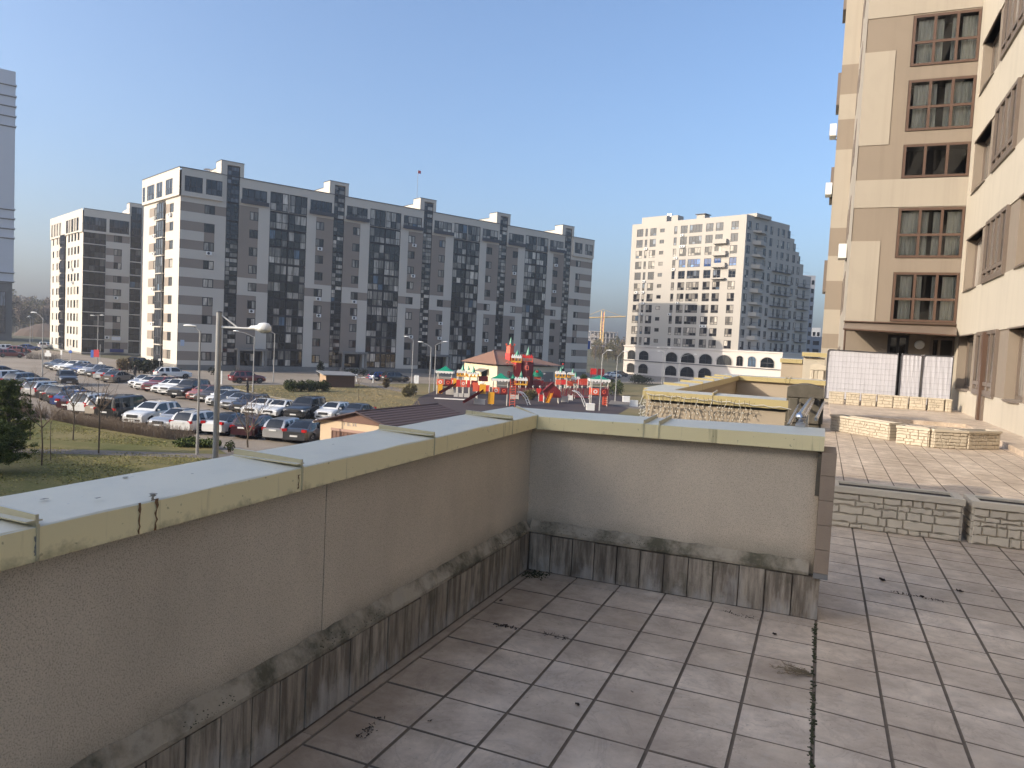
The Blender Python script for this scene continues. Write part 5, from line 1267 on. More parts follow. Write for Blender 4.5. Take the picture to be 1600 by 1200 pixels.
def car(label, cat, ty, col, p, ang, group, roof=None, rails=None):
    D = car_meshes(ty); P = D['P']
    t = thing('parked_car' if cat != 'van' else 'parked_van', label, cat, (p.x,p.y,GZ+.004), rad(ang), group)
    ob = obj('body', D['body'], t); obj_paint(ob, PAINT[col]); oc = obj('cabin', D['cabin'], t); obj_paint(oc, PAINT[roof or col]); obj('underbody', D['under'], t)
    for k, gm in D['glass']: obj(k, gm, t)
    for xa in (P['fa'],P['ra']):
        for s in (1,-1):
            w = obj('wheel', D['wheel'][0], t, (xa, s*(P['W']/2-.13), P['wr'])); obj('rim', D['wheel'][1], w)
    for s in (1,-1):
        x, y, z = D['headpos']; obj('headlight', D['head'], t, (x,s*y,z), rot=(0,0,-s*.35)); x, y, z = D['tailpos']; obj('tail_light', D['tail'], t, (x,s*y,z), rot=(0,0,s*.25))
        mo = obj('mirror', D['mirror'], t, (P['cowl']-.28, s*(P['W']/2+.04), P['belt']+.08)); obj_paint(mo, PAINT[roof or col])
    obj('number_plate', D['plate'], t, (P['L']/2-.005,0,.46 if P['sill'] < .3 else .55)); obj('number_plate', D['plate'], t, (-P['L']/2-.012,0,.55 if P['deck'] else .78), PI)
    obj('grille', D['grille'], t, (P['L']/2-.015,0,D['zh']-.03)); obj('sill_trim', D['sills'], t)
    if rails or (rails is None and ty in ('suv','big_suv','wagon')): obj('roof_rails', D['rails'], t)
    return t
def toward(px, py, ang, off=2.15):           # the bumper nearest the viewer stands at the pixel
    p = G(px, py); d = Vector((math.cos(rad(102)), math.sin(rad(102)), 0)); return p + d*off
gN = 'cars in the near parking row beside the bare hedge'; gM = 'cars in the second parking row along the dry lawn'; gF = 'cars parked in the far left row'; gO = 'other cars around the buildings'
A, B_ = 102, -78                              # tail towards the viewer / nose towards the viewer
for px, py, ty, col, ang, lab in (
 (14,608,'suv','navy',A,'navy SUV in the near row, next to the white SUV at the left edge'),
 (30,614,'wagon','navy',A,'dark blue estate with a pale bumper, third from the left edge in the near row'),
 (47,621,'wagon','silver',A,'silver grey estate with red tail lights between two dark cars of the near row'),
 (65,627,'hatch','black',A,'black hatchback right of the silver grey estate in the near row'),
 (81,633,'suv','darkgrey',A,'dark grey SUV left of the blue coupe in the near row'),
 (93,637.5,'sedan','blue',A,'bright blue low car squeezed beside the dark red saloon'),
 (103,643,'sedan','maroon',A,'dark red saloon showing its tail left of the white crossover'),
 (121,649,'suv','white',A,'white crossover with black tail panel left of the cream car'),
 (144,653,'hatch','beige',A,'cream coloured car half hidden behind the black van'),
 (166,660,'van','black',A,'black panel van in the middle of the near row'),
 (208,667,'suv','white',B_,'white SUV with its nose to the hedge, right of the black van'),
 (249,674,'sedan','silver',B_,'silver saloon nose first to the hedge between two white cars'),
 (285,678,'wagon','white',A,'white estate with red tail lights behind the thin lamp post'),
 (334,681,'sedan','white',A,'white saloon with dark roof behind the thick lamp post'),
 (378,686,'wagon','maroon',A,'dark maroon car behind the bare forked young tree'),
 (425,691,'hatch','silver',A,'silver hatchback showing its tail right of the bare forked young tree'),
 (460,694,'sedan','darkgrey',A,'dark saloon showing its tail in front of the garage'),
 (500,689,'hatch','white',A,'white car mostly hidden at the left wall of the garage')):
    car(lab, 'van' if ty == 'van' else 'car', ty, col, toward(px,py,ang), ang+rnd.uniform(-2,2), gN, roof='black' if 'dark roof' in lab else None)
for px, py, ty, col, lab in (
 (207.5,607,'hatch','silver','small silver car, leftmost in the second row'),
 (216,610,'hatch','white','pale small car left of the red SUV in the second row'),
 (232,613,'suv','red','dark red SUV near the left end of the second row'),
 (247,615.5,'sedan','white','white saloon right of the red SUV in the second row'),
 (258,618.5,'suv','white','white SUV left of the big black pick-up sized car'),
 (276,623.5,'big_suv','black','big black off-roader with bright grille in the second row'),
 (300,627,'hatch','orange','coral red small car behind the thin lamp post'),
 (316.5,629,'wagon','brown','dark brown estate right of the coral red small car'),
 (330,635.5,'hatch','white','white hatchback behind the thick lamp post'),
 (343,637.5,'sedan','black','black saloon just right of the thick lamp post'),
 (356,641,'sedan','silver','silver saloon between the black saloon and the navy estate'),
 (371,645,'wagon','navy','navy estate in the middle of the second row'),
 (390,651.5,'sedan','white','white rounded saloon right of the navy estate'),
 (418,653.5,'old_sedan','white','old cream white saloon left of the black off-roader with roof rails'),
 (459,657.5,'big_suv','black','black off-roader with roof rails towards the right of the second row'),
 (504,659,'hatch','white','white hatchback at the left gable of the garage'),
 (541,660,'sedan','darkgrey','dark car whose roof alone shows over the garage')):
    car(lab, 'car', ty, col, toward(px,py,B_), B_+rnd.uniform(-2,2), gM)
for px, py, ty, col, lab in (
 (75,576.5,'sedan','black','black car at the far left end of the far row'),
 (81.5,579,'sedan','darkgrey','dark grey car, second in the far row'),
 (89,580.5,'hatch','silver','silver car, third in the far row'),
 (99,582.5,'suv','white','white SUV in the far row'),
 (107.5,583.5,'sedan','black','black car between the white SUV and the blue car of the far row'),
 (116.5,585.5,'sedan','blue','dark blue saloon in the far row'),
 (127,587,'hatch','silver','silver blue hatchback in the far row'),
 (141,589.5,'sedan','black','black saloon at the near end of the far row')):
    car(lab, 'car', ty, col, toward(px,py,B_), B_+rnd.uniform(-2,2), gF)
for px, py, ty, col, ang, lab in (
 (19,602,'suv','white',75,'white SUV side-on at the left edge of the parking lot'),
 (4,590,'sedan','navy',75,'dark car just behind the white SUV at the left edge'),
 (104,601,'suv','darkgrey',-30,'dark SUV standing across the lane with its nose towards the viewer'),
 (185,597,'sedan','bronze',109,'bronze saloon side-on at the end of the far row'),
 (172,593,'sedan','silver',109,'silver saloon behind the bronze saloon'),
 (270,592,'suv','white',66,'white SUV side-on under the end of the long striped block'),
 (386,598.5,'suv','red',64,'red crossover side-on before the first entrance of the long block'),
 (207,573,'suv','black',242,'black SUV behind the brown bush at the end wall of the long block'),
 (617,597,'suv','black',65,'black car parked before the middle entrance of the long block'),
 (596,595,'hatch','blue',65,'small blue car beside the black one before the middle entrance'),
 (17,558.5,'hatch','red',62,'red hatchback far off at the left edge'),
 (13,550.5,'suv','white',62,'white car beyond the red hatchback at the left edge'),
 (30,552,'hatch','orange',62,'orange car right of the far white car at the left edge'),
 (45,547.5,'sedan','blue',62,'dark blue car beyond the two walkers'),
 (66,545,'suv','white',150,'white car far off by the striped corner block'),
 (75,543.5,'sedan','silver',150,'silver car far off at the foot of the striped corner block'),
 (957,590.5,'sedan','white',62,'white car beyond the right end of the playground'),
 (969,588.5,'hatch','darkgrey',62,'dark car beyond the white one right of the playground'),
 (946,597,'hatch','maroon',62,'dark red car behind the right playground roof')):
    car(lab, 'car', ty, col, G(px,py), ang, gO)

# ================================================================== people (one continuous skinned body each)
M['cloth_dark'] = plain('dark_clothes', (.018,.018,.022), .9); M['skin'] = plain('skin', (.42,.27,.20), .6); M['cloth_blue'] = plain('blue_jeans', (.05,.06,.10), .9); M['hair'] = plain('grey_hair', (.20,.18,.16), .8)
def person(px, py, yaw, label, h=1.74, stride=.0, bend=0.0, legs='cloth_dark'):
    p = G(px, py); t = thing('person', label, 'person', (p.x,p.y,GZ+.02), yaw)
    s = h/1.75; J = dict(pel=(0,0,.95),sp=(bend*.12,0,1.18),ch=(bend*.25,0,1.38),nk=(bend*.30,0,1.50),hd0=(.02+bend*.34,0,1.57),hd1=(.03+bend*.38,0,1.70),
        hl=(0,.09,.92),kl=(stride*.5,.10,.50),al=(stride*.2,.10,.09),tl=(stride*.2+.16,.11,.04),hr=(0,-.09,.92),kr=(-stride*.2+.03,-.10,.50),ar=(-stride,-.10,.10),tr=(-stride+.16,-.11,.04),
        sl=(bend*.25,.19,1.40),el=(-.05+bend*.25,.24,1.12),wl=(.10+bend*.3,.22,.88),fl=(.14+bend*.3,.21,.80),sr=(bend*.25,-.19,1.40),er=(.02+bend*.25,-.24,1.12),wr=(.14+bend*.3,-.22,.92),fr=(.18+bend*.3,-.21,.84))
    Rr = dict(pel=.155,sp=.14,ch=.165,nk=.062,hd0=.085,hd1=.095,hl=.10,kl=.065,al=.045,tl=.035,hr=.10,kr=.065,ar=.045,tr=.035,sl=.075,el=.05,wl=.035,fl=.03,sr=.075,er=.05,wr=.035,fr=.03)
    E = 'pel-sp sp-ch ch-nk nk-hd0 hd0-hd1 pel-hl hl-kl kl-al al-tl pel-hr hr-kr kr-ar ar-tr ch-sl sl-el el-wl wl-fl ch-sr sr-er er-wr wr-fr'.split()
    ks = list(J); me = bpy.data.meshes.new('body'); me.from_pydata([tuple(c*s for c in J[k]) for k in ks], [tuple(ks.index(q) for q in e.split('-')) for e in E], [])
    me.materials.append(M['cloth_dark']); o = obj('body', me, t); o.modifiers.new('skin','SKIN'); sv = me.skin_vertices
    if not sv: 
        bm = bmesh.new(); bm.from_mesh(me); bm.verts.layers.skin.verify(); bm.to_mesh(me); bm.free(); sv = me.skin_vertices
    for i, k in enumerate(ks): sv[0].data[i].radius = (Rr[k]*s, Rr[k]*s*(1.0 if k not in ('ch','sp','pel') else .72)); sv[0].data[i].use_root = k == 'pel'
    o.modifiers.new('sub','SUBSURF').levels = 1; o.modifiers['sub'].render_levels = 2
    x, y, z = [c*s for c in J['hd1']]
    m = MB(); m.lathe((x,y,z-.015), [(0,-.13),(.06,-.11),(.085,-.04),(.093,.03),(.07,.08),(0,.10)], 12, 0, 1.08, .86); m.lathe((x+.10,y,z-.03), [(0,-.02),(.014,-.012),(.01,.03),(0,.035)], 6)
    for sy in (-1,1): m.lathe((x,y+sy*.085,z-.03), [(0,-.03),(.014,-.02),(.016,.02),(0,.03)], 6)
    m.build('head', M['skin'], t, 60)
    m = MB(); m.lathe((x-.012,y,z+.0), [(.092,.0),(.098,.03),(.075,.085),(0,.105)], 12, 0, 1.08, .9); m.build('hair', M['hair'], t, 60)
    m = MB()
    for q in ('l','r'): m.tube([tuple(c*s for c in J['h'+q]), tuple(c*s for c in J['k'+q]), tuple(c*s for c in J['a'+q])], [.108*s,.074*s,.058*s], 8)
    m.build('trousers', M[legs], t, 60); return t
person(210.5, 591.5, 2.2, 'pedestrian in dark clothes walking past the dark bush by the long block', stride=.22)
person(387, 616, 3.6, 'bald person in a dark jacket behind the parked cars by the dry lawn', bend=.25, stride=.1)
person(33.5, 555, .4, 'left one of two walkers in dark clothes beyond the red hatchback', stride=.2)
person(40.5, 556, .6, 'right one of two walkers in dark clothes beyond the red hatchback', stride=.15, legs='cloth_blue')
# ================================================================== lamp posts, signs, small buildings
def top_at(p, px, py):                          # height of a pixel above the foot p
    d = ray(px,py); k = (p-CAM).dot(F0)/d.dot(F0); return (CAM+d*k)
def lamp(base, top, head, label, r=.07, head2=None, foot=None):
    p = G(*base) if foot is None else foot; q = top_at(p,*top); t = thing('street_lamp', label, 'street lamp', (p.x,p.y,GZ), 0, 'street lamps around the parking lot and playground')
    o = Vector((p.x,p.y,GZ)); m = MB(); m.tube([(0,0,0),(0,0,1.2),(0,0,1.22),(0,0,q.z-GZ)], [r*1.35,r*1.3,r,r*.75], 8); m.build('pole', M['pole'], t, 40)
    for h in (head, head2):
        if h is None: continue
        hp = top_at(p,*h)-o; a = Vector((0,0,q.z-GZ-.05)); d = (hp-a); m = MB()
        m.tube([a, a+d*.55+Zv*abs(d.z)*.15, hp-d.normalized()*.1], [r*.6,r*.5,r*.42], 6); m.build('arm', M['pole'], t, 40)
        m = MB(); dh = Vector((d.x,d.y,0)).normalized(); s = dh.cross(Zv); L = .62
        R_ = [(-.10,.05,.04),(.08,.10,.07),(.32,.15,.10),(.52,.12,.08),(L,.03,.03)]; rings = []
        for u, w, hh in R_:
            rings.append([m.v(hp+dh*(u-.1)+s*w*c+Zv*(hh*sn if sn > 0 else hh*.55*sn)) for c, sn in ((1,0),(.75,.7),(0,1),(-.75,.7),(-1,0),(-.6,-.8),(.6,-.8))])
        for a_, b_ in zip(rings, rings[1:]):
            for j in range(7): m.idx((a_[j],a_[(j+1)%7],b_[(j+1)%7],b_[j]))
        m.idx(rings[0][::-1]); m.idx(rings[-1]); m.build('lamp_head', M['lamp_white'], t, 50)
    return t
big = AT(337,700,20.5); big.z = GZ
t = thing('street_lamp', 'thick near lamp post with a braced horizontal arm and big white lamp head', 'street lamp', big)
q = top_at(big,342,488); a0 = top_at(big,341.5,511); a1 = top_at(big,392,513.5); hd = top_at(big,423,509)
m = MB(); m.tube([(0,0,0),(0,0,1.4),(0,0,1.42),(0,0,q.z-GZ)], [.11,.11,.082,.078], 14); m.build('pole', M['pole'], t, 40)
m = MB(); m.lathe((0,0,q.z-GZ), [(.082,0),(.08,.02),(0,.035)], 12); m.build('cap', M['trim_dark'], t, 50)
m = MB(); m.tube([a0-big,a1-big], .028, 8); m.build('arm', M['lamp_white'], t, 40)
m = MB(); m.tube([top_at(big,343,490)-big, top_at(big,371,511.5)-big], .02, 7); m.build('brace', M['lamp_white'], t, 40)
d = (hd-a1); d.z = 0; d.normalize(); s = d.cross(Zv); L = (hd-a1).length; m = MB(); c0_ = a1-big
rings = []
for u, w, hh, lo in ((-.06,.04,.03,.03),(.0,.055,.085,.03),(.22*L,.075,.10,.035),(.34*L,.09,.11,.05),(.40*L,.16,.16,.08),(.65*L,.18,.19,.10),(.88*L,.15,.17,.09),(.98*L,.07,.10,.05),(1.0*L,.02,.03,.02)):
    rings.append([m.v(c0_+d*u+s*w*c+Zv*(hh*sn if sn > 0 else lo*sn)) for c, sn in [(math.cos(2*PI*k/12),math.sin(2*PI*k/12)) for k in range(12)]])
for a_, b_ in zip(rings, rings[1:]):
    for j in range(12): m.idx((a_[j],a_[(j+1)%12],b_[(j+1)%12],b_[j]))
m.idx(rings[0][::-1]); m.idx(rings[-1]); m.build('lamp_head', M['lamp_white'], t, 60)
m = MB(); m.V = []; 
for k in range(1):
    rr = []
    for u, w, z_ in ((.42*L,.12,-.06),(.65*L,.145,-.115),(.88*L,.11,-.07)): rr.append([m.v(c0_+d*u+s*w*c+Zv*z_) for c in (-1,-.5,.5,1)])
    for a_, b_ in zip(rr, rr[1:]):
        for j in range(3): m.idx((a_[j],b_[j],b_[j+1],a_[j+1]))
m.build('lamp_glass', plain('lamp_diffuser', (.42,.41,.36), .3), t, 60)
for b_, tp, h, lab, h2 in (((308,713),(312,517),(301,509.5),'thin lamp post left of the thick one, head turned left',None),((66,595),(62,497),(55,488.5),'lamp post rising behind the near row at the left',None),
  ((152,572),(152.5,492),(146,493),'twin headed lamp post before the corner balconies of the far block',(158,492.5)),((395,614),(394.5,526),(371,517.5),'lamp post on the dry lawn with a long arm to the left',None),
  ((427,600),(428,521),(420,517),'slim lamp post at the street before the second balcony stack',None),((643,601),(646,531),(636.5,526),'lamp post near the building, left of the playground',None),
  ((670.6,615),(672.5,542),(659,534.5),'lamp post left of the playground with its arm to the left',None),((678,612),(681,538.5),(694,534),'lamp post left of the playground with its arm to the right',None),
  ((936.5,643),(941.5,553),(950,547.5),'tall lamp post in front of the right playground roof',None),((961,628),(963,557),(975,549),'lamp post right of the playground with its arm up to the right',None),
  ((858,567),(859,540),(848,536),'lamp post above the brown hipped roof',None),((929,590),(933,541),(928,540.5),'twin headed lamp post by the construction site',(941,541)),
  ((1037,600),(1040,548),(1030,543),'twin headed lamp post before the arcade',(1045,544)),((1034,600),(1035,551),(1031,549),'small lamp post left of the twin headed one before the arcade',None),
  ((1060,605),(1062,557),(1085,553.5),'lamp post before the arcade with a long arm to the right',None),((47,536),(48,499),(45,495),'distant lamp post by the grey tower',None),((51,534),(50.5,496),(47,494),'distant lamp post beside the bare wood',None)):
    lamp(b_, tp, h, lab, .065, h2)
def sign(base, top, label, shapes, cat='sign'):
    p = G(*base); q = top_at(p,*top); t = thing('street_sign', label, cat, (p.x,p.y,GZ), math.atan2(R0.y,R0.x))
    m = MB(); m.tube([(0,0,0),(0,0,q.z-GZ)], .04, 6); m.build('post', M['galv'], t)
    for nm, mat, kind, x, z, w, h in shapes:
        m = MB(); z = q.z-GZ+z
        if kind == 'disc': m.lathe((0,0,0), [(0,-.02),(w/2,-.02),(w/2,.02),(0,.02)], 18); m.V = [Vector((x+v.x,-.06+v.z,z+v.y)) for v in m.V]
        else: m.box(x-w/2,x+w/2,-.08,-.045,z-h/2,z+h/2)
        m.build(nm, mat, t)
    return t
M['sign_red'] = plain('sign_red', (.45,.02,.03), .5); M['sign_blue'] = plain('sign_blue', (.03,.10,.38), .5); M['sign_white'] = plain('sign_white', (.72,.72,.70), .5); M['teal'] = plain('teal_board', (.03,.22,.26), .5)
sign((156,573),(157,538),'pole carrying a red banner board and a small round white sign',(('banner_board',M['sign_red'],'box',-.55,-1.5,.85,1.2),('round_sign',M['sign_white'],'disc',.15,-3.2,.7,.7),('blue_board',M['sign_blue'],'box',-1.25,-1.6,.45,1.2)))
sign((75,572),(75.5,551),'small white street sign at the end of the far row',(('sign_plate',M['sign_white'],'box',0,-.3,1.0,.55),('warning_plate',M['sign_white'],'box',0,.15,.5,.4)))
sign((96,567),(96.5,547),'white post with notice by the striped corner block',(('notice',M['sign_white'],'box',0,-.4,.3,.8),))
sign((110,565),(110.5,541),'post with round white traffic sign at the corner block',(('round_sign',M['sign_white'],'disc',0,-.2,.7,.7),('round_sign',M['sign_blue'],'disc',0,-.95,.6,.6)))
sign((249,588),(249,562),'short yellowish lamp standard behind the white SUV at the long block',(('lamp_cap',M['lamp_white'],'box',0,0,.35,.3),))
sign((916,583),(919,532),'flag pole with a blue banner at the right end of the long block',(('banner',M['sign_blue'],'box',.25,-1.2,.75,2.2),),'flag pole')
tb = G(345,600.5); t = thing('notice_board', 'teal and white notice board at the left edge of the dry lawn', 'notice board', tb, math.atan2(R0.y,R0.x))
m = MB(); m.box(-.15,.15,-.05,.05,0,1.75); m.build('white_post', M['sign_white'], t); m = MB(); m.box(-.65,-.155,-.04,.04,.1,1.6); m.build('panel', M['teal'], t)
ub = G(650.5,599); t = thing('utility_cabinet', 'white utility cabinet near the lamp posts left of the playground', 'cabinet', ub, math.atan2(R0.y,R0.x)); m = MB(); m.box(-.35,.35,-.2,.2,0,1.3); m.build('cabinet', M['white_metal'], t); m = MB(); m.box(-.38,.38,-.23,.23,1.302,1.36); m.box(-.01,.01,-.212,-.202,.1,1.25); m.build('lid', M['galv'], t)
for px, py, lab in ((978,629,'left one of two white waste bins right of the playground'),(990,636,'right one of two white waste bins right of the playground'),(922,642,'white waste bin at the front edge of the playground')):
    p = G(px,py); t = thing('waste_bin', lab, 'bin', p, .4); m = MB(); m.prism([(-.45,-.35),(.45,-.35),(.45,.35),(-.45,.35)],0,.75); m.build('tub', M['sign_white'], t); m = MB(); m.box(-.48,.48,-.38,.38,.752,.84); m.build('rim', M['lamp_white'], t)
# barrier with two round heads
p, q = G(557,597), G(590,598.5); t = thing('barrier', 'low red and white road barrier with white round ends by the shed', 'barrier', p); d = q-p; m = MB(); m.tube([Zv*.75,d+Zv*.75], .05, 6); m.build('boom', M['sign_white'], t)
m = MB(); m.tube([d*.42+Zv*.75,d*.58+Zv*.75], .056, 6); m.build('red_band', M['sign_red'], t)
for k in (0,.78):
    m = MB(); m.tube([d*k,d*k+Zv*.7], .07, 6); m.lathe(d*k+Zv*.95, [(0,-.26),(.18,-.18),(.26,0),(.18,.18),(0,.26)], 10); m.build('round_post', M['sign_white'], t, 50)

# garage with tiled roof
M['garage_wall'] = plain('garage_plaster', (.60,.46,.31), .9, var=.06); M['roof_brown'] = plain('roof_tile_brown', (.085,.055,.052), .75, var=.2, scale=5); M['fascia_brown'] = plain('gable_boards_brown', (.16,.085,.06), .7, var=.15, scale=6)
gA = AT(519,690,50); gA.z = GZ; zE = top_at(gA,519,658).z-GZ
gB = top_at(gA,600,664)
def on_depth(px,py,dep): return AT(px,py,dep)
depA = 45.5
PL_, PR_ = AT(518,660,46.5), AT(598,664,41.5); ap = AT(556,643.5,44.0)
# gable from PL_ to PR_, ridge runs from the apex to the far end
ridge_end = AT(684,627,52.0); D = (ridge_end-ap); D.z = 0; Lr = D.length; D.normalize(); Wd = (PR_-PL_); Wd.z = 0; Wl = Wd.length; Wn = D.cross(Zv)
gar = thing('garage', 'small plastered garage with brown tiled gable roof and barred door', 'garage', (ap.x,ap.y,GZ), math.atan2(D.y,D.x))
hw_ = Wl/2*1.0; ze = 2.55; zr_ = ap.z-GZ
ze = (PL_.z+PR_.z)/2-GZ
m = MB()
m.box(.25,Lr-.1,-hw_+.3,hw_-.3,0,ze-.02); m.build('wall', M['garage_wall'], gar)
m = MB(); m.face([(.2,-hw_+.25,ze),(.2,hw_-.25,ze),(.2,0,zr_-.12)][::-1]); m.face([(Lr-.05,-hw_+.25,ze),(Lr-.05,hw_-.25,ze),(Lr-.05,0,zr_-.12)]); m.build('gable_boards', M['fascia_brown'], gar)
m = MB()
for s in (1,-1):
    nr, nc = 9, int(Lr/.28)
    for r in range(nr):
        y0, y1 = s*hw_*(1-r/nr), s*hw_*(1-(r+1.08)/nr); za, zb = ze-.12+(zr_-ze+.12)*r/nr, ze-.12+(zr_-ze+.12)*(r+1.08)/nr
        for c in range(nc):
            x0, x1 = Lr*c/nc, Lr*(c+.96)/nc; up = .035
            q4 = [(x0,y0,za+up),(x1,y0,za+up),(x1,y1,zb),(x0,y1,zb)]; m.face(q4 if s < 0 else q4[::-1])
            q5 = [(x0,y0,za-.01),(x1,y0,za-.01),(x1,y0,za+up),(x0,y0,za+up)]; m.face(q5 if s < 0 else q5[::-1])
    q6 = [(0,s*hw_,ze-.125),(Lr,s*hw_,ze-.125),(Lr,0,zr_-.005),(0,0,zr_-.005)]; m.face(q6 if s < 0 else q6[::-1]); m.face([(v[0],v[1],v[2]-.06) for v in (q6[::-1] if s < 0 else q6)])
stuff(m.build('roof_tiles', M['roof_brown'], gar))
m = MB(); m.tube([(-.03,0,zr_+.02),(Lr+.03,0,zr_+.02)], .06, 6)
for s in (1,-1):
    for x in (-.04,Lr+.04): m.tube([(x,0,zr_-.03),(x,s*(hw_+.02),ze-.17)], .05, 4)
m.build('ridge_and_verge', M['roof_brown'], gar)
m = MB()
for s in (1,-1): m.box(-.02,Lr+.02,min(s*hw_,s*(hw_+.09)),max(s*hw_,s*(hw_+.09)),ze-.26,ze-.16)
m.build('gutter', M['lamp_white'], gar)
dw = hw_*.62
m = MB(); m.box(.14,.22,-dw-.0,dw,1.52*ze/2.0-.12,1.52*ze/2.0+.03) ; m.build('door_lintel', plain('lintel_pinkish', (.38,.24,.19), .7), gar)
m = MB(); m.box(.20,.246,-dw+.02,dw-.02,0,1.52*ze/2.0-.13); m.build('door', M['fascia_brown'], gar)
for k in range(14):
    y = -dw+.06+(2*dw-.12)*k/13; m = MB(); m.box(.17,.198,y-.035,y+.035,.05,1.52*ze/2.0-.18); m.build('door_slat', M['fascia_brown'], gar)
m = MB(); lx = .242; zz = ze*.89                                  # faint painted letters, strokes only
for k in range(5):
    y = hw_*.32-k*.21
    for (ya_,za_,yb_,zb_) in (((0,0,0,1),(0,1,.6,1),(0,.5,.5,.5)),((0,0,0,1),(.55,0,.55,1),(0,0,.55,0)),((0,0,0,1),(0,1,.5,1),(0,0,.5,0)),((0,0,.5,.6),(.5,0,.5,1),(0,.6,0,1)),((0,0,0,1),(0,.5,.5,1),(0,.5,.5,0)))[k]:
        m.tube([(lx,y-ya_*.2,zz+za_*.22),(lx,y-yb_*.2,zz+zb_*.22)], .012, 4)
m.build('lettering', plain('faded_blue_letters', (.36,.37,.44), .7), gar)

# brown shed
p0, p1 = G(509,606), G(554,606.5); d = (p1-p0); t = thing('shed', 'brown boarded shed with sloping grey roof on the dry lawn', 'shed', (p0.x,p0.y,GZ), math.atan2(d.y,d.x)); w = d.length
M['shed_brown'] = plain('shed_boards', (.10,.055,.035), .8, var=.2, scale=4); n = 14
m = MB(); m.box(.02,w-.02,.03,3.0,0,1.75); m.build('core', M['shed_brown'], t)
for k in range(n): m = MB(); m.box(.02,w-.02,0,.03,.125*k+.004,.125*k+.121); m.build('board', M['shed_brown'], t)
m = MB(); m.box(-.001,.019,.0,3.0,0,1.75); m.build('side_wall', plain('shed_side_tan', (.36,.25,.16), .8), t)
m = MB(); q4 = [(-.5,-.35,1.80),(w+.3,-.35,1.75),(w+.3,3.2,2.05),(-.5,3.2,2.15)]; m.face(q4); m.face([(x,y,z-.1) for x,y,z in q4[::-1]])
for k in range(4): a_, b_ = q4[k], q4[(k+1)%4]; m.face([(a_[0],a_[1],a_[2]-.1),(b_[0],b_[1],b_[2]-.1),b_,a_])
m.build('roof', M['roof_grey'], t)

# pavilion with hipped brown roof behind the playground
M['hip_roof'] = plain('hip_roof_brown', (.25,.135,.09), .8, var=.08, scale=.8); M['pav_cream'] = plain('pavilion_plaster', (.66,.55,.38), .9, var=.05)
pc = AT(779,590,118); pc.z = GZ; pv = thing('pavilion', 'cream pavilion with a hipped brown roof behind the playground castle', 'building', pc, math.atan2(R0.y,R0.x)); ob_ = lambda px,py: Matrix.Rotation(-math.atan2(R0.y,R0.x),3,'Z') @ (AT(px,py,118)-pc)
xl, xr_ = ob_(722,565).x, ob_(877,568).x; zev = (ob_(722,565).z+ob_(877,568).z)/2+.0; zrg = ob_(790,549.5).z; mid = ob_(778,570).x
zl, zrr = ob_(720,562.5).z, ob_(878,570).z
zev = (zl+zrr)/2; corner = (mid, -3.0); L1 = (xl, 6.0); R1 = (xr_, 8.0); Bk = (mid+3, 20.0)
poly = [corner, R1, Bk, L1]; m = MB(); m.prism(poly, 0, zev-.6); m.build('wall', M['pav_cream'], pv)
cen = Vector((sum(q[0] for q in poly)/4, sum(q[1] for q in poly)/4, 0)); ex = [(cen.x+(q[0]-cen.x)*1.09, cen.y+(q[1]-cen.y)*1.09) for q in poly]
r1_, r2_ = Vector((mid-1.0, 5, zrg)), Vector((mid+1.8, 8, zrg)); E4 = [Vector((q[0],q[1],zev-.35)) for q in ex]
m = MB(); m.face([E4[3],E4[0],r1_]); m.face([E4[0],E4[1],r2_,r1_]); m.face([E4[1],E4[2],r2_]); m.face([E4[2],E4[3],r1_,r2_]); m.face([v-Zv*.02 for v in E4[::-1]]); m.build('roof', M['hip_roof'], pv)
m = MB(); m.tube([E4[0]+Zv*.05, r1_+Zv*.05], .12, 5); m.tube([r1_+Zv*.05,r2_+Zv*.05], .12, 5); m.build('ridge', M['hip_roof'], pv)
a_, b_ = Vector((*corner,0)), Vector((*R1,0)); d = (b_-a_); n_ = Vector((d.y,-d.x,0)).normalized()
for k in range(3):
    p = a_+d*(.18+.27*k)+n_*.03; q = p+d*.2; m = MB(); m.face([p+Zv*.4,q+Zv*.4,q+Zv*2.6,p+Zv*2.6]); m.build('shutter', M['beige_far'], pv)
a_, b_ = Vector((*L1,0)), Vector((*corner,0)); d = (b_-a_); n_ = Vector((d.y,-d.x,0)).normalized()
p = a_+d*.55+n_*.03; q = p+d*.16; m = MB(); m.face([p+Zv*.9,q+Zv*.9,q+Zv*2.8,p+Zv*2.8]); m.build('window', M['glass_dark'], pv); m = MB(); m.face([p+Zv*2.9-d*.05,q+Zv*2.9+d*.05,q+Zv*2.4+d*.05+n_*1.3,p+Zv*2.4-d*.05+n_*1.3]); m.build('awning', M['galv'], pv)

# ================================================================== vegetation
M['bark'] = plain('bark_grey_brown', (.10,.08,.06), .95, var=.3, scale=8); M['twig'] = plain('bare_twigs', (.17,.125,.09), .95, var=.25, scale=10); M['twig_pale'] = plain('bare_twigs_pale', (.24,.185,.14), .95, var=.25, scale=10)
def leaf_mat(name, a, b_):
    m, nt, b = new_mat(name); g = N(nt,'ShaderNodeNewGeometry'); nt.links.new(mixc(nt, g.outputs['Random Per Island'], a, b_), b.inputs['Base Color']); b.inputs['Roughness'].default_value = .8; b.inputs['Specular IOR Level'].default_value = .2; return m
M['needle'] = leaf_mat('pine_needles', (.04,.062,.018), (.125,.15,.045)); M['ever'] = leaf_mat('evergreen_foliage', (.02,.032,.010), (.07,.085,.025)); M['dark_ever'] = leaf_mat('dark_evergreen', (.010,.014,.008), (.03,.036,.016))
M['brown_tuft'] = leaf_mat('dry_brown_foliage', (.10,.075,.04), (.19,.14,.075)); M['wood_far'] = leaf_mat('far_bare_wood', (.13,.10,.08), (.22,.175,.135)); M['wood_olive'] = leaf_mat('far_olive_wood', (.10,.09,.04), (.17,.14,.065))
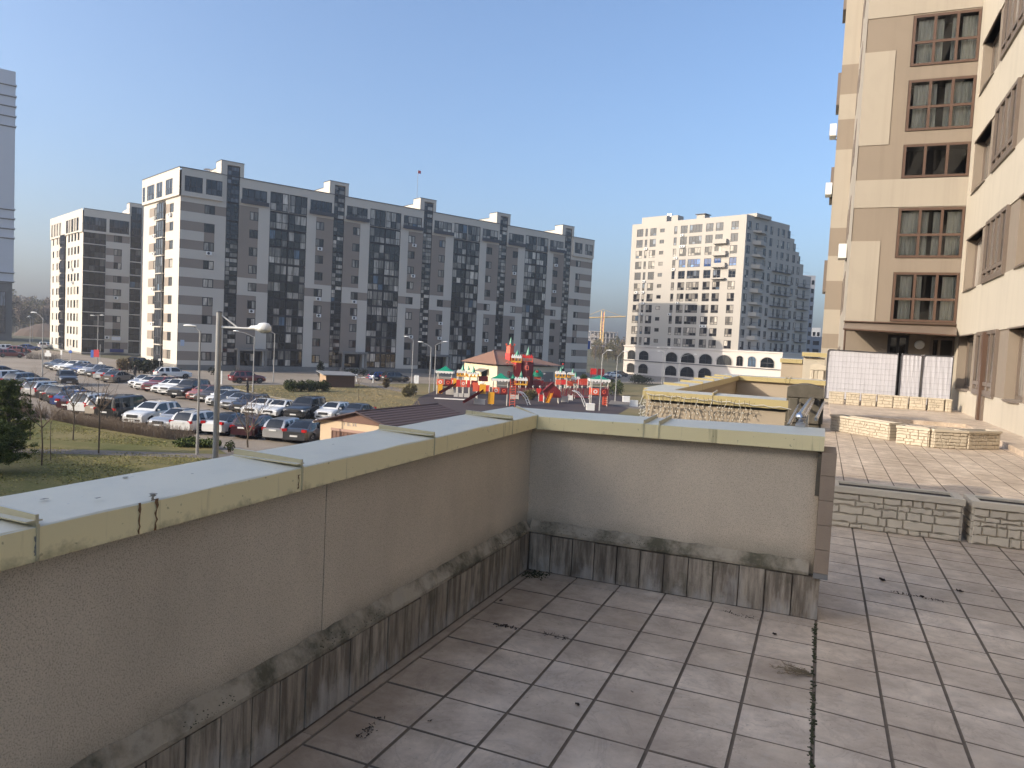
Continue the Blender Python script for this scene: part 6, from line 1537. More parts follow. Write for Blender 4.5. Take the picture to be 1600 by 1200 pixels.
def scatter(mb, r2, c, rad_, n, size, flat=1.0, m=0, up=0, wid=.5):
    for k in range(n):
        while True:
            v = Vector((r2.uniform(-1,1),r2.uniform(-1,1),r2.uniform(-1,1)))
            if v.length < 1: break
        p = Vector(c)+Vector((v.x*rad_[0],v.y*rad_[1],v.z*rad_[2])); a = Vector((r2.gauss(0,1),r2.gauss(0,1),r2.gauss(0,1)*flat+up)).normalized(); b_ = a.orthogonal().normalized(); b_ = Matrix.Rotation(r2.uniform(0,6),3,a) @ b_
        s = size*r2.uniform(.6,1.4); mb.face([p-b_*s*wid, p+a*s, p+b_*s*wid], m) 
def branch(mb, r2, p, d, L, r, depth, spread=.6, lift=.25):
    q = p; pts = [p]; dd = d.copy(); n = 4
    for k in range(n):
        dd = (dd+Vector((r2.gauss(0,.12),r2.gauss(0,.12),r2.gauss(0,.06)+lift*.1))).normalized(); q = q+dd*L/n; pts.append(q)
    mb.tube(pts, [r*(1-.6*k/n) for k in range(n+1)], 5 if depth > 1 else 3, 0, False)
    if depth <= 0: return
    for k in range(r2.choice((3,4))):
        i = r2.choice((1,2,3,4)); a = r2.uniform(0,2*PI); o = dd.orthogonal().normalized(); side = Matrix.Rotation(a,3,dd) @ o
        branch(mb, r2, pts[i], (dd*(1-spread)+side*spread+Zv*lift).normalized(), L*r2.uniform(.45,.7), r*(1-.6*i/n)*.65, depth-1, spread, lift)
def bare_tree(px, py, h, label, seed, r=.035, fork=None, fr=.45):
    r2 = random.Random(seed); p = G(px,py); t = thing('bare_tree', label, 'tree', (p.x,p.y,GZ+.08), 0, 'bare young trees on the near lawn'); m = MB()
    m.tube([(0,0,0),(r2.gauss(0,.02),r2.gauss(0,.02),h*fr*.5),(r2.gauss(0,.03),0,h*fr)], [r,r*.9,r*.8], 7, 0, False); m.build('trunk', M['bark'], t, 60)
    m = MB()
    for k in range(fork or 7):
        a = 2*PI*k/(fork or 7)+r2.uniform(-.4,.4); z = h*fr*(1 if fork else r2.uniform(.75,1.0)); branch(m, r2, Vector((0,0,z)), Vector((math.cos(a)*.6,math.sin(a)*.6,.8)).normalized(), h*(1-fr)*r2.uniform(.7,1.0), r*.62, 2)
    m.build('crown', M['twig'], t); return t
bare_tree(114,690,4.2,'bare young tree on the lawn before the black van',1,.04,None,.55); bare_tree(154,711,4.6,'bare young tree by the path, right of the first one',2,.045,None,.6); bare_tree(65,730,3.8,'bare sapling with a pale wrapped trunk right of the pine',3,.04,5,.5)
bare_tree(47,690,4.6,'thin bare leaning sapling behind the pine',4,.03,3,.7); bare_tree(387,701,3.6,'bare forked young tree between the lamp posts and the garage',5,.06,6,.22); bare_tree(79,722,3.2,'spindly bare sapling right of the wrapped one',6,.02,3,.6); bare_tree(560,627,3.0,'small bare sapling on the dry lawn right of the shed',7,.03,4,.6)
def pine(px, py, h, label, seed, spread=2.2):
    r2 = random.Random(seed); p = G(px,py); t = thing('pine_tree', label, 'tree', (p.x,p.y,GZ+.05)); m = MB(); m.tube([(0,0,0),(.04,.03,h*.5),(0,0,h*.97)], [.14,.10,.03], 8); m.build('trunk', M['bark'], t, 60)
    m = MB(); br = MB(); z = h*.22
    while z < h*.98:
        u = (z/h-.22)/.76; L = spread*(1-u)**.75*(.75+.5*r2.random())+.18; n = 6
        for k in range(n):
            a = 2*PI*k/n+r2.uniform(-.5,.5); l = L*r2.uniform(.6,1.15); d = Vector((math.cos(a),math.sin(a),.22)); br.tube([(0,0,z),d*l*.6+Zv*z,d*l+Zv*(z+.12)], [.03,.02,.008], 4, 0, False)
            for q in range(5):
                c = d*l*(.35+.16*q)+Zv*(z+.02*q)+Vector((r2.gauss(0,.10),r2.gauss(0,.10),r2.gauss(0,.06)))
                scatter(m, r2, c, (.20,.20,.12), 46, .15, 1.0, 0, .5, .16)
        z += h*.085*r2.uniform(.8,1.2)
    br.build('branches', M['bark'], t); m.build('crown', M['needle'], t); return t
pine(11,712,4.0,'green pine on the lawn at the left edge',1,1.35); pine(-8,742,2.2,'low pine cut off by the left edge below the taller one',2,1.3)
def shrub(px, py, w, d, h, label, mat, seed, n=900, size=.16, name='shrub', lumps=7, yaw=0, cat='shrub', group=None, stems=True):
    r2 = random.Random(seed); p = G(px,py); t = thing(name, label, cat, (p.x,p.y,GZ+.04), yaw, group); m = MB(); st = MB()
    for k in range(lumps):
        c = (r2.uniform(-.5,.5)*w*.75, r2.uniform(-.5,.5)*d*.7, h*r2.uniform(.40,.58)); scatter(m, r2, c, (w/lumps*1.6+.15, d*.4, h*r2.uniform(.36,.46)), n//lumps, size, 1, 0, .4)
        if stems: st.tube([(c[0]*.7,c[1]*.7,0),(c[0],c[1],h*.6)], [.05,.02], 5)
    if stems: st.build('stems', M['bark'], t)
    m.build('foliage', M[mat], t); return t
yawR = math.atan2(R0.y,R0.x)
for k, (x, lab) in enumerate(((452,'leftmost clipped green bush of the row on the dry lawn'),(467,'green bush second from left in the row on the dry lawn'),(481,'third green bush of the row on the dry lawn'),(492,'fourth green bush of the row, beside the gap'),(504,'rightmost green bush of the row, nearest the shed'))):
    shrub(x, 612.5, 1.35, 1.3, 1.5, lab, 'ever', 30+k, 800, .16, lumps=5, yaw=yawR, group='green bushes on the dry lawn')
shrub(309,700,2.5,1.1,.62,'low spreading juniper at the foot of the lamp posts','needle',41,1500,.15,lumps=9,yaw=yawR)
shrub(358,707,.3,.3,.75,'tiny evergreen sapling by the path near the coping','ever',42,260,.08,lumps=3)
for x, y, w, h, mt, lab, n in ((198,582,2.6,2.3,'brown_tuft','rounded dry brown bush at the end of the far row',1200),(222,584,3.4,2.2,'dark_ever','dark bush in the shade by the end wall of the long block',1300),(238,585,2.2,2.5,'dark_ever','taller dark bush at the corner of the long block',900)):
    shrub(x, y, w, 2.0, h, lab, mt, int(x), n, .22, lumps=8, yaw=yawR)
for k, (a, b_, lab) in enumerate(((250,292,'shaded hedge along the first bay of the long block'),(330,345,'short shaded hedge left of the red crossover'),(540,580,'shaded hedge behind the shed'))):
    p, q = G(a,587+.0*k), G(b_,587.5); L = (q-p).length; c = (p+q)/2
    r2 = random.Random(70+k); t = thing('hedge', lab, 'hedge', (c.x,c.y,GZ), math.atan2((q-p).y,(q-p).x)); m = MB()
    for j in range(int(L*1.6)): scatter(m, r2, (-L/2+j/1.6,0,.7), (.6,.6,.65), 60, .22, 1, 0, .4)
    m.build('foliage', M['dark_ever'], t)
for x, y, h, w, mt, lab in ((500,590,3.0,.9,'dark_ever','dark narrow cypress before the second balcony stack'),(603,607,1.5,.5,'brown_tuft','small brown conifer on the dry lawn right of the shed'),(645,619,1.7,1.4,'wood_olive','pale green bush left of the playground'),(635,621,1.2,1.0,'wood_olive','small pale bush with white stones left of the playground'),
    (912,601,2.2,1.6,'ever','green bush behind the right playground towers'),(962,619,2.6,2.4,'ever','evergreen bush right of the playground'),(994,600,2.2,3.4,'dark_ever','dark green hedge bush before the left end of the arcade'),(1008,601,2.0,2.6,'dark_ever','dark green bush right of the hedge bush by the arcade'),(828,626,1.5,1.4,'wood_olive','small loose bush in front of the playground bridge')):
    shrub(x, y, w, w, h, lab, mt, int(x+y), 700, .2, lumps=6, yaw=yawR, name='conifer' if h > 2.9 else 'shrub', cat='conifer' if h > 2.9 else 'shrub')
def grass(region, n, mat, label, seed, hh=.14):
    r2 = random.Random(seed); P = [G(*q) for q in region]; m = MB(); k = 0
    x0, x1 = min(p.x for p in P), max(p.x for p in P); y0, y1 = min(p.y for p in P), max(p.y for p in P)
    def inside(x, y):
        c = False
        for a, b_ in zip(P, P[1:]+P[:1]):
            if (a.y > y) != (b_.y > y) and x < (b_.x-a.x)*(y-a.y)/(b_.y-a.y)+a.x: c = not c
        return c
    while k < n:
        x, y = r2.uniform(x0,x1), r2.uniform(y0,y1)
        if not inside(x,y) or 29.0 < y-.35*(x+38) < 31.6 or math.sin(x*.9+1.3*math.sin(y*.7))+math.sin(y*1.1+x*.4)+r2.gauss(0,.8) < -.4: continue
        k += 1; a = r2.uniform(0,2*PI); d = Vector((math.cos(a),math.sin(a),0))*.05*r2.uniform(.6,1.6); p = Vector((x,y,GZ+.08)); m.face([p-d,p+d,p+Vector((r2.gauss(0,.07),r2.gauss(0,.07),hh*r2.uniform(.4,1.2)))])
    o = stuff(m.build('grass_blades', M[mat])); tag(o, label, 'grass')
M['grass_g'] = leaf_mat('grass_green', (.15,.165,.04), (.34,.28,.10)); M['grass_d'] = leaf_mat('grass_dry', (.26,.20,.09), (.42,.33,.17))
grass(((-20,640),(0,642),(75,661),(262,693),(300,699),(330,704),(330,735),(200,765),(-20,790)), 15000, 'grass_g', 'short spring grass of the near lawn', 5, .05)
grass(((345,605),(480,603),(640,602),(660,640),(548,640),(430,621)), 8000, 'grass_d', 'dry short grass of the lawn before the long block', 6, .07)
# bare clipped hedges between lawn and parking lot
def twig_hedge(pts, label, seed, h=.85, wd=.8, dens=95, mat='twig_pale'):
    r2 = random.Random(seed); P = [G(*q) for q in pts]; t = thing('hedge', label, 'hedge', (P[0].x,P[0].y,GZ+.05)); m = MB(); o = P[0]
    for a, b_ in zip(P, P[1:]):
        d = b_-a; L = d.length; n = int(L*dens); s = d.normalized().cross(Zv)
        for k in range(n):
            u = r2.random(); base = a-o+d*u+s*r2.uniform(-.5,.5)*wd*.6; top = base+Vector((r2.gauss(0,.16),r2.gauss(0,.16),h*r2.uniform(.55,1.08)))
            w = Vector((-Rt.y,Rt.x,0)); pp = R0*.011*r2.uniform(.7,1.5); m.face([base-pp, base+pp, top+pp*.4, top-pp*.4]); 
            md = base.lerp(top, r2.uniform(.4,.8)); e = md+Vector((r2.gauss(0,.14),r2.gauss(0,.14),r2.uniform(.02,.25))); m.face([md-pp*.7, md+pp*.7, e]); pp2 = F0*.012; m.face([base-pp2, base+pp2, top])
    m.build('twigs', M[mat], t); return t
twig_hedge(((-60,612),(0,637),(40,651),(74,656)),'bare brown clipped hedge at the left, broken by the branch path',1,.95,.9,80,'twig')
twig_hedge(((80,657),(115,664),(180,675),(255,687),(300,691)),'long bare clipped hedge in front of the white parked cars',2,.95,.8,120)
twig_hedge(((42,561),(70,562),(95,563)),'dark hedge by the corner block beyond the lot',3,1.3,1.6,60,'bark')
# far woods: trees of irregular outline, shared meshes
def far_tree_mesh(seed, mat, dense):
    r2 = random.Random(seed); m = MB()
    for k in range(16):
        a = r2.uniform(0,2*PI); rr = r2.uniform(0,2.6); z = r2.uniform(3.0,9.5); scatter(m, r2, (math.cos(a)*rr*(1.1-z/14),math.sin(a)*rr*(1.1-z/14),z), (1.1,1.1,1.3), dense, .42, 1, 0, .8)
    t = MB()
    for k in range(7): a = r2.uniform(0,2*PI); t.tube([(0,0,0),(0,0,3+.5*k),(math.cos(a)*1.8,math.sin(a)*1.8,6+.6*k)], [.22,.15,.05], 4, 0, False)
    return m.mesh('crown', M[mat]), t.mesh('trunk', M['bark'])
FT = [far_tree_mesh(s, mt, dn) for s, mt, dn in ((1,'wood_far',26),(2,'wood_far',34),(3,'wood_olive',34),(4,'wood_olive',24),(5,'dark_ever',60))]
r2 = random.Random(77); nleft = 0
def far_tree(px, py, dep, k, s, lab, grp):
    p = AT(px,py,dep); t = thing('bare_tree' if k < 4 else 'pine_tree', lab, 'tree', (p.x,p.y,GZ-.2), r2.uniform(0,6), grp); t.scale = (s*r2.uniform(.85,1.2),)*2+(s,)
    obj('crown', FT[k][0], t); obj('trunk', FT[k][1], t)
for row, (dep, n, s0) in enumerate(((330,16,1.35),(380,18,1.7),(450,18,2.1))):
    for k in range(n):
        px = 14+(84-14)*(k+r2.uniform(-.4,.4))/n; far_tree(px, 525, dep+r2.uniform(-20,20), r2.choice((0,0,1,1,2,3)) if px > 30 or row else 4 if r2.random() < .4 else 0, s0*r2.uniform(.75,1.1), 'bare brownish tree of the distant wood between the grey tower and the corner block', 'trees of the distant left wood')
for row, (dep, n, s0) in enumerate(((300,9,.95),(350,10,1.15))):
    for k in range(n):
        px = 926+(980-926)*(k+r2.uniform(-.4,.4))/n; far_tree(px, 565, dep+r2.uniform(-15,15), r2.choice((2,3,3,0)), s0*r2.uniform(.7,1.1), 'olive brown bare tree on the slope below the construction site', 'trees on the slope by the construction site')
m = MB(); c = AT(70,531,300); m.lathe((c.x,c.y,GZ), [(9,0),(7,2.5),(2,5.0),(0,5.4)], 14, 0, 1.6, 1); struct(m.build('earth_mound', plain('earth_mound_brown', (.085,.06,.045), 1.0, var=.3, scale=.5)))
pts = [AT(900,585,270),AT(1010,585,270),AT(1010,585,520),AT(890,585,520)]; m = MB(); 
m.face([(pts[0].x,pts[0].y,GZ+.1),(pts[1].x,pts[1].y,GZ+.1),(pts[2].x,pts[2].y,GZ+9),(pts[3].x,pts[3].y,GZ+9)]); struct(m.build('slope', M['field']))
m = MB()
for x, dz in ((48,0),(78,0)):
    pass
# ================================================================== playground
M['p_red'] = plain('play_red', (.56,.022,.016), .5, var=.08); M['p_dred'] = plain('play_dark_red', (.16,.009,.012), .5, var=.1); M['p_orange'] = plain('play_coral', (.66,.11,.055), .5); M['p_yellow'] = plain('play_yellow', (.72,.34,.02), .5)
M['p_green'] = plain('play_green_roof', (.004,.22,.12), .45, var=.1); M['p_white'] = plain('play_white', (.74,.72,.68), .5); M['p_post'] = plain('play_post_cream', (.62,.58,.50), .5); M['p_brown'] = plain('play_brown_board', (.16,.05,.035), .6); M['p_pale'] = plain('play_pale_sheet', (.50,.47,.43), .7)
gP = 'towers of the playground'
class PG:
    def __init__(s, cx, by, label, name='play_tower', cat='play tower', group=gP):
        s.o = G(cx, by); s.o.z = GZ+.095; s.t = thing(name, label, cat, s.o, yawR, group); s.inv = Matrix.Rotation(-yawR,3,'Z'); s.dep = (s.o-CAM).dot(F0)
    def l(s, px, py, y=0.0): p = s.inv @ (AT(px,py,s.dep+y)-s.o); return p
    def z(s, py, px): return s.l(px,py).z
    def x(s, px, py=600): return s.l(px,py).x
def pyramid(m, x0, x1, y0, y1, z0, z1, mi=0, flare=.0):
    c = ((x0+x1)/2,(y0+y1)/2,z1); q = [(x0,y0,z0),(x1,y0,z0),(x1,y1,z0),(x0,y1,z0)]
    if flare:
        k = .55; md = [(c[0]+(a-c[0])*k, c[1]+(b-c[1])*k, z0+(z1-z0)*.34) for a,b,_ in q]
        for i in range(4): m.face([q[i],q[(i+1)%4],md[(i+1)%4],md[i]],mi); m.face([md[i],md[(i+1)%4],c],mi)
    else:
        for i in range(4): m.face([q[i],q[(i+1)%4],c],mi)
    m.face(q[::-1],mi)
def scallop(m, x0, x1, y0, y1, zt, h, n=6, mi=0):
    for (a, b) in (((x0,y0),(x1,y0)),((x1,y0),(x1,y1)),((x1,y1),(x0,y1)),((x0,y1),(x0,y0))):
        A, B = Vector((*a,0)), Vector((*b,0)); nn = (B-A).cross(Zv).normalized()*.03
        for k in range(n):
            p, q = A.lerp(B,k/n), A.lerp(B,(k+1)/n); mid = (p+q)/2
            for o in (nn,-nn): 
                f = [p+o+Zv*(zt-h*.55), mid+o+Zv*(zt-h), q+o+Zv*(zt-h*.55), q+o+Zv*zt, p+o+Zv*zt]; m.face(f,mi)
        m.face([A+nn+Zv*zt,B+nn+Zv*zt,B-nn+Zv*zt,A-nn+Zv*zt],mi)
def disc_panel(g, x0, x1, y, z0, z1, mat, mark=None):
    m = MB(); m.box(x0,x1,y-.03,y+.03,z0,z1); p = m.build('panel', mat, g.t)
    if mark:
        m = MB(); r = min(x1-x0,z1-z0)*.30; c = ((x0+x1)/2,0,(z0+z1)/2); n = 10
        for k in range(n):
            a, b = 2*PI*k/n, 2*PI*(k+1)/n
            m.face([(c[0]+math.cos(a)*r,y-.035,c[2]+math.sin(a)*r),(c[0]+math.cos(b)*r,y-.035,c[2]+math.sin(b)*r),(c[0]+math.cos(b)*r*.55,y-.035,c[2]+math.sin(b)*r*.55),(c[0]+math.cos(a)*r*.55,y-.035,c[2]+math.sin(a)*r*.55)])
        m.build('ring_mark', mark, p)
def slide(g, a, b, w, mat, sag=.25):
    m = MB(); n = 8; a, b = Vector(a), Vector(b); d = (b-a); s = Vector((-d.y,d.x,0)).normalized()*w/2 if Vector((d.x,d.y,0)).length > 1e-6 else Vector((0,w/2,0)); prev = None
    for k in range(n+1):
        u = k/n; p = a+d*u; p.z = a.z+(b.z-a.z)*(u+ .06*math.sin(PI*u)); q = [p-s+Zv*.25, p-s, p+s, p+s+Zv*.25]
        ids = [m.v(v) for v in q]
        if prev:
            for j in range(3): m.idx((prev[j],prev[j+1],ids[j+1],ids[j])); m.idx((prev[j+1],prev[j],ids[j],ids[j+1]))
        prev = ids
    m.build('slide', mat, g.t)
def square_tower(cx, by, pxl, pxr, y_apex, y_eave, y_fasc, y_pan0, y_pan1, label, extras=None):
    g = PG(cx, by, label); x0, x1 = g.x(pxl), g.x(pxr); w = x1-x0; X0, X1, Y0, Y1 = -w/2, w/2, 0, w*.9
    zA, zE, zF, zp0, zp1 = [g.z(y,cx) for y in (y_apex,y_eave,y_fasc,y_pan0,y_pan1)]
    i = w*.10
    for x in (X0+i,X1-i):
        for y in (Y0+i,Y1-i): m = MB(); m.tube([(x,y,0),(x,y,zE)], .055, 6); m.build('post', M['p_post'], g.t, 40)
    m = MB(); pyramid(m, X0,X1,Y0,Y1,zE,zA,0,.3); m.build('roof', M['p_green'], g.t)
    m = MB(); scallop(m, X0,X1,Y0,Y1,zE+.02,(zE-zF)*1.25); m.build('fascia', M['p_white'], g.t)
    m = MB(); m.box(X0+i,X1-i,Y0+i,Y1-i,zp1-.12,zp1-.02); m.build('deck', M['p_brown'], g.t)
    disc_panel(g, X0+i, X0+i+(w-2*i)*.46, Y0+i*.6, zp1, zp0, M['p_orange'], M['p_white']); disc_panel(g, X0+i+(w-2*i)*.54, X1-i, Y0+i*.6, zp1, zp0, M['p_dred'], M['p_orange'])
    m = MB(); m.box(X0+i*.5,X0+i*.55,Y0+i,Y1-i,zp1,zp0); m.build('panel', M['p_orange'], g.t); m = MB(); m.box(X1-i*.55,X1-i*.5,Y0+i,Y1-i,zp1,zp0); m.build('panel', M['p_dred'], g.t)
    m = MB(); m.tube([(X0+i,Y0+i,zp0+.25),(X1-i,Y0+i,zp0+.25)], .03, 5); m.tube([(X1-i,Y0+i,zp0+.25),(X1-i,Y1-i,zp0+.25)], .03, 5); m.build('rail', M['p_post'], g.t)
    return g, X0, X1, Y0, Y1, zp0, zp1
# left tower with the first slide
g, X0, X1, Y0, Y1, a, b = square_tower(693,617.5,679,707,572,580,583.5,592.5,602,'square playground tower with green pyramid roof at the far left')
m = MB(); m.box(-.75,-.15,-.35,-.25,.15,1.35); m.build('yellow_panel', M['p_yellow'], g.t)
slide(g, (1.5,-.5,b+.25), (-.35,-1.6,.25), .55, M['p_dred']); m = MB(); m.box(1.25,1.95,-.6,-.5,b-.1,b+1.0); m.build('yellow_panel', M['p_yellow'], g.t); m = MB(); m.box(.9,1.4,-.1,-.05,b,b+1.0); m.build('panel', M['p_orange'], g.t)
m = MB(); m.box(.3,1.7,-.4,-.34,.05,.75); m.build('pale_skirt', M['p_pale'], g.t)
# twin spired tower
def spire(g, px, y0, y1, hw_px, yy, name='spire'):
    x = g.x(px); z0, z1 = g.z(y1,px), g.z(y0,px); h = hw_px*g.dep/FPX; m = MB(); m.lathe((x,yy,0), [(h*1.12,z0),(h*.92,z0+.08),(h*.5,z0+(z1-z0)*.5),(0,z1)], 6); m.build(name, M['p_green'], g.t)
def arcade(g, pxl, pxr, y0, y1, yy, d, top='p_white', body='p_yellow'):
    x0, x1 = g.x(pxl), g.x(pxr); z0, z1 = g.z(y1,(pxl+pxr)/2), g.z(y0,(pxl+pxr)/2); h = z1-z0; n = 3; w = (x1-x0)/n
    m = MB()
    for k in range(n+1): m.box(x0+w*k-.05,x0+w*k+.05,yy,yy+.06,z0,z1-h*.3); m.box(x0+w*k-.05,x0+w*k+.05,yy+d,yy+d+.06,z0,z1-h*.3)
    m.box(x0,x1,yy,yy+.05,z0,z0+h*.25); m.box(x0,x0+.05,yy,yy+d,z0,z0+h*.25); m.box(x1-.05,x1,yy,yy+d,z0,z0+h*.25); m.build('arcade', M[body], g.t)
    m = MB()
    for y in (yy-.01,yy+d): 
        m.box(x0-.05,x1+.05,y,y+.06,z1-h*.32,z1)
        for k in range(5): xx = x0+(x1-x0)*(k+.1)/5; m.box(xx,xx+(x1-x0)*.11,y,y+.06,z1+.001,z1+h*.2)
    m.box(x0-.05,x0,yy,yy+d,z1-h*.32,z1); m.box(x1,x1+.05,yy,yy+d,z1-h*.32,z1); m.build('battlement', M[top], g.t)
def legs(g, pxs, ytop, ys=(0.0,1.6), r=.055, mat='p_post'):
    for px in pxs:
        for y in ys: m = MB(); x = g.x(px); m.tube([(x,y,0),(x,y,g.z(ytop,px))], r, 6); m.build('post', M[mat], g.t, 40)
g = PG(730,622,'playground tower with three small green spires, second from the left'); legs(g,(714,723,733,745),588)
spire(g,722,569,580,4.0,.4); spire(g,730,570.5,579,2.6,1.4); spire(g,738.5,571,583,4.2,.5); arcade(g,713.5,727,580,588.5,0,1.6); arcade(g,729.5,746,583,589.5,0,1.6)
for (a, b, mt, mk) in ((713,719,'p_red',None),(720,728,'p_orange','p_white'),(729.5,734.5,'p_red',None),(736,746,'p_dred','p_orange')): disc_panel(g, g.x(a), g.x(b), -.02, g.z(605,730), g.z(594,730), M[mt], M[mk] if mk else None)
for (a, b) in ((710,716.5),(717.5,724.5),(726,734)): m = MB(); m.box(g.x(a),g.x(b),-.25,-.2,.02,g.z(614,720)); m.build('pale_skirt', M['p_pale'], g.t)
m = MB(); m.box(g.x(747),g.x(762),.5,.56,g.z(596,752),g.z(588,752)); m.build('side_ramp', M['p_dred'], g.t)
# big front tower with the second slide
g, X0, X1, Y0, Y1, a, b = square_tower(780,635,764,793,583,592,596,605.5,615,'largest square playground tower with green pyramid roof, in front of the castle')
m = MB(); m.box(-1.3,-.6,-.3,-.22,.15,1.5); m.build('yellow_panel', M['p_yellow'], g.t); slide(g, (-1.95,-.4,b+.25), (-4.0,-1.2,.2), .55, M['p_dred'])
m = MB(); m.box(-2.3,-1.6,-.5,-.42,b-.1,b+1.0); m.build('yellow_panel', M['p_yellow'], g.t); m = MB(); m.box(-3.1,-2.5,.3,.36,b+.1,b+1.1); m.build('panel', M['p_orange'], g.t)
m = MB(); m.box(-2.9,-1.6,-.45,-.4,.05,.7); m.build('pale_skirt', M['p_pale'], g.t)
m = MB()
for k in range(10): z = .2+k*.28; m.tube([(1.15,-.3,z),(1.75,-.3,z+.1)], .03, 4)
m.tube([(1.15,-.3,0),(1.15,-.3,3.1)], .035, 5); m.tube([(1.75,-.3,0),(1.75,-.3,3.1)], .035, 5); m.build('ladder', M['p_orange'], g.t)
# tube slide beside the castle
g = PG(770,604,'pale spiral tube slide against the red castle','tube_slide','slide'); m = MB(); P_ = []
for k in range(14): u = k/13; P_.append((g.x(793-34*u+6*math.sin(u*5)), .6*math.sin(u*6), g.z(579+22*u**1.2,775)))
m.tube(P_, .42, 10); m.build('tube', M['p_pale'], g.t, 60)
# castle
ca = PG(808,606,'red toy castle with three tall green spires at the centre of the playground','play_castle','play castle'); g = ca
def hexbody(pxl, pxr, y0, y1, yy, mat='p_red', name='tower_wall', n=6):
    x0, x1 = g.x(pxl), g.x(pxr); r = (x1-x0)/2/math.cos(PI/6); m = MB(); c = ((x0+x1)/2, yy, 0); pm = (pxl+pxr)/2
    m.lathe(c, [(r,g.z(y1,pm) if y1 < 604 else 0),(r,g.z(y0,pm))], n); m.build(name, M[mat], g.t); return c, r
c, r = hexbody(787,802,552,606,1.0); hexbody(788.5,800.5,540,553,1.0,'p_orange','turret')
m = MB(); z = g.z(540,794)
for k in range(6): a = 2*PI*(k+.5)/6; m.box(c[0]+math.cos(a)*r*.85-.12,c[0]+math.cos(a)*r*.85+.12,c[1]+math.sin(a)*r*.85-.12,c[1]+math.sin(a)*r*.85+.12,z,z+.35)
m.build('battlement', M['p_orange'], g.t); spire(g,795,526,539,3.6,1.0)
hexbody(797,813,566,606,-.4); hexbody(812,832,565,606,.2,'p_dred'); arcade(g,797.5,812.5,556,566,-1.2,1.5,'p_white','p_yellow'); spire(g,806,546,556.5,5.0,-.5); arcade(g,814.5,830,556,566,-.6,1.6,'p_red','p_orange'); spire(g,823,541,556,4.2,.2)
for px, py, w_, h_ in ((792,568,3.2,6),(794,582,3.2,5),(803,573,3.4,6),(808,590,3.6,7),(822,574,5,6),(824.5,592,3.4,8)):
    x = g.x(px); z0, z1 = g.z(py+h_/2,px), g.z(py-h_/2,px); s = w_*.5*g.dep/FPX; m = MB(); y = -2.05 if px < 813 else -1.6
    m.tube([(x-s,y,z0),(x-s,y,z1-s),(x-s*.6,y,z1),(x+s*.6,y,z1),(x+s,y,z1-s),(x+s,y,z0),(x-s,y,z0)], .06, 4); m.build('arch_window', M['p_orange'], g.t)
for px, y0, y1, hw2 in ((801,582,590,4.6),(813.5,578,590,4.2)): spire(g,px,y0,y1,hw2,-2.6)
arcade(g,804,823,590,600,-3.2,1.4,'p_white','p_yellow'); legs(g,(806,813,821),592,(-3.1,-1.9))
m = MB(); x0, x1 = g.x(832), g.x(846); m.lathe(((x0+x1)/2,0,0), [(.95,g.z(588,839)),(.9,g.z(583,839)),(.5,g.z(578.5,839)),(0,g.z(576.5,839))], 10); m.build('dome', M['p_green'], g.t)
m = MB(); m.lathe(((x0+x1)/2-.1,-.8,g.z(580,838)), [(0,-.25),(.25,-.15),(.28,.1),(0,.28)], 8); m.build('red_knob', M['p_red'], g.t); m = MB(); m.box(x0+.2,x1-.2,-.6,.6,g.z(592,839),g.z(588,839)); m.build('turret', M['p_orange'], g.t); legs(g,(834,845),590,(-.5,.5)); m = MB(); m.box(x0,x1+.3,-.7,.5,g.z(602,839),g.z(594,839)); m.build('panel', M['p_dred'], g.t)
m = MB(); m.box(g.x(845),g.x(851),-.2,.1,g.z(585,848),g.z(582.5,848)); m.build('pale_board', M['p_pale'], g.t)
# bridge with slat railing
g = PG(862,622,'long red brown slatted bridge across the front of the playground','play_bridge','play bridge'); nS = 0
for k in range(44):
    px = 797+k*2.95
    if 849 < px < 877: continue
    x = g.x(px); m = MB(); m.box(x-.085,x+.085,0,.05,g.z(618,px),g.z(606.5,px)); m.build('slat', M['p_brown' if (k % 3) else 'p_dred'], g.t)
m = MB(); m.box(g.x(797),g.x(927),.06,.14,g.z(609,862),g.z(608,862)); m.box(g.x(797),g.x(927),.06,1.6,g.z(619,862),g.z(617.5,862)); m.build('deck', M['p_dred'], g.t)
for k in range(12): px = 800+k*11; m = MB(); m.tube([(g.x(px),.1,0),(g.x(px),.1,g.z(604,px))], .05, 5); m.lathe((g.x(px),.1,g.z(604,px)), [(0,-.1),(.12,-.05),(.12,.06),(0,.12)], 6); m.build('post', M['p_post'], g.t)
for px in (842.5,926.5):
    x = g.x(px); z = g.z(611,px); m = MB(); m.face([(x,-.1,z-.62),(x+.36,-.1,z+.12),(x+.26,-.1,z+.42),(x+.08,-.1,z+.40),(x,-.1,z+.26),(x-.08,-.1,z+.40),(x-.26,-.1,z+.42),(x-.36,-.1,z+.12)]); m.build('heart_panel', M['p_red'], g.t)
g = PG(868,608,'rear red and coral balustrade between the castle and the right spired towers','play_bridge','play bridge'); r2 = random.Random(8)   # rear_bridge
for k in range(15): px = 836+k*2.4; x = g.x(px); m = MB(); m.box(x-.09,x+.09,0,.05,g.z(605,px),g.z(596.5+r2.uniform(-.4,.4),px)); m.build('slat', M['p_orange' if k % 3 else 'p_red'], g.t)
m = MB(); m.box(g.x(834),g.x(874),.05,1.4,g.z(607,855),g.z(605.5,855)); m.build('deck', M['p_dred'], g.t)
for px in (836,848,860,872): m = MB(); m.tube([(g.x(px),.1,0),(g.x(px),.1,g.z(594,px))], .06, 5); m.lathe((g.x(px),.1,g.z(593.5,px)), [(0,-.12),(.14,-.05),(.14,.06),(0,.14)], 6); m.build('post', M['p_post'], g.t)
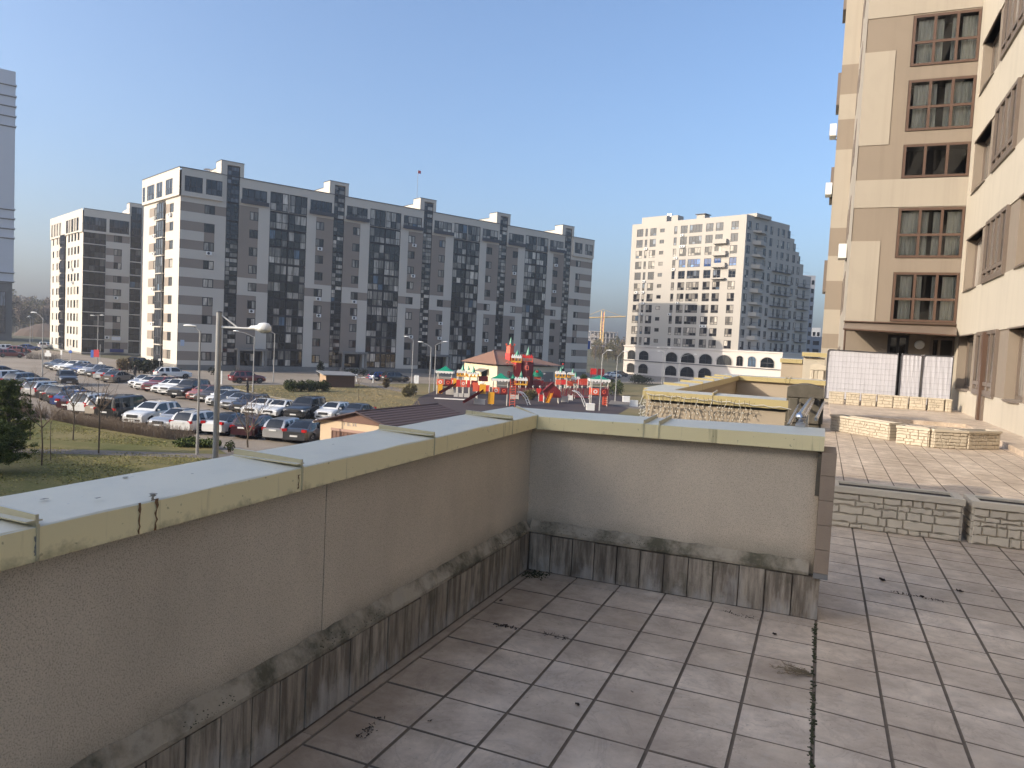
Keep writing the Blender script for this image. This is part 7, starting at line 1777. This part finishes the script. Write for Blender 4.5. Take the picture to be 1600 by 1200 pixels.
for cx, by, x0, x1, lab in ((713,619,706,716,'short coral link bridge between the two left playground towers'),(755,626,745,766,'coral link bridge between the twin spired tower and the largest tower'),(910,616,903,920,'red link bridge between the right playground towers')):
    g = PG(cx,by,lab,'link_bridge','play bridge')
    for k in range(int((x1-x0)/1.6)): px = x0+k*1.6; x = g.x(px); m = MB(); m.box(x-.06,x+.06,.4,.45,g.z(by-14.5,px),g.z(by-24,px)); m.build('slat', M['p_orange' if k % 2 else 'p_red'], g.t)
    m = MB(); m.box(g.x(x0),g.x(x1),.45,1.5,g.z(by-14,cx),g.z(by-13,cx)); m.build('deck', M['p_dred'], g.t); legs(g,(x0+1,x1-1),by-25,(.4,1.4),.05)
for cx, by, pxl, pxr, y0, y1, mt, lab in ((852,629,843,850,617,628,'p_red','small red play panel left of the gabled play house'),(884,630,879,889,619,628,'p_pale','pale play panel right of the gabled play house'),(805,625,799,811,617,626,'p_pale','pale play panel below the bridge by the castle'),(893,627,890,896,618,627,'p_white','white play panel left of the right arched ladder')):  # plain play panels standing on two legs
    g = PG(cx,by,lab,'play_panel','play panel',None); m = MB(); m.box(g.x(pxl),g.x(pxr),0,.06,max(.05,g.z(y1,cx)),g.z(y0,cx)); m.build('panel', M[mt], g.t); legs(g,(pxl,pxr),y0-2,(.03,),.045)
# little house
g = PG(863,631,'dark red gabled play house with a small yellow slide','play_house','play house'); x0, xm, x1 = g.x(849), g.x(863), g.x(877); zt, zb, zw = g.z(598.5,863), g.z(611,863), g.z(621,863)
m = MB()
for y in (-.2,1.6): m.face([(x0,y,zb),(xm,y,zt),(x1,y,zb),(x1,y,zw),(x0+.3,y,zw)])
m.face([(x0,-.4,zb-.05),(xm,-.4,zt+.05),(xm,1.8,zt+.05),(x0,1.8,zb-.05)]); m.face([(xm,-.4,zt+.05),(x1,-.4,zb-.05),(x1,1.8,zb-.05),(xm,1.8,zt+.05)]); m.build('gable_roof', M['p_dred'], g.t)
legs(g,(851,874),618,(-.1,1.5)); slide(g,(-.2,-.5,g.z(614,862)),(-.7,-1.6,.15),.5,M['p_yellow'])
# arched climbers
for cx, by, pa, lab in ((823,633.5,((812,612),(818,614),(824,621),(829,634)),'left white arched climbing ladder'),(906,635.5,((897,610),(904,612.5),(911,620),(917,636)),'right white arched climbing ladder')):
    g = PG(cx,by,lab,'climbing_arch','climbing frame','arched climbing ladders'); 
    for y in (-.6,.4): m = MB(); m.tube([g.l(*q)+Vector((-.3 if y < 0 else 0,y,0)) for q in pa], .05, 5); m.build('side_rail', M['p_white'], g.t, 50)
    for k in range(9):
        u = k/8*2.999; i = int(u); f = u-i; p = g.l(*pa[i]).lerp(g.l(*pa[i+1]),f); m = MB(); m.tube([p+Vector((-.3,-.6,0)),p+Vector((0,.4,0))], .03, 4); m.build('rung', M['p_white'], g.t)
# right hand towers
g = PG(876,612,'playground tower with two green spires left of the pavilion corner'); legs(g,(869,875,883),590); spire(g,875.5,573,582.5,3.6,.4); spire(g,878.5,570,576,1.2,.4); arcade(g,868,883,582,590.5,0,1.6); disc_panel(g,g.x(868),g.x(876),-.02,g.z(601,872),g.z(593,872),M['p_orange']); disc_panel(g,g.x(876.5),g.x(884),-.02,g.z(601,880),g.z(593,880),M['p_red'])
m = MB(); m.lathe((g.x(878.3),.3,g.z(569,878)), [(0,-.15),(.14,-.05),(.14,.06),(0,.16)], 8); m.build('red_ball', M['p_red'], g.t)
g = PG(895,612,'playground tower with a pair of unequal green spires, right of the middle'); legs(g,(886,892,898,903),591); spire(g,894.5,575.5,585,3.2,.6); spire(g,898.5,580,590.5,3.2,-.2); arcade(g,887,897,583.5,590.5,0,1.4); arcade(g,892.5,905,590,599,-.6,1.4,'p_white','p_orange'); disc_panel(g,g.x(886),g.x(896),-.02,g.z(603,890),g.z(595,890),M['p_orange'])
g, X0, X1, Y0, Y1, a, b = square_tower(936,635.5,918.5,950,587,593,597,607,617.5,'square playground tower with green pyramid roof at the far right')
m = MB(); 
for k in range(9): z = .3+k*.24; m.box(.55,1.0,-.3,-.2,z,z+.07)
m.tube([(.55,-.25,0),(.55,-.25,2.5)], .04, 5); m.tube([(1.0,-.25,0),(1.0,-.25,2.5)], .04, 5); m.build('step_pole', M['p_dred'], g.t); m = MB(); m.box(g.x(943),g.x(950),.3,.4,.1,b); m.build('panel', M['p_orange'], g.t)
g = PG(932,603,'red double board on posts behind the right playground tower','play_board','play board',None); 
for a, b_ in ((921.5,931),(932.5,943)): m = MB(); m.box(g.x(a),g.x(b_),0,.12,g.z(585.5,932),g.z(576,932)); m.build('board', M['p_red' if a < 925 else 'p_dred'], g.t)
legs(g,(923,941),578,(.06,),.07,'p_dred')
g = PG(720,626.5,'low white kerb rail in front of the playground','low_rail','rail',None); m = MB(); m.box(g.x(680),g.x(731),-.05,.05,.02,.16); m.build('rail', M['p_white'], g.t)
# ================================================================== air: faint spring haze over the whole place
def add_haze(dens):
    mb = MB(); mb.box(-950, 750, -160, 1150, GZ-1, 98); m = bpy.data.materials.new('haze'); m.use_nodes = True; nt = m.node_tree; nt.nodes.clear()
    out = nt.nodes.new('ShaderNodeOutputMaterial'); v = nt.nodes.new('ShaderNodeVolumePrincipled'); v.inputs['Color'].default_value = (.80,.85,.95,1); v.inputs['Density'].default_value = dens; v.inputs['Anisotropy'].default_value = .3
    nt.links.new(v.outputs[0], out.inputs['Volume']); stuff(mb.build('haze', m))

add_haze(.00045)
